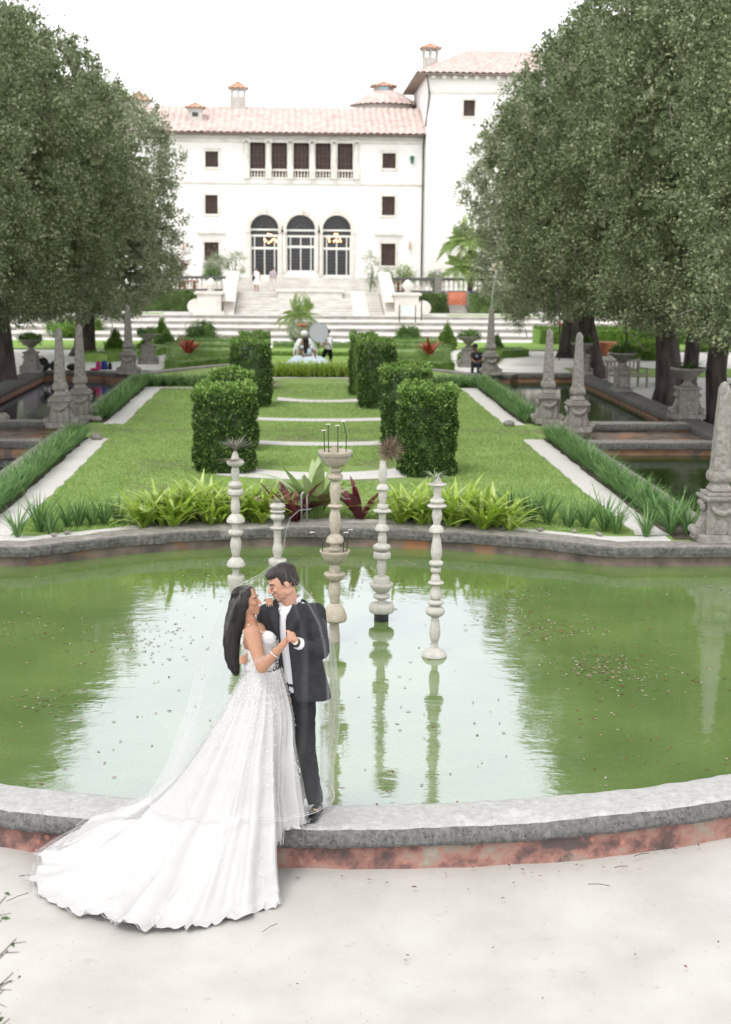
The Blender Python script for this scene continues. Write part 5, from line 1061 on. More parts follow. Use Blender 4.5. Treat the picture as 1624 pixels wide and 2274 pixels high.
# ================================================================= OAKS
def oak(base, trunk, tr, boxc, boxr, lab, nl, L_, W_, matn='oak', seed=1, limbs=6, e=3.0, nb=46, spread=.28, sag=0, group='clipped oak trees along the canals', zcut=None, clus=64, core=True):
    rng = np.random.default_rng(seed); rs = random.Random(seed); c = np.array(boxc, float); r = np.array(boxr, float)
    # lumpy skin: sub-crowns spread over a rounded box
    bl = [(c, r*.76)]
    for k in range(26):
        d = rng.normal(size=3); d /= np.linalg.norm(d); q = (np.abs(d)**e).sum()**(-1/e); s = rng.uniform(.55, .72); bl.append((c+d*q*r*s, np.array([rng.uniform(1.0, 1.6)]*2+[rng.uniform(.8, 1.2)])*min(1.3, r[0]/3.2)))
    for k in range(240):   # tufts of new growth standing proud of the crown, with gaps between them
        d = rng.normal(size=3); d /= np.linalg.norm(d); q = (np.abs(d)**e).sum()**(-1/e); s = rng.uniform(.84, .99); w_ = rng.uniform(.40, .92); bl.append((c+d*q*r*s, np.array([w_, w_, w_*rng.uniform(.6, .95)])))
    # core box (squarish ellipsoid) from more ellipsoids at the corners
    for sx in (-1, 1):
        for sy in (-1, 1):
            for sz in (-1, 1): bl.append((c+np.array([sx*r[0]*.42, sy*r[1]*.42, sz*r[2]*.42]), r*.50))
    Pt, Nn = shell_points(nl, rng, bl, max(60, nl//30), spread*.42, relief=.5)
    # loose sprays reaching out of the clipped skin
    q1, q2 = shell_points(nl//16, rng, [(c_, r_*1.06) for c_, r_ in bl], nl//16//16, .15); Pt = np.concatenate([Pt, q1]); Nn = np.concatenate([Nn, q2])
    if zcut is not None: zz = zcut+np.array([vnoise((p[0], p[1], 0), .9, seed) for p in Pt])*.9; k = Pt[:, 2] > zz; Pt = Pt[k]; Nn = Nn[k]
    t = thing('oak_tree', lab, 'tree', base, group)
    V, F = leafquads(Pt, L_, W_, rng, Nn, up=.35)
    # deep inner leaves, coarse, so that the sky does not shine through the middle
    ni = nl//8; d = rng.normal(size=(ni, 3)); d /= np.linalg.norm(d, axis=1)[:, None]; Pi = c+d*r*(rng.uniform(.3, .9, ni)[:, None]); V2, F2 = leafquads(Pi, L_*3.5, W_*3.8, rng)
    V, F = merge([(V, F), (V2, F2)]); link('crown', npmesh(V, F), M[matn], t)
    mb = MB(); b = Vector(base); tp = Vector(trunk); pts = [b+Vector((0,0,-.1)), b.lerp(tp, .15)+Vector((.02,0,0)), b.lerp(tp, .5)+Vector((rs.uniform(-.08,.08),0,0)), tp]; mb.tube(pts, [tr*1.7, tr*1.12, tr, tr*.92], 14); 
    for p in range(len(mb.v)):
        q = Vector(mb.v[p]); mb.v[p] = tuple(q+Vector((vnoise(q, 3, 2), vnoise(q, 3, 5), 0))*tr*.22)
    tk = mb.build('trunk', M['bark'], t, True)
    for k in range(limbs):
        a = 2*PI*k/limbs+rs.uniform(-.4, .4); e1 = Vector((c[0]+math.cos(a)*r[0]*.75, c[1]+math.sin(a)*r[1]*.75, c[2]+rs.uniform(-.5, .7)*r[2])); m1 = tp.lerp(e1, .45)+Vector((0,0,.5)); mb = MB().tube([tp-Vector((0,0,.15)), tp.lerp(m1, .5), m1, e1], [tr*.6, tr*.45, tr*.28, .03], 8)
        for j in range(4): q = m1.lerp(e1, rs.uniform(.1, .9)); mb.tube([q, q+Vector((rs.uniform(-1.2,1.2), rs.uniform(-1.2,1.2), rs.uniform(-.3,1.2)))], [.05, .012], 5)
        mb.build('limb', M['bark'], tk, True)
    mb = MB()
    for k in range(70):   # fine pale twigs near the skin, on the garden side mostly
        i = rs.randrange(len(Pt)); q = Vector(Pt[i]); n_ = Vector(Nn[i]).normalized(); a = q-n_*rs.uniform(.5, 1.1)+Vector((0,0,-rs.uniform(.2, .8))); e_ = q+n_*.12+Vector((rs.uniform(-.3,.3), rs.uniform(-.3,.3), rs.uniform(.0,.4))); mb.tube([a, a.lerp(e_, .5)+Vector((rs.uniform(-.12,.12), rs.uniform(-.12,.12), .05)), e_], [.022, .014, .005], 4)
        f_ = a.lerp(e_, .55); mb.tube([f_, f_+Vector((rs.uniform(-.4,.4), rs.uniform(-.4,.4), rs.uniform(.1,.5)))], [.010, .003], 4)
    tw_o = mb.build('twigs', M['twig'], tk, True); tw_o['kind'] = 'stuff'
    return t
# right row (nearest first)
oak((10.0, 26.0, 0), (9.9, 26.2, 2.9), .30, (10.8, 25.6, 7.2), (4.0, 4.2, 5.2), 'nearest right oak, crown filling the right edge of the photo', 170000, .085, .05, seed=31, spread=.26, zcut=2.75)
oak((10.03, 35.5, 0), (10.1, 35.6, 3.0), .25, (10.9, 33.8, 7.4), (4.0, 4.4, 5.6), 'second right oak, straight dark trunk beside the large ferny urn', 150000, .095, .055, seed=32, spread=.28, zcut=2.45)
oak((10.38, 41.9, 0), (10.2, 42.0, 3.4), .28, (10.9, 41.5, 7.4), (3.9, 4.2, 5.4), 'third right oak with the thickest trunk in the row', 120000, .11, .062, seed=33, zcut=2.5)
oak((10.15, 51.2, 0), (9.45, 51.4, 3.6), .36, (11.0, 50.5, 7.1), (4.2, 4.8, 5.0), 'fourth right oak with a dark leaning trunk behind an urn', 90000, .125, .07, seed=34, zcut=2.2)
oak((11.2, 61.5, 0), (11.2, 61.5, 3.0), .4, (11.5, 60.5, 6.1), (4.4, 5.2, 4.7), 'farthest right oak whose crown stands before the villa tower', 90000, .13, .075, 'oak_glare_pale', seed=35, zcut=1.7)
oak((12.3, 48.6, 0), (12.1, 48.6, 3.2), .30, (15.0, 46.5, 7.6), (3.2, 4.2, 3.6), 'slim trunked oak of the second right row behind the bench', 40000, .15, .09, 'oak_glare_pale', seed=36, nb=24, zcut=3.6)
oak((11.75, 44.5, 0), (11.9, 44.5, 3.2), .22, (15.0, 38.5, 7.6), (3.0, 4.0, 3.6), 'dark trunk of the second right row between the two thickest trunks', 40000, .15, .09, 'oak_glare_pale', seed=37, nb=24, zcut=3.6)
# left row
oak((-10.0, 30.5, 0), (-9.9, 30.5, 3.0), .3, (-10.7, 31.2, 6.6), (3.9, 4.6, 4.7), 'nearest left oak, crown filling the left edge of the photo', 130000, .095, .055, seed=41, zcut=2.7)
oak((-9.6, 45.5, 0), (-9.8, 45.5, 2.9), .36, (-10.6, 40.0, 6.6), (3.95, 4.8, 4.6), 'second left oak with the dark trunk at the left edge', 120000, .11, .062, seed=42, zcut=2.5)
oak((-10.6, 50.0, 0), (-10.4, 50, 3.0), .3, (-10.3, 49.5, 6.5), (3.9, 4.6, 4.8), 'third left oak, its crown stepping down towards the villa', 90000, .12, .068, seed=43, zcut=2.3)
oak((-9.4, 61.0, 0), (-9.2, 61.0, 2.6), .40, (-10.0, 60.0, 6.1), (4.3, 5.4, 4.9), 'farthest left oak, lowest crown of the row beside the villa windows', 100000, .13, .075, 'oak_glare_pale', seed=44, zcut=1.6)
# hanging vines and moss under the right crowns
for k, (x, y0, y1, Y, r, lab) in enumerate(((1240, 640, 800, 46, .03, 'long bare vine hanging beside the middle obelisks'), (1205, 650, 715, 50, .02, 'short thin vine hanging left of the long one'), (1388, 700, 800, 44, .035, 'dark vine hanging behind the pale fluted post'))):
    a, b = P(x, y0, Y), P(x+2, y1, Y); tag(MB().tube([a, tuple((Vector(a)+Vector(b))/2+Vector((.04,0,0))), b], [r, r*.8, r*.5], 6).build('hanging_vine', M['bark'], None, True), lab, 'vine')
p = P(1148, 690, 56); t = leafblob('hanging_moss', [((0,0,.2), (.35,.35,.6)), ((.22,0,-.35), (.16,.16,.45)), ((-.25,.1,.0), (.2,.2,.5))], 3000, .14, .02, M['oak'], None, spread=.1, loc=p, core=False); tag(t, 'grey hanging moss under the farthest right oak crown', 'moss')
# out of focus shrub twigs at the lower left edge, close to the camera
fg = thing('foreground_shrub', 'blurred leafy twigs of a shrub poking in at the lower left edge', 'shrub', (-2.95, 5.2, .0)); rs = random.Random(5); rng = np.random.default_rng(6)
stems = MB(); Pts = []
for (x, y) in ((14,1990),(6,2040),(18,2110),(30,2160),(8,2200),(2,2250),(22,2262),(-14,1960),(-20,2100),(-16,2210),(36,2085)):
    tip = Vector(P(x, y, 5.0+rs.uniform(-.2,.2))); root = Vector((-2.6, 5.2, .0)); mid = root.lerp(tip, .6)+Vector((-.12,0,.08)); stems.tube([root, mid, tip], [.012, .006, .002], 5)
    for _ in range(9): q = mid.lerp(tip, rs.uniform(.35, 1.02)); Pts.append([q.x+rs.gauss(0,.016), q.y+rs.gauss(0,.02), q.z+rs.gauss(0,.016)])
    for _ in range(3): q = mid.lerp(tip, rs.uniform(.6, 1)); stems.tube([q, q+Vector((rs.uniform(.0,.08), rs.uniform(-.05,.05), rs.uniform(-.03,.06)))], [.0025, .001], 4)
stems.build('stem', M['bark'], fg, True); V, F = leafquads(np.array(Pts), .035, .022, rng); link('foliage', npmesh(V, F), M['hedge'], fg)
# ================================================================= PEOPLE
def headpts(mb, c, yaw, pitch, s=1.0, roll=0.0, female=False, part='skin'):
    R = Matrix.Rotation(yaw, 3, 'Z') @ Matrix.Rotation(pitch, 3, 'Y') @ Matrix.Rotation(roll, 3, 'X'); c = Vector(c)
    def L(p): return c + R @ (Vector(p)*s)
    def E(p, r, n=18, k=12, extra=None): mb.ell(L(p), [q*s for q in r], n, k, R if extra is None else R @ extra)
    def K(a, b, ra, rb): mb.capsule(L(a), L(b), ra*s, rb*s, 10)
    return L, E, K, R
def head(mb, c, yaw, pitch, s=1.0, female=False, roll=0):
    L, E, K, R = headpts(mb, c, yaw, pitch, s, roll)
    jw = .92 if female else 1.0
    E((-.012,0,.035), (.096,.076,.088)); E((.030,0,.005), (.060,.064*jw,.075)); E((.034,0,-.045), (.052,.056*jw,.055)); E((.030,0,-.082), (.050,.044*jw,.034)); E((.066,0,-.103), (.022,.022,.017)); E((-.005,.045*jw,-.065), (.035,.02,.03)); E((-.005,-.045*jw,-.065), (.035,.02,.03))
    E((.075,0,.028), (.018,.050,.013)); K((.088,0,.012), (.113,0,-.030), .0075, .0125 if not female else .0105); E((.102,.012,-.034), (.011,.008,.008), 10, 8); E((.102,-.012,-.034), (.011,.008,.008), 10, 8)
    for sd in (-1, 1): E((.072, sd*.036, -.020), (.022,.020,.020), 12, 8); E((-.012, sd*.075, -.008), (.019,.009,.030), 12, 8); E((-.006, sd*.074, -.032), (.010,.007,.010), 8, 6)
    E((.089,0,-.060), (.013,.024,.007), 12, 8); E((.087,0,-.070), (.013,.021,.008), 12, 8); E((.080,0,-.085), (.015,.02,.01), 10, 8)
    return L, E, K, R
def facebits(parent, L, R, s, brow, lips, lid=None, w=1.0):
    for sd in (-1, 1):
        mb = MB().tube([L((.083, sd*.014, .019)), L((.090, sd*.034, .027)), L((.068, sd*.056, .020))], [.0035*s*w, .0062*s*w, .003*s*w], 6); mb.build('eyebrow', brow, parent, True)
        mb = MB().tube([L((.086, sd*.020, -.004)), L((.088, sd*.033, -.0075)), L((.075, sd*.048, -.004))], [.0018*w, .0036*s*w, .002*w], 6); mb.build('eyelashes', M['hair'], parent, True)
    mb = MB().ell(L((.0955,0,-.0605)), (.0085*s,.021*s,.0052*s), 12, 8, R); mb.ell(L((.0935,0,-.0695)), (.009*s,.018*s,.006*s), 12, 8, R); mb.build('lips', lips, parent, True)
def hand(mb, wrist, palm, tips, r=.0082, pr=.024, s=1.0):
    # wrist point, palm centre, list of (knuckle, mid, tip) chains
    mb.capsule(wrist, palm, pr*.85, pr, 10); 
    for ch in tips: mb.tube([Vector(palm).lerp(Vector(ch[0]), .4)]+[Vector(q) for q in ch], [r*1.25]+[r*1.12, r, r*.72][:len(ch)] if len(ch) == 3 else [r*1.25]+[r]*len(ch), 8)
def V3(x, y, Y): return Vector(P(x, y, Y))
# ----------------------------------------------------------------- GROOM
YG = 9.74
gm = thing('person', 'man in a charcoal suit and open white shirt, head bowed towards the bride', 'person', G(690, 1815, .37))
b = MB(); hy = PI+.26; gc = V3(627, 1291, YG-.02)
L, E, K, R = head(b, gc, hy, rad(24), 1.0)
nb = V3(645, 1343, YG+.03); b.capsule(gc+Vector((.035,.02,-.07)), nb, .056, .062, 14)
b.ell(V3(652,1392,YG+.06), (.13,.08,.12), 16, 10); b.ell(V3(657,1450,YG+.06), (.12,.07,.2), 16, 10); b.ell(V3(662,1530,YG+.04), (.15,.10,.12), 16, 10)
shL = V3(702,1360,9.67); elL = V3(714,1446,9.58); wrL = V3(660,1428,9.41); shR = V3(592,1360,9.88); elR = V3(578,1438,9.98); wrR = V3(552,1462,9.72)
for a_, e_, w_ in ((shL, elL, wrL), (shR, elR, wrR)): b.capsule(nb+Vector((0,.02,-.07)), a_+Vector((0,0,-.02)), .04, .045); b.capsule(a_, e_, .045, .04); b.capsule(e_, w_, .043, .029)
for hp, kn, an in ((V3(673,1550,9.74), V3(681,1665,9.70), V3(699,1775,9.76)), (V3(652,1550,9.85), V3(656,1665,9.84), V3(664,1765,9.87))): b.capsule(hp, kn, .08, .055); b.capsule(kn, an, .052, .036)
# left hand clasping the bride's hand
pl = V3(651,1419,9.375); fg = []
for k in range(4):
    k0 = V3(649+2.2*k, 1405.5+5.4*k, 9.345-.002*k); k1 = V3(641.5+1.2*k, 1403.5+5.6*k, 9.325); k2 = V3(636.5+1.6*k, 1410+5.4*k, 9.322); fg.append((k0, k1, k2))
hand(b, wrL, pl, fg, .0088, .029); b.tube([pl, V3(647,1408,9.36), V3(640,1401,9.37), V3(634,1403,9.375)], [.013,.011,.010,.008], 8)
# right hand on the bride's back
pr_ = V3(545,1464,9.60); fg = []
for k in range(4): fg.append((V3(541,1459+4.6*k,9.575), V3(536.5,1458+4.6*k,9.565), V3(533,1460+4.4*k,9.585)))
hand(b, wrR, pr_, fg, .0088, .027); b.tube([pr_, V3(547,1456,9.56), V3(549,1451,9.55)], [.012,.011,.009], 8)
body = b.organic('body', M['skin_m'], gm, .0055, 5)
facebits(body, L, R, 1.0, M['hair_m'], mat('muted_lips', (.34,.15,.12), rough=.5))
h = MB(); L2, E2, K2, _ = headpts(h, gc, hy, rad(24), 1.0)
E2((-.028,0,.046), (.097,.084,.078)); E2((.012,0,.072), (.075,.067,.046)); E2((.050,.004,.088), (.044,.056,.026)); E2((.02,0,.088), (.07,.06,.036)); E2((-.078,0,.0), (.042,.066,.075)); E2((-.03,.066,.030), (.042,.018,.050)); E2((-.03,-.066,.030), (.042,.018,.050)); K2((.066,-.03,.085), (.090,.0,.066), .016, .007); K2((.066,.03,.085), (.088,.02,.064), .016, .007)
E2((.012,-.064,.018), (.012,.012,.032)); E2((.012,.064,.018), (.012,.012,.032))
h.organic('hair', M['hair_m'], body, .006, 3)
h = MB(); L2, E2, K2, _ = headpts(h, gc, hy, rad(24), 1.0)
E2((.031,0,-.083), (.0525,.0465,.0355)); E2((.067,0,-.103), (.0235,.0235,.0185)); E2((.092,0,-.0525), (.012,.022,.004))
h.build('stubble', M['beard'], body, True)
# shirt
d = Vector((-.45,-.89,0)); lf = Vector((.89,-.45,0))
rings = [(1332,645,.085,.075),(1342,646,.135,.088),(1352,647,.195,.105),(1368,648,.212,.122),(1400,650,.212,.132),(1435,653,.202,.130),(1470,657,.196,.128),(1505,661,.205,.135),(1525,664,.212,.142),(1543,666,.217,.148)]
def ringat(t):
    t = max(0, min(1, t))*(len(rings)-1); i = min(int(t), len(rings)-2); f = t-i; a = rings[i]; c = rings[i+1]; return [a[q]+(c[q]-a[q])*f for q in range(4)]
def jpt(phi, t, off=0.0):
    y, x, rx, ry = ringat(t); c = V3(x, y, YG+.04); e = .9
    cp, sp = math.cos(phi), math.sin(phi); v = d*((ry+off)*math.copysign(abs(cp)**e, cp)) + lf*((rx+off)*math.copysign(abs(sp)**e, sp)); p = c+v
    return p
def gap(t): return .10+.42*max(0, (.28-t)/.28)**1.2+.05*t+.5*max(0, t-.90)**1.0*1.2
V, F = grid(40, 26, lambda u, v: jpt(2*PI*u, .04+v*.86, -.014), True); sh = link('shirt', npmesh(V, F), M['shirt'], gm, True)
mb = MB()
for sg in (-1, 1): # collar wings
    a0 = jpt(sg*.02, .20, .0); a1 = jpt(sg*.62, .13, .004); n0 = nb+d*.030+lf*sg*.030+Vector((0,0,.035)); n1 = nb+lf*sg*.064-d*.02+Vector((0,0,.062)); n2 = nb-d*.062+Vector((0,0,.060)); tip = a1.lerp(a0, .45)+d*.012; 
    mb.add([nb+d*.066+lf*sg*.012+Vector((0,0,-.012)), n1+d*.03, n1-d*.03, n2, tip+Vector((0,0,-.012)), nb+lf*sg*.078+Vector((0,0,.012)), nb-d*.074+Vector((0,0,.02))], [(0,4,5,1), (1,5,2), (2,5,6,3)])
cl = mb.build('collar', M['shirt'], sh); m_ = cl.modifiers.new('thick', 'SOLIDIFY'); m_.thickness = .005
for k in range(6): p = jpt(.0, .20+.115*k, -.009); MB().ell(p, (.005,.005,.005), 8, 6).build('button', M['white_plain'], sh, True)
mb = MB(); 
for k in range(14): mb.add([jpt(.035, .18+.05*k, -.010), jpt(-.035, .18+.05*k, -.010), jpt(-.035, .23+.05*k, -.010), jpt(.035, .23+.05*k, -.010)], [(0,1,2,3)])
mb.build('button_placket', M['shirt'], sh)
# jacket
def jk(u, v):
    t = .05+.95*v; g = gap(t); phi = g+(2*PI-2*g)*u; p = jpt(phi, t, .010)
    fold = .006*math.sin(phi*3+v*9)+.005*vnoise(p, 7, 3)+.004*vnoise(p, 16, 4); p = p+(p-V3(650, 1440, YG+.04)).normalized()*fold
    if v > .9: p = p+Vector((0,0,.05*(1-math.cos(min(PI, abs(u-.5)*2*PI)))*.0))
    return p
V, F = grid(72, 44, jk); jo = link('jacket', npmesh(V, F), M['suit'], gm, True); m_ = jo.modifiers.new('thick', 'SOLIDIFY'); m_.thickness = .009; m_.offset = 1
b = MB()
for a_, e_, w_, r0 in ((shL, elL, wrL, .066), (shR, elR, wrR, .062)):
    w2 = e_.lerp(w_, .90); pts = []; rs_ = []
    for k in range(9): t = k/8; pts.append(a_.lerp(e_, t)+Vector((0,0,.0))); rs_.append(r0*(1.04-.16*t)+.004*math.sin(k*2.1))
    for k in range(1, 8): t = k/7; pts.append(e_.lerp(w2, t)); rs_.append(r0*(.88-.24*t)+.003*math.sin(k*2.6))
    b.tube(pts, rs_, 16); b.ell(e_, (r0*.9,)*3, 12, 8)
    b.ell(a_+Vector((0,0,.0)), (r0*1.05, r0*1.05, r0*1.0), 16, 10); b.capsule(a_, nb.lerp(a_, .45)+Vector((0,0,-.022)), r0*.98, .058)
slv = b.organic('jacket_sleeves', M['suit'], jo, .008, 5)
tx_ = bpy.data.textures.new('cloth_folds', 'CLOUDS'); tx_.noise_scale = .07; dm = slv.modifiers.new('folds', 'DISPLACE'); dm.texture = tx_; dm.strength = .016; dm.mid_level = .5
for sg in (-1, 1):
    mb = MB(); ts = [.10, .17, .25, .33, .40, .47]; wd = [.30, .38, .46, .40, .22, .02]; inn = [gap(t) for t in ts]
    row = []
    for t, g_, w_ in zip(ts, inn, wd): row.append((jpt(sg*(g_-.01), t, .024), jpt(sg*(g_+w_*.5), t, .029), jpt(sg*(g_+w_), t, .021)))
    for q in range(len(ts)-1): mb.add([row[q][0], row[q][1], row[q+1][1], row[q+1][0]], [(0,1,2,3)]); mb.add([row[q][1], row[q][2], row[q+1][2], row[q+1][1]], [(0,1,2,3)])
    mb.add([row[1][2]+Vector((0,0,.0)), row[2][2], row[2][1], row[1][1]], [(0,1,2,3)])
    o = mb.build('lapel', M['suit'], jo, smooth=True); w_m = o.modifiers.new('weld', 'WELD'); w_m.merge_threshold = .002; m_ = o.modifiers.new('thick', 'SOLIDIFY'); m_.thickness = .006
    mb = MB(); c0 = [jpt(sg*(gap(.10)+.0), .10, .024), jpt(sg*(gap(.10)+.30), .10, .024), nb+lf*sg*.095+Vector((0,0,.012)), nb+lf*sg*.080+d*.015+Vector((0,0,.032))]; mb.add(c0, [(0,1,2,3)]); c1 = [c0[3], c0[2], nb-d*.10+lf*sg*.01+Vector((0,0,.01)), nb-d*.085+lf*sg*.01+Vector((0,0,.034))]; mb.add(c1, [(0,1,2,3)]); o = mb.build('jacket_collar', M['suit'], jo); m_ = o.modifiers.new('thick', 'SOLIDIFY'); m_.thickness = .008
for k in range(4): p = elL.lerp(wrL, .50+.08*k)+Vector((.0,-.052,-.030)); MB().ell(p, (.0055,.004,.0055), 8, 6).build('sleeve_button', M['black_leather'], jo, True)
for w_, e_ in ((wrL, elL), (wrR, elR)):
    q = e_.lerp(w_, .87); q2 = e_.lerp(w_, 1.0); MB().tube([q, q2], [.041, .040], 16).build('shirt_cuff', M['shirt'], sh, True)
# watch
wt = thing('wristwatch', 'gold rimmed watch with a white face on the left wrist of the man', 'watch', wrL); q = wrL+(wrL-elL).normalized()*.012; ax = (wrL-elL).normalized()
MB().tube([q-ax*.009, q+ax*.009], [.0335,.0335], 18).build('strap', M['black_leather'], wt, True)
wn = Vector((-.15,-.9,.30)).normalized(); MB().tube([q+wn*.030, q+wn*.040], [.0195,.0195], 20).build('case', M['gold'], wt, True); MB().tube([q+wn*.0395, q+wn*.0412], [.0165,.0165], 20).build('face', M['white_plain'], wt, True)
# trousers
b = MB()
for hp, kn, an, r in ((V3(672,1540,9.75), V3(681,1665,9.70), V3(700,1778,9.75), .094), (V3(650,1540,9.86), V3(656,1665,9.84), V3(664,1770,9.87), .090)):
    b.tube([hp+Vector((0,0,.1)), hp, hp.lerp(kn, .5), kn, kn.lerp(an, .5), an, an+Vector((.004,-.006,-.02))], [r, r*1.0, r*.84, r*.70, r*.64, r*.62, r*.60], 18); b.ell(kn, (r*.7,)*3, 12, 8)
b.ell(V3(662,1520,YG+.04), (.165,.125,.12), 18, 12); tr_ = b.organic('trousers', M['trousers'], gm, .008, 6)
dm = tr_.modifiers.new('folds', 'DISPLACE'); dm.texture = tx_; dm.strength = .014; dm.mid_level = .5
V, F = grid(40, 3, lambda u, v: jpt(2*PI*u, .795+.03*v, -.006), True); be = link('belt', npmesh(V, F), M['black_leather'], gm, True)
# loafers
def shoe(heel, toe, nm='shoe'):
    heel, toe = Vector(heel), Vector(toe); ax = (toe-heel).normalized(); mb = MB(); z = Vector((0,0,1)); m = heel.lerp(toe, .5); rt = Matrix.Rotation(math.atan2(ax.y, ax.x), 3, 'Z')
    mb.ell(heel+ax*.045+z*.04, (.045,.036,.045), 14, 9, rt); mb.ell(m+z*.032, (.10,.040,.034), 16, 9, rt); mb.ell(toe-ax*.055+z*.028, (.055,.044,.028), 14, 9, rt); mb.ell(m-ax*.02+z*.055, (.05,.032,.03), 12, 8, rt)
    o = mb.organic(nm, M['black_leather'], gm, .006, 4); q = m+ax*.02+z*.068; sd = ax.cross(z)
    MB().tube([q-sd*.028-z*.008, q+z*.003, q+sd*.028-z*.008], .004, 6).build('metal_bit', M['gold'], o, True); return o
shoe(G(711, 1800, .365), G(688, 1831, .37)); shoe((V3(668,1790,9.93)[0], 9.93, .365), (V3(655,1800,9.72)[0], 9.70, .365))
# ----------------------------------------------------------------- BRIDE
YB = 9.66
br_ = thing('person', 'bride with long black hair in a white lace gown with a long train', 'person', G(600, 1830, .37))
b = MB(); bc = V3(548, 1334, YB); bs = .88; byaw = rad(-14); bp = rad(-8)
L, E, K, R = head(b, bc, byaw, bp, bs, True)
nk = V3(556, 1378, YB); b.capsule(bc+Vector((-.01,0,-.07)), nk, .043, .047, 14)
b.ell(V3(564,1400,YB), (.085,.135,.055), 18, 10); b.ell(V3(568,1420,YB), (.098,.13,.10), 18, 12); b.ell(V3(590,1419,YB-.06), (.050,.055,.052), 14, 9); b.ell(V3(590,1419,YB+.06), (.050,.055,.052), 14, 9); b.ell(V3(577,1460,YB), (.088,.105,.10), 18, 10); b.ell(V3(582,1512,YB+.01), (.07,.09,.10), 16, 10)
s1, e1, w1 = V3(560,1407,9.52), V3(582,1482,9.42), V3(630,1430,9.355); s2, e2, w2 = V3(571,1403,9.81), V3(588,1385,10.0), V3(602,1344,9.90)
b.ell(s1, (.060,.052,.062), 14, 9); b.capsule(nk, s1, .035, .05); b.capsule(nk, s2, .035, .05); b.capsule(s1, e1, .055, .042, 16); b.capsule(e1, w1, .041, .0245, 16); b.ell(e1.lerp(w1, .3), (.042,.038,.038), 12, 8)
b.capsule(s2, e2, .048, .036); b.capsule(e2, w2, .034, .024)
for s_ in (-1, 1): b.capsule(V3(586,1520,YB+s_*.06), V3(594,1680,YB+s_*.06), .055, .045); b.capsule(V3(592,1680,YB+s_*.07), V3(598,1800,YB+s_*.06), .046, .03); b.ell(V3(602,1815,YB+s_*.06), (.09,.035,.03), 12, 8)
pl = V3(639,1419,9.372); fg = []
for k in range(4): fg.append((V3(644+1.5*k,1408+4.5*k,9.392), V3(652+1.3*k,1404+4.6*k,9.40), V3(657+1.2*k,1410+4.2*k,9.385)))
hand(b, w1, pl, fg, .0072, .023); b.tube([pl, V3(642,1409,9.35), V3(648,1402,9.338)], [.0105,.0095,.0075], 8)
pl = V3(599,1334,9.82); fg = []
for k in range(4): fg.append((V3(592.5+4.2*k,1334,9.765), V3(591.5+4.4*k,1338.5,9.735), V3(592.5+4.3*k,1346.0-abs(k-1.3)*1.5,9.725)))
hand(b, w2, pl, fg, .0070, .022); b.tube([pl, V3(589,1331,9.80), V3(586,1336,9.775)], [.0095,.0085,.007], 8)
bb = b.organic('body', M['skin_w'], br_, .0055, 5)
facebits(bb, L, R, bs, M['hair'], M['lips'], w=.6)
for k in range(4): MB().ell(V3(592.6+4.3*k,1347.2-abs(k-1.3)*1.5,9.722), (.003,.003,.0055), 8, 6).build('fingernail', mat('pale_pink_nail', (.6,.48,.46)) if k == 0 else bpy.data.materials['pale_pink_nail'], bb, True)
MB().tube([nk+Vector((.012+.062*math.cos(a), .066*math.sin(a), -.022-.026*math.cos(a))) for a in [2*PI*k/24 for k in range(25)]], .0032, 6).build('necklace', M['silver'], bb, True)
q = e1.lerp(w1, .62); ax = (w1-e1).normalized(); u1 = ax.cross(Vector((0,0,1))).normalized(); u2 = ax.cross(u1); MB().tube([q+(u1*math.cos(a)+u2*math.sin(a))*.038 for a in [2*PI*k/24 for k in range(25)]], .0032, 6).build('bracelet', M['silver'], bb, True)
# hair: mass plus strands
h = MB(); L2, E2, K2, _ = headpts(h, bc, byaw, bp, bs)
E2((-.026,0,.044), (.096,.083,.080)); E2((-.046,0,.0), (.074,.083,.083)); E2((.008,.044,.064), (.056,.036,.052)); E2((.008,-.044,.064), (.056,.036,.052)); E2((.0,0,.070), (.066,.050,.055)); E2((.0,-.070,.015), (.040,.020,.055)); E2((.0,.070,.015), (.040,.020,.055))
hp = [(533,1338,.074,0),(526,1366,.070,.0),(519,1396,.062,-.01),(514,1428,.052,-.01),(515,1460,.044,-.01),(520,1480,.032,0),(525,1494,.014,0)]
for (x, y, r, dy), (x2, y2, r2, dy2) in zip(hp, hp[1:]): h.capsule(V3(x, y, YB+dy-.03), V3(x2, y2, YB+dy2-.03), r*.82, r2*.82, 14); h.capsule(V3(x, y, YB+dy+.05), V3(x2, y2, YB+dy2+.05), r*.82, r2*.82, 14)
ho = h.organic('hair', M['hair'], bb, .008, 4); rs = random.Random(8); stn = MB()
for k in range(330):
    a = rs.uniform(0, 2*PI); o_ = rs.uniform(.72, .98); pts = []; ph = rs.uniform(0, 6); pts.append(L2((-.03+.09*math.cos(a)*.9, .082*math.sin(a), .055+.03*abs(math.sin(a)))))
    for j, (x, y, r, dy) in enumerate(hp): pts.append(V3(x, y+rs.uniform(-4, 4), YB+.01)+Vector((math.cos(a)*r*o_+.010*math.sin(j*1.5+ph), math.sin(a)*(r+.035)*o_, 0)))
    stn.tube(pts[(0 if k % 3 == 0 else 1):], [.0024]*3+[.0028]*(len(pts)-4-(0 if k % 3 == 0 else 1))+[.001], 4)
stn.build('loose_strands', M['hair'], ho, True)
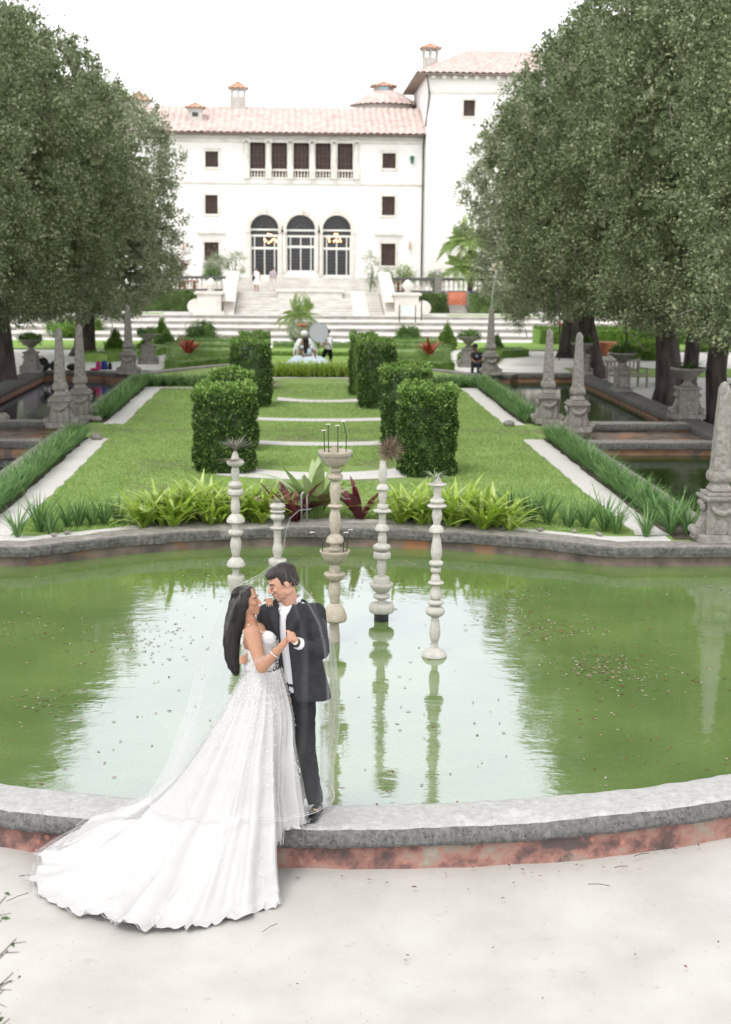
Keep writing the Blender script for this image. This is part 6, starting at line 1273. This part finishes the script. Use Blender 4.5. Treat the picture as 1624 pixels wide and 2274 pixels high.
# bodice, straps
b = MB(); b.ell(V3(572,1446,YB), (.108,.128,.075), 20, 12); b.ell(V3(577,1475,YB), (.112,.125,.075), 20, 12); b.ell(V3(593,1421,YB-.058), (.066,.068,.064), 16, 10); b.ell(V3(593,1421,YB+.058), (.066,.068,.064), 16, 10); b.ell(V3(580,1434,YB), (.108,.132,.060), 20, 12)
bo = b.organic('bodice', M['lace'], br_, .007, 4)
mb = MB()
for sy in (-1, 1):
    pts = [V3(541,1452,YB+sy*.10), V3(538,1425,YB+sy*.125), V3(543,1400,YB+sy*.115), V3(553,1388,YB+sy*.105), V3(565,1391,YB+sy*.10), V3(578,1402,YB+sy*.092), V3(590,1412,YB+sy*.075)]; pp = resample(pts, .006)
    mb.tube(pts, .006, 6)
    for k, p in enumerate(pp): mb.ell(p+Vector((rs.uniform(-.009,.009), -.003, rs.uniform(-.007,.007))), (.006, .004, .005), 6, 4)
mb.build('lace_straps', M['lace'], bo, True)
# petals over the bodice
Pp = []; Nn = []
for _ in range(900):
    a = rs.uniform(-PI, 0); t = rs.uniform(0, 1); y = 1418+t*62; cx = 580; rx = .118; p = V3(cx, y, YB)+Vector((math.cos(a)*rx, math.sin(a)*.132, 0)); Pp.append(p[:]); Nn.append((math.cos(a), math.sin(a), .2))
for sy in (-1, 1):
    for _ in range(240):
        v = Vector((rs.gauss(0,1), rs.gauss(0,1), rs.gauss(0,1))).normalized(); p = V3(594,1424,YB+sy*.058)+Vector((v.x*.069, v.y*.071, v.z*.063)); Pp.append(p[:]); Nn.append(v[:])
V, F = leafquads(np.array(Pp), .012, .008, np.random.default_rng(3), np.array(Nn), fold=.15, flat=True); pe = link('lace_petals', npmesh(V, F), M['lace'], bo)
# ----------------------------------------------------------------- GOWN SKIRT
hem = [(0, V3(680,1856,9.52)), (-25, V3(655,1868,9.47)), (-42, V3(618,1884,9.43)), (-50, V3(611,1930,9.40)), (-58, Vector(G(612,1985,.02))), (-68, Vector(G(616,2018,.01))), (-76, Vector(G(584,2030,.01))), (-88, Vector(G(513,2052,.01))), (-103, Vector(G(423,2068,.01))), (-118, Vector(G(333,2074,.01))), (-131, Vector(G(257,2061,.01))), (-143, Vector(G(176,2039,.01))), (-152, Vector(G(126,2012,.01))), (-160, Vector(G(90,1994,.01))), (-168, Vector(G(75,1954,.02))), (-176, Vector(G(93,1927,.03))), (-185, V3(140,1876,9.60)), (-193, V3(196,1834,9.66)), (-203, Vector(G(275,1795,.39))), (-215, Vector(G(400,1762,.39))), (-240, Vector((-1.05,9.93,.39))), (-265, Vector((-.72,9.93,.39))), (-295, Vector((-.55,9.88,.39))), (-325, Vector((-.45,9.76,.39))), (-345, Vector((-.34,9.64,.38))), (-360, V3(680,1856,9.52))]
def hemat(th):
    th = -(abs(th) % 360.0001)
    for (a, p), (c, q) in zip(hem, hem[1:]):
        if a >= th >= c:
            t = (a-th)/(a-c); t = t*t*(3-2*t)*.35+t*.65; return p.lerp(q, t)
    return hem[0][1]
wc = V3(584,1482,YB); rsn = random.Random(12); FR = [(rsn.choice([9,13,17,22,29,37]), rsn.uniform(0, 6.28), rsn.uniform(.4, 1)) for _ in range(7)]
def ripple(th): return sum(a*math.sin(k*rad(th)+p) for k, p, a in FR)/2.6
def skirt(u, v, off=0.0, grow=1.0):
    th = -360*u; h = hemat(th); a = rad(th); w0 = wc+Vector((.116*math.cos(a), .125*math.sin(a), 0)); ln = math.hypot(h.x-w0.x, h.y-w0.y)
    p_ = 1.0+.62*min(1, max(0, (ln-.25)/.9)); 
    vv = v; fx_ = vv**(1.0+.22*min(1, ln/1.0)); x = w0.x+(h.x-w0.x)*fx_*grow; y = w0.y+(h.y-w0.y)*fx_*grow; z = h.z+(w0.z-h.z)*(1-vv)**p_
    # hips
    hb = .022*math.sin(PI*min(1, vv*2.2)); x += math.cos(a)*hb; y += math.sin(a)*hb
    r = ripple(th+14*vnoise((0, vv*1.5, u*5), 1.5, 2)); calm = 1 if -180 < th < -12 else .2; r *= calm; A = (.008+.060*vv**.8)*(1-.35*max(0, vv-.8)/.2); sh_ = r if r > 0 else r*.75
    sharp = calm*.005*vv*math.sin(53*a+2.1*vv+2.5*math.sin(7*a))
    nz_ = calm*(.012*vnoise((x*1.2, y*1.2, vv*2), 3.5, 8)+.006*vnoise((x, y, vv*3), 9, 9))*min(1, vv*2.5); z += nz_; x += nz_*math.cos(a)*.8; y += nz_*math.sin(a)*.8
    nx, ny = math.cos(a), math.sin(a); dz = max(0, 1-abs((w0.z-h.z))/1.6)
    x += nx*(A*sh_+sharp)*1.0; y += ny*(A*sh_+sharp)*1.0; flat = min(1, max(0, (vv-.35)/.4))*min(1, ln/1.0); z += flat*(abs(A*sh_)*1.5+.012*vnoise((x, y, 0), 5, 6)+.004)
    if v > .93: q = (v-.93)/.07*calm; z += q*.014*(1+math.sin(83*a+2*math.sin(11*a)))*.8; x += q*.010*math.sin(70*a); y += q*.010*math.cos(64*a)
    fl = .372 if y > 9.53-.02 and x > -2.0 else .006
    yc = ACY-math.sqrt(64-(x-ACX)**2)
    q_ = min(1, max(0, (y-(yc-.30))/.27)); z = max(z, .392*q_*q_*(3-2*q_))
    z = max(z, .020+off); 
    return (x+nx*off, y+ny*off, z+off*.6)
V, F = grid(420, 110, lambda u, v: skirt(u, v), True); sk = link('gown_skirt', npmesh(V, F), M['gown'], br_, True)
V, F = grid(420, 90, lambda u, v: skirt((u+.003) % 1, v, .012+.012*v, 1.004), True); tl = link('tulle_overlay', npmesh(V, F), M['tulle'], sk, True)
tr = MB(); tr.tube([Vector(skirt(k/600, 1, .024, 1.004)) for k in range(600)], .0013, 4); tr.build('hem_edging', M['lace'], sk, True)
Pp = []; Nn = []
for _ in range(1500):
    th = rs.uniform(-178, 0); u = -th/360; v = abs(rs.gauss(0, .24)); st_ = .5+.5*math.sin(rad(th)*14+.8)
    if v > .95 or rs.random() > (1.15-v*1.1)*(.25+.75*st_ if v > .18 else 1): continue
    p = skirt(u, v, .015+.014*v); Pp.append(p); Nn.append((math.cos(rad(th)), math.sin(rad(th)), .35))
for c in ((-100,.62,28),(-140,.78,22),(-148,.60,30),(-60,.5,40),(-25,.55,44),(-80,.7,30),(-12,.6,30),(-120,.86,24)):
    for k in range(c[2]): u = -(c[0]+rs.gauss(0, 1.2)+k*.12)/360; Pp.append(skirt(u, min(.97, c[1]+k*.005+rs.gauss(0, .008)), .03)); Nn.append((0,-.6,.7))
V, F = leafquads(np.array(Pp), .013, .007, np.random.default_rng(4), np.array(Nn), fold=.1, flat=True); lp = link('lace_applique', npmesh(V, F), M['lace'], sk)
# ----------------------------------------------------------------- VEIL
lev = [(1254,614,628,.02,9.72),(1258,603,638,.055,9.72),(1265,592,646,.085,9.72),(1278,578,652,.115,9.71),(1291,553,659,.14,9.70),(1305,529,671,.17,9.70),(1332,508,695,.23,9.70),(1370,490,721,.30,9.69),(1412,473,735,.37,9.67),(1452,454,742,.41,9.67),(1510,434,747,.43,9.67),(1590,415,753,.45,9.67),(1650,393,747,.46,9.67),(1700,373,739,.46,9.66),(1740,349,742,.47,9.66),(1766,331,742,.48,9.66)]
def veil(u, v):
    t = v*(len(lev)-1); i = min(int(t), len(lev)-2); f = t-i; a, b2 = lev[i], lev[i+1]; y, xl, xr, hy_, Yc = [a[q]+(b2[q]-a[q])*f for q in range(5)]
    th = 2*PI*u; cx = (xl+xr)/2; hx = (xr-xl)/2; c = P(cx, y, Yc); ex = P(cx+hx, y, Yc)[0]-c[0]; e = .85
    cc, ss = math.cos(th), math.sin(th); X = c[0]+ex*math.copysign(abs(cc)**e, cc)
    g_ = min(1, v*1.6); rip = .75*math.sin(8*th+2.5*math.sin(2*th+1)+1.5*v)+.32*math.sin(15*th+2.2*v+1.3*math.sin(3*th)); A = (.003+.034*g_**1.2)*(1-.75*max(0, v-.8)/.2)
    k = 1-(.10*abs(cc))   # keep the silhouette
    Y = Yc+hy_*math.copysign(abs(ss)**e, ss)+A*rip*.9*(ss if abs(ss) > .3 else ss); X += A*rip*cc*.6
    z = c[2]+.02*vnoise((X*2, Y*2, v), 1.5, 4)*g_
    if v > .9: z += (v-.9)/.1*.003*math.sin(19*th+math.sin(5*th)*2)
    yc = ACY-math.sqrt(64-(X-ACX)**2)
    return (X, Y, max(z, .39 if Y > yc else .1))
V, F = grid(420, 110, veil, True); vo = link('veil', npmesh(V, F), M['veil'], br_, True)
mb = MB(); 
for dv in (1.0, .988): mb.tube([Vector(veil(k/400, dv)) for k in range(401)], .0018 if dv == 1 else .001, 5)
mb.build('veil_edging', M['lace'], vo, True)
# fold of veil gathered over the forearm, and the back fall pooling behind the man's heel
V, F = grid(30, 24, lambda u, v: tuple(V3(533+74*u+6*v, 1501-(60*u)+16*math.sin(PI*u)*0-18*v+(14*u*u), 9.40-.10*math.sin(PI*v)+.03*math.sin(9*v+3*u)))); vf = link('veil_fold', npmesh(V, F), M['veil'], vo, True)
def backfall(u, v):
    y = 1400+v*418; x0 = 690+20*min(1, v*2); x1 = [736,748,754,748,738,742,740][min(6, int(v*6.99))]; x = x0+(x1-x0)*u; return tuple(V3(x, y, 9.86+.05*math.sin(11*u+3*v)+.03*math.sin(23*u))-Vector((0,0,0)))
V, F = grid(40, 60, backfall); vb = link('veil_back_fall', npmesh(V, F), M['tulle'], vo, True)
# ================================================================= DISTANT PEOPLE
def bodykit(name, lab, base): return thing(name, lab, 'person', base)
def smallhead(mb, c, yaw, pitch=0, s=1.0): return head(mb, c, yaw, pitch, s)
def handstub(b, w, dr, s=1.0):
    w = Vector(w); dr = Vector(dr).normalized(); sd = dr.cross(Vector((.2,.9,.3))).normalized(); pl = w+dr*.05*s; b.capsule(w, pl, .022*s, .028*s, 8)
    for k in range(4): o = sd*(k-1.5)*.016*s; b.tube([pl+o*.8, pl+dr*.045*s+o, pl+dr*(.085-.008*abs(k-1.3))*s+o+Vector((0,0,-.01))*s], [.0095*s, .009*s, .007*s], 6)
    b.tube([pl-sd*.02*s, pl-sd*.045*s+dr*.025*s, pl-sd*.05*s+dr*.05*s], [.010*s,.009*s,.008*s], 6)
# seated girl in pale blue dress on the far wall
Yq = 52.6; q = lambda x, y, Y=Yq: V3(x, y, Y)
t = bodykit('person', 'girl seated on the far wall in a wide pale blue ball gown', q(685, 804, Yq)); b = MB(); hc = q(680, 757); head(b, hc, PI/2, 0, .95); b.capsule(hc, q(681,768), .045, .05); b.ell(q(682,778), (.17,.10,.16)); b.capsule(q(673,771), q(668,782), .045, .04); b.capsule(q(668,782), q(672,790,Yq-.15), .036, .028); b.capsule(q(691,771), q(697,782), .045, .04); b.capsule(q(697,782), q(700,791,Yq-.1), .036, .028)
handstub(b, q(672,790,Yq-.15), (.4,-.3,-.5)); handstub(b, q(700,791,Yq-.1), (.3,-.4,-.6)); b.ell(q(683,792), (.17,.13,.12)); b.capsule(q(678,795), q(676,800,Yq+.45), .08, .06); b.capsule(q(688,795), q(690,800,Yq+.45), .08, .06); bd = b.organic('body', M['skin_d'], t, .014, 3)
h = MB(); h.ell(hc+Vector((0,-.02,.03)), (.10,.12,.125)); h.capsule(hc, q(679,781,Yq-.10), .105, .07); h.organic('hair', M['hair'], bd, .015, 3)
BL = mat('pale_blue_satin', (.50,.62,.74), (.64,.73,.82), 2, .6, sheen=.2); b = MB(); b.ell(q(683,781), (.175,.125,.17)); b.ell(q(671,771), (.075,.08,.07)); b.ell(q(693,772), (.085,.08,.07)); b.organic('bodice', BL, t, .014, 3)
def bskirt(u, v):
    a = 2*PI*u; r = (.14+.86*v**.6); X = q(684,0)[0]+math.cos(a)*r*.80*(1.02 if math.cos(a) > 0 else .98); Y = Yq+.12+math.sin(a)*r*.52; z = q(684,790)[2]-(.30*v**1.7)+.035*math.sin(a*9+1)*v*(1-v*.4)+.02*math.sin(a*17)*v; return (X, Y, max(z, .372))
V, F = grid(90, 16, bskirt, True); link('ball_gown_skirt', npmesh(V, F), BL, t, True)
# person in white cape and headwear facing the girl
Yp = 54.2; q = lambda x, y, Y=Yp: V3(x, y, Y)
t = bodykit('person', 'person in a white cape and white hat bending over the girl in pale blue', (q(676,800)[0], Yp, 0)); b = MB(); hc = q(676,744); head(b, hc, -PI/2, rad(25), 1.0); b.capsule(hc, q(676,757), .05, .055); b.ell(q(676,766), (.19,.12,.16)); b.ell(q(676,785), (.17,.12,.25)); sh_ = [(q(665,757), q(658,772), q(656,782,Yp-.3)), (q(688,757), q(699,771), q(701,783,Yp-.3))]
for a_, e_, w_ in sh_: b.capsule(a_, e_, .055, .045); b.capsule(e_, w_, .04, .028); handstub(b, w_, (0,-.4,-.8))
for sx in (-.09, .09): b.capsule((q(676,0)[0]+sx, Yp, .85), (q(676,0)[0]+sx, Yp+.02, .45), .08, .06); b.capsule((q(676,0)[0]+sx, Yp+.02, .45), (q(676,0)[0]+sx, Yp, .05), .055, .04)
bd = b.organic('body', M['skin_d'], t, .014, 3); h = MB(); h.ell(hc+Vector((0,0,.06)), (.15,.14,.12)); h.organic('white_hat', M['white_plain'], bd, .015, 3); b = MB(); b.ell(q(676,776), (.15,.125,.33)); b.organic('dark_top', M['black_cloth'], t, .015, 3)
b = MB()
for sd, xs in ((-1, (666,660,657,658)), (1, (687,696,700,699))):
    for (x0, y0, r0), (x1, y1, r1) in zip(((xs[0],757,.10),(xs[1],768,.11),(xs[2],780,.11)), ((xs[1],768,.11),(xs[2],780,.11),(xs[3],792,.10))): b.capsule(q(x0,y0,Yp-.03), q(x1,y1,Yp-.06), r0, r1)
b.organic('cape', M['white_plain'], t, .02, 4)
# assistant holding the reflector
Ya = 54.6; q = lambda x, y, Y=Ya: V3(x, y, Y)
t = bodykit('person', 'assistant in a white shirt and black trousers stepping left beside the round reflector', (q(726,803)[0], Ya, 0)); b = MB(); hc = q(727,739); head(b, hc, PI-.5, rad(15), 1.0); b.capsule(hc, q(729,749), .05, .055); b.ell(q(730,758), (.16,.12,.17)); b.ell(q(729,772), (.15,.12,.15))
a_, e_, w_ = q(723,752,Ya-.15), q(716,764,Ya-.25), q(713,771,Ya-.35); b.capsule(a_, e_, .05, .042); b.capsule(e_, w_, .04, .028); handstub(b, w_, (-1,0,-.3)); a2, e2_, w2_ = q(735,752), q(733,764,Ya-.22), q(722,763,Ya-.35); b.capsule(a2, e2_, .05, .042); b.capsule(e2_, w2_, .04, .028); handstub(b, w2_, (-1,0,.1))
lg = [((q(725,776)), q(718,791), Vector((q(719,0)[0], Ya+.05, .05))), ((q(732,776)), q(735,792,Ya+.1), Vector((q(738,0)[0], Ya+.25, .05)))]
for h_, k_, f_ in lg: b.capsule(h_, k_, .085, .06); b.capsule(k_, f_, .055, .04); b.ell(f_+Vector((-.05,-.04,.0)), (.12,.045,.045))
bd = b.organic('body', M['skin_m'], t, .014, 3); h = MB(); h.ell(hc+Vector((.015,.0,.045)), (.105,.10,.10)); h.organic('hair', M['hair'], bd, .015, 2)
b = MB(); b.ell(q(730,759), (.185,.14,.19)); b.ell(q(730,771), (.175,.135,.14)); b.capsule(a_, e_, .07, .06); b.capsule(e_, e_.lerp(w_, .3), .058, .05); b.capsule(a2, e2_, .07, .06); b.organic('shirt', M['shirt'], t, .014, 3)
b = MB(); b.ell(q(729,778), (.165,.125,.09))
for h_, k_, f_ in lg: b.capsule(h_, k_, .098, .074); b.capsule(k_, f_+Vector((0,0,.08)), .07, .058)
b.organic('trousers', M['trousers'], t, .014, 3)
g = P(708, 738, 53.9); rf_ = thing('reflector', 'round silvery photo reflector held up on a thin stand beside the assistant', 'reflector', (g[0], 53.9, 0)); z = g[2]; pts = [(.5*math.cos(a)*.62/.62, 0, z+.47*math.sin(a)) for a in [2*PI*k/32 for k in range(33)]]
pts = [(.36*math.cos(2*PI*k/32), 0, z+.36*math.sin(2*PI*k/32)) for k in range(33)]; MB().tube(pts, .012, 6).build('hoop', M['metal_grey'], rf_, True, local=True); mb = MB(); mb.add([(x, .0, zz) for x, _, zz in pts[:-1]]+[(x, .012, zz) for x, _, zz in pts[:-1]], [tuple(range(32)), tuple(reversed(range(32, 64)))]); mb.build('fabric_disc', mat('silvery_fabric', (.52,.54,.58), rough=.5), rf_, local=True)
MB().tube([(0,.03,0),(0,.03,z)], .012, 6).build('stand_pole', M['metal_dark'], rf_, True, local=True)
for k in range(3): a = 2*PI*k/3+.4; MB().tube([(0,.03,.35),(.35*math.cos(a),.03+.35*math.sin(a),.0)], .009, 5).build('leg', M['metal_dark'], rf_, local=True)
# seated man on the right end wall
Ys = 48.35; q = lambda x, y, Y=Ys: V3(x, y, Y)
t = bodykit('person', 'man in black cap and T-shirt sitting on the far right wall looking down', q(1056, 818)); b = MB(); hc = q(1055,772); head(b, hc, PI+.9, rad(30), 1.0); b.capsule(hc, q(1058,781), .05, .058); b.ell(q(1060,792), (.17,.12,.17)); b.ell(q(1060,805), (.16,.13,.14)); A1 = (q(1050,786,Ys-.1), q(1048,799,Ys-.25), q(1056,803,Ys-.42)); A2 = (q(1070,786), q(1072,799,Ys-.1), q(1060,805,Ys-.4))
for a_, e_, w_ in (A1, A2): b.capsule(a_, e_, .05, .04); b.capsule(e_, w_, .038, .027); handstub(b, w_, (-.6,-.4,-.2))
LG = [(q(1056,811), q(1050,806,Ys-.45), q(1049,826,Ys-.42)), (q(1066,811), q(1063,807,Ys-.45), q(1062,826,Ys-.45))]
for h_, k_, f_ in LG: b.capsule(h_, k_, .085, .06); b.capsule(k_, f_, .055, .04)
bd = b.organic('body', M['skin_d'], t, .014, 3); h = MB(); h.ell(hc+Vector((0,.0,.065)), (.105,.105,.075)); h.ell(hc+Vector((-.08,-.10,.045)), (.09,.08,.015)); h.organic('cap', M['black_cloth'], bd, .012, 2)
b = MB(); b.ell(q(1060,792), (.19,.14,.18)); b.ell(q(1060,803), (.175,.14,.15)); b.capsule(A1[0], A1[0].lerp(A1[1], .6), .068, .062); b.capsule(A2[0], A2[0].lerp(A2[1], .6), .068, .062); sh2 = b.organic('t_shirt', M['black_cloth'], t, .014, 3)
MB().box(q(1059,791,Ys-.150), (.10,.006,.09)).build('shirt_print', mat('grey_print', (.22,.22,.24)), sh2); b = MB()
for h_, k_, f_ in LG: b.capsule(h_, k_, .095, .07); b.capsule(k_, f_, .065, .05)
b.organic('trousers', mat('dark_blue_jeans', (.03,.035,.055), rough=.85), t, .014, 3)
# couple on the villa terrace
Yt = 92.2; q = lambda x, y, Y=Yt: V3(x, y, Y)
def walker(xc, ytop, yfoot, lab, Y, dress):
    global q; q = lambda x, y: V3(x, y, Y); f = q(xc, yfoot); z0 = f.z; H = (q(xc, ytop).z-z0); k = H/1.7; X = f.x
    t = thing('person', lab, 'person', (X, Y, z0)); b = MB(); pt_ = lambda x, y, z: (X+x*k, Y+y*k, z0+z*k); hc = Vector(pt_(0,0,1.58)); head(b, hc, -PI/2+.3, 0, k); b.capsule(hc, pt_(0,0,1.40), .05, .055); b.ell(pt_(0,0,1.25), (.17*k,.11*k,.2*k)); b.ell(pt_(0,0,1.0), (.15*k,.11*k,.2*k))
    for s in (-1, 1):
        b.capsule(pt_(s*.18,0,1.38), pt_(s*.24,.0,1.08), .045, .038); w_ = pt_(s*.2,-.12,.85); b.capsule(pt_(s*.24,0,1.08), w_, .035, .026); handstub(b, w_, (0,-.3,-1)); b.capsule(pt_(s*.09,0,.9), pt_(s*.09,-.05*s,.48), .075, .055); b.capsule(pt_(s*.09,-.05*s,.48), pt_(s*.09,.06*s,.06), .05, .036); b.ell(pt_(s*.09,.06*s-.06,.03), (.045,.11,.035))
    bd = b.organic('body', M['skin_m'], t, .018, 3); h = MB(); h.ell(hc+Vector((0,.02,.03)), (.1,.11,.11)); 
    if dress: h.capsule(hc, pt_(0,.08,1.35), .09, .06)
    h.organic('hair', M['hair_m'], bd, .018, 2)
    b = MB()
    if dress: b.ell(pt_(0,0,1.25), (.18,.13,.2)); b.lathe([(.14,0),(.18,-.12),(.28,-.5),(.27,-.52)], pt_(0,0,1.12), 20); b.organic('white_dress', M['white_plain'], t, .018, 3)
    else:
        b.ell(pt_(0,0,1.25), (.20,.14,.22)); b.ell(pt_(0,0,1.02), (.18,.13,.2))
        for s in (-1, 1): b.capsule(pt_(s*.18,0,1.38), pt_(s*.24,0,1.08), .06, .052)
        b.organic('lilac_shirt', mat('mauve_shirt', (.42,.36,.40)), t, .018, 3); b = MB(); b.ell(pt_(0,0,.92), (.17,.12,.12))
        for s in (-1, 1): b.capsule(pt_(s*.09,0,.9), pt_(s*.09,-.05*s,.48), .09, .07); b.capsule(pt_(s*.09,-.05*s,.48), pt_(s*.09,.06*s,.1), .065, .055)
        b.organic('pale_trousers', mat('pale_trousers', (.68,.66,.63)), t, .018, 3)
    return t
walker(570, 594, 650, 'woman in a short white dress walking at the top of the staircase', 91.2, True)
bg_ = thing('handbag', 'black bag at the side of the woman in the white dress', 'bag', V3(565, 617, 91.1)); MB().box((0,0,-.05), (.26,.12,.28)).build('pouch', M['black_cloth'], bg_, local=True, bevel=.03); MB().tube([(-.1,0,.08),(-.06,0,.3),(.06,0,.3),(.1,0,.08)], .012, 6).build('strap', M['black_cloth'], bg_, local=True)
walker(607, 594, 648, 'man in a mauve shirt and pale trousers before the left arched door', 91.9, False)
# ================================================================= BAGS ON THE LEFT WALL
def bag(xa, xb, ytop, ybase, Y, mt, lab, z=.37, shape='duffel', strap=True):
    c = P((xa+xb)/2, ybase, Y); s = Y/FP; w_ = (xb-xa)*s; h_ = (ybase-ytop)*s; t = thing('bag', lab, 'bag', (c[0], Y, z)); mb = MB(); rs = random.Random(int(xa))
    if shape == 'duffel': mb.ell((0,0,h_*.42), (w_*.5,.18,h_*.44), 16, 10); mb.ell((w_*.12,0,h_*.7), (w_*.28,.15,h_*.3), 14, 9); mb.ell((-w_*.2,0,h_*.5), (w_*.3,.17,h_*.4), 14, 9)
    else: mb.box((0,0,h_*.48), (w_*.92,.2,h_*.9), taper=.86); mb.ell((0,0,h_*.85), (w_*.4,.1,h_*.16), 12, 8)
    mb.organic('pouch', mt, t, .02, 5, local=True)
    if strap: MB().tube([(-w_*.22,0,h_*.86),(-w_*.12,0,h_*1.08),(w_*.12,0,h_*1.08),(w_*.22,0,h_*.86)], .013, 6).build('strap', mt, t, True, local=True)
    return t
bag(72,112,796,827,48.3,M['black_cloth'],'large slumped black bag beside the dark left trunk'); bag(110,128,797,816,48.9,M['black_cloth'],'smaller black bag between the big black bag and the obelisk'); bag(148,172,801,815,48.9,M['black_cloth'],'low black bag between the two middle left obelisks')
bag(213,224,792,811,48.9,mat('magenta_cloth', (.45,.03,.14), rough=.8),'upright magenta bag on the left end wall','' or .37,'tote'); bag(200,222,806,812,48.8,bpy.data.materials['magenta_cloth'],'flat magenta jacket heap lying beside the magenta bag',.37,'duffel',False); bag(224,240,792,812,49.0,mat('navy_cloth', (.03,.05,.22), rough=.8),'navy blue backpack next to the magenta bag',.37,'tote'); bag(240,249,797,812,49.1,M['black_cloth'],'small black bag right of the navy backpack',.37,'tote')
# ================================================================= LIGHT, WORLD, CAMERA
sc = bpy.context.scene
w = bpy.data.worlds.new('World'); sc.world = w; w.use_nodes = True; N, L = w.node_tree.nodes, w.node_tree.links
bg = N['Background']; sky = N.new('ShaderNodeTexSky'); sky.sky_type = 'NISHITA'; sky.sun_disc = False
SUN_EL, SUN_AZ = rad(58), rad(-150)      # azimuth of the sun, clockwise from +Y: behind the camera, to the left
sky.sun_elevation = SUN_EL; sky.sun_rotation = SUN_AZ; sky.air_density = 1; sky.dust_density = 1; sky.ozone_density = 1
hs = N.new('ShaderNodeHueSaturation'); hs.inputs['Saturation'].default_value = .12; hs.inputs['Value'].default_value = SKYV; L.new(sky.outputs[0], hs.inputs['Color']); cl = N.new('ShaderNodeMixRGB'); cl.inputs[0].default_value = .8; L.new(hs.outputs[0], cl.inputs[1]); cl.inputs[2].default_value = (SKYC, SKYC*1.0, SKYC*1.01, 1); tcw = N.new('ShaderNodeTexCoord'); spw = N.new('ShaderNodeSeparateXYZ'); L.new(tcw.outputs['Generated'], spw.inputs[0])
mrw = N.new('ShaderNodeMapRange'); mrw.interpolation_type = 'SMOOTHSTEP'; L.new(spw.outputs['Z'], mrw.inputs[0]); mrw.inputs[1].default_value = .25; mrw.inputs[2].default_value = .85; mrw.inputs[3].default_value = SKY_LOW_BOOST; mrw.inputs[4].default_value = SKY_TOP_GAIN   # brightening added low in the sky to whiten water, villa and gown; darker overhead
mw = N.new('ShaderNodeVectorMath'); mw.operation = 'SCALE'; L.new(cl.outputs[0], mw.inputs[0]); L.new(mrw.outputs[0], mw.inputs['Scale']); L.new(mw.outputs[0], bg.inputs[0]); bg.inputs[1].default_value = .15
sl = bpy.data.lights.new('sun', 'SUN'); sl.energy = 1.5; sl.angle = rad(18); sl.color = (1, .96, .9); so = bpy.data.objects.new('sun', sl); C.objects.link(so)
dv = Vector((math.sin(SUN_AZ)*math.cos(SUN_EL), math.cos(SUN_AZ)*math.cos(SUN_EL), math.sin(SUN_EL))); so.rotation_euler = dv.to_track_quat('Z', 'Y').to_euler()
cam = bpy.data.cameras.new('camera'); co = bpy.data.objects.new('camera', cam); C.objects.link(co); sc.camera = co
cam.sensor_fit = 'VERTICAL'; cam.sensor_height = 36; cam.sensor_width = 24; cam.lens = FP/2274*36; cam.clip_end = 3000; cam.clip_start = .1
mt = Matrix((( RR[0], UU[0], -_f[0], CAM[0]), (RR[1], UU[1], -_f[1], CAM[1]), (RR[2], UU[2], -_f[2], CAM[2]), (0,0,0,1))); co.matrix_world = mt
cam.dof.use_dof = True; cam.dof.focus_distance = 10.2; cam.dof.aperture_fstop = 3.2
sc.view_settings.view_transform = 'Standard'; sc.view_settings.look = 'None'; sc.view_settings.gamma = 1; sc.view_settings.exposure = EXPO
sc.cycles.max_bounces = 8; sc.cycles.diffuse_bounces = 3; sc.cycles.glossy_bounces = 3; sc.cycles.transparent_max_bounces = 24; sc.cycles.transmission_bounces = 4
sc.cycles.caustics_reflective = False; sc.cycles.caustics_refractive = False
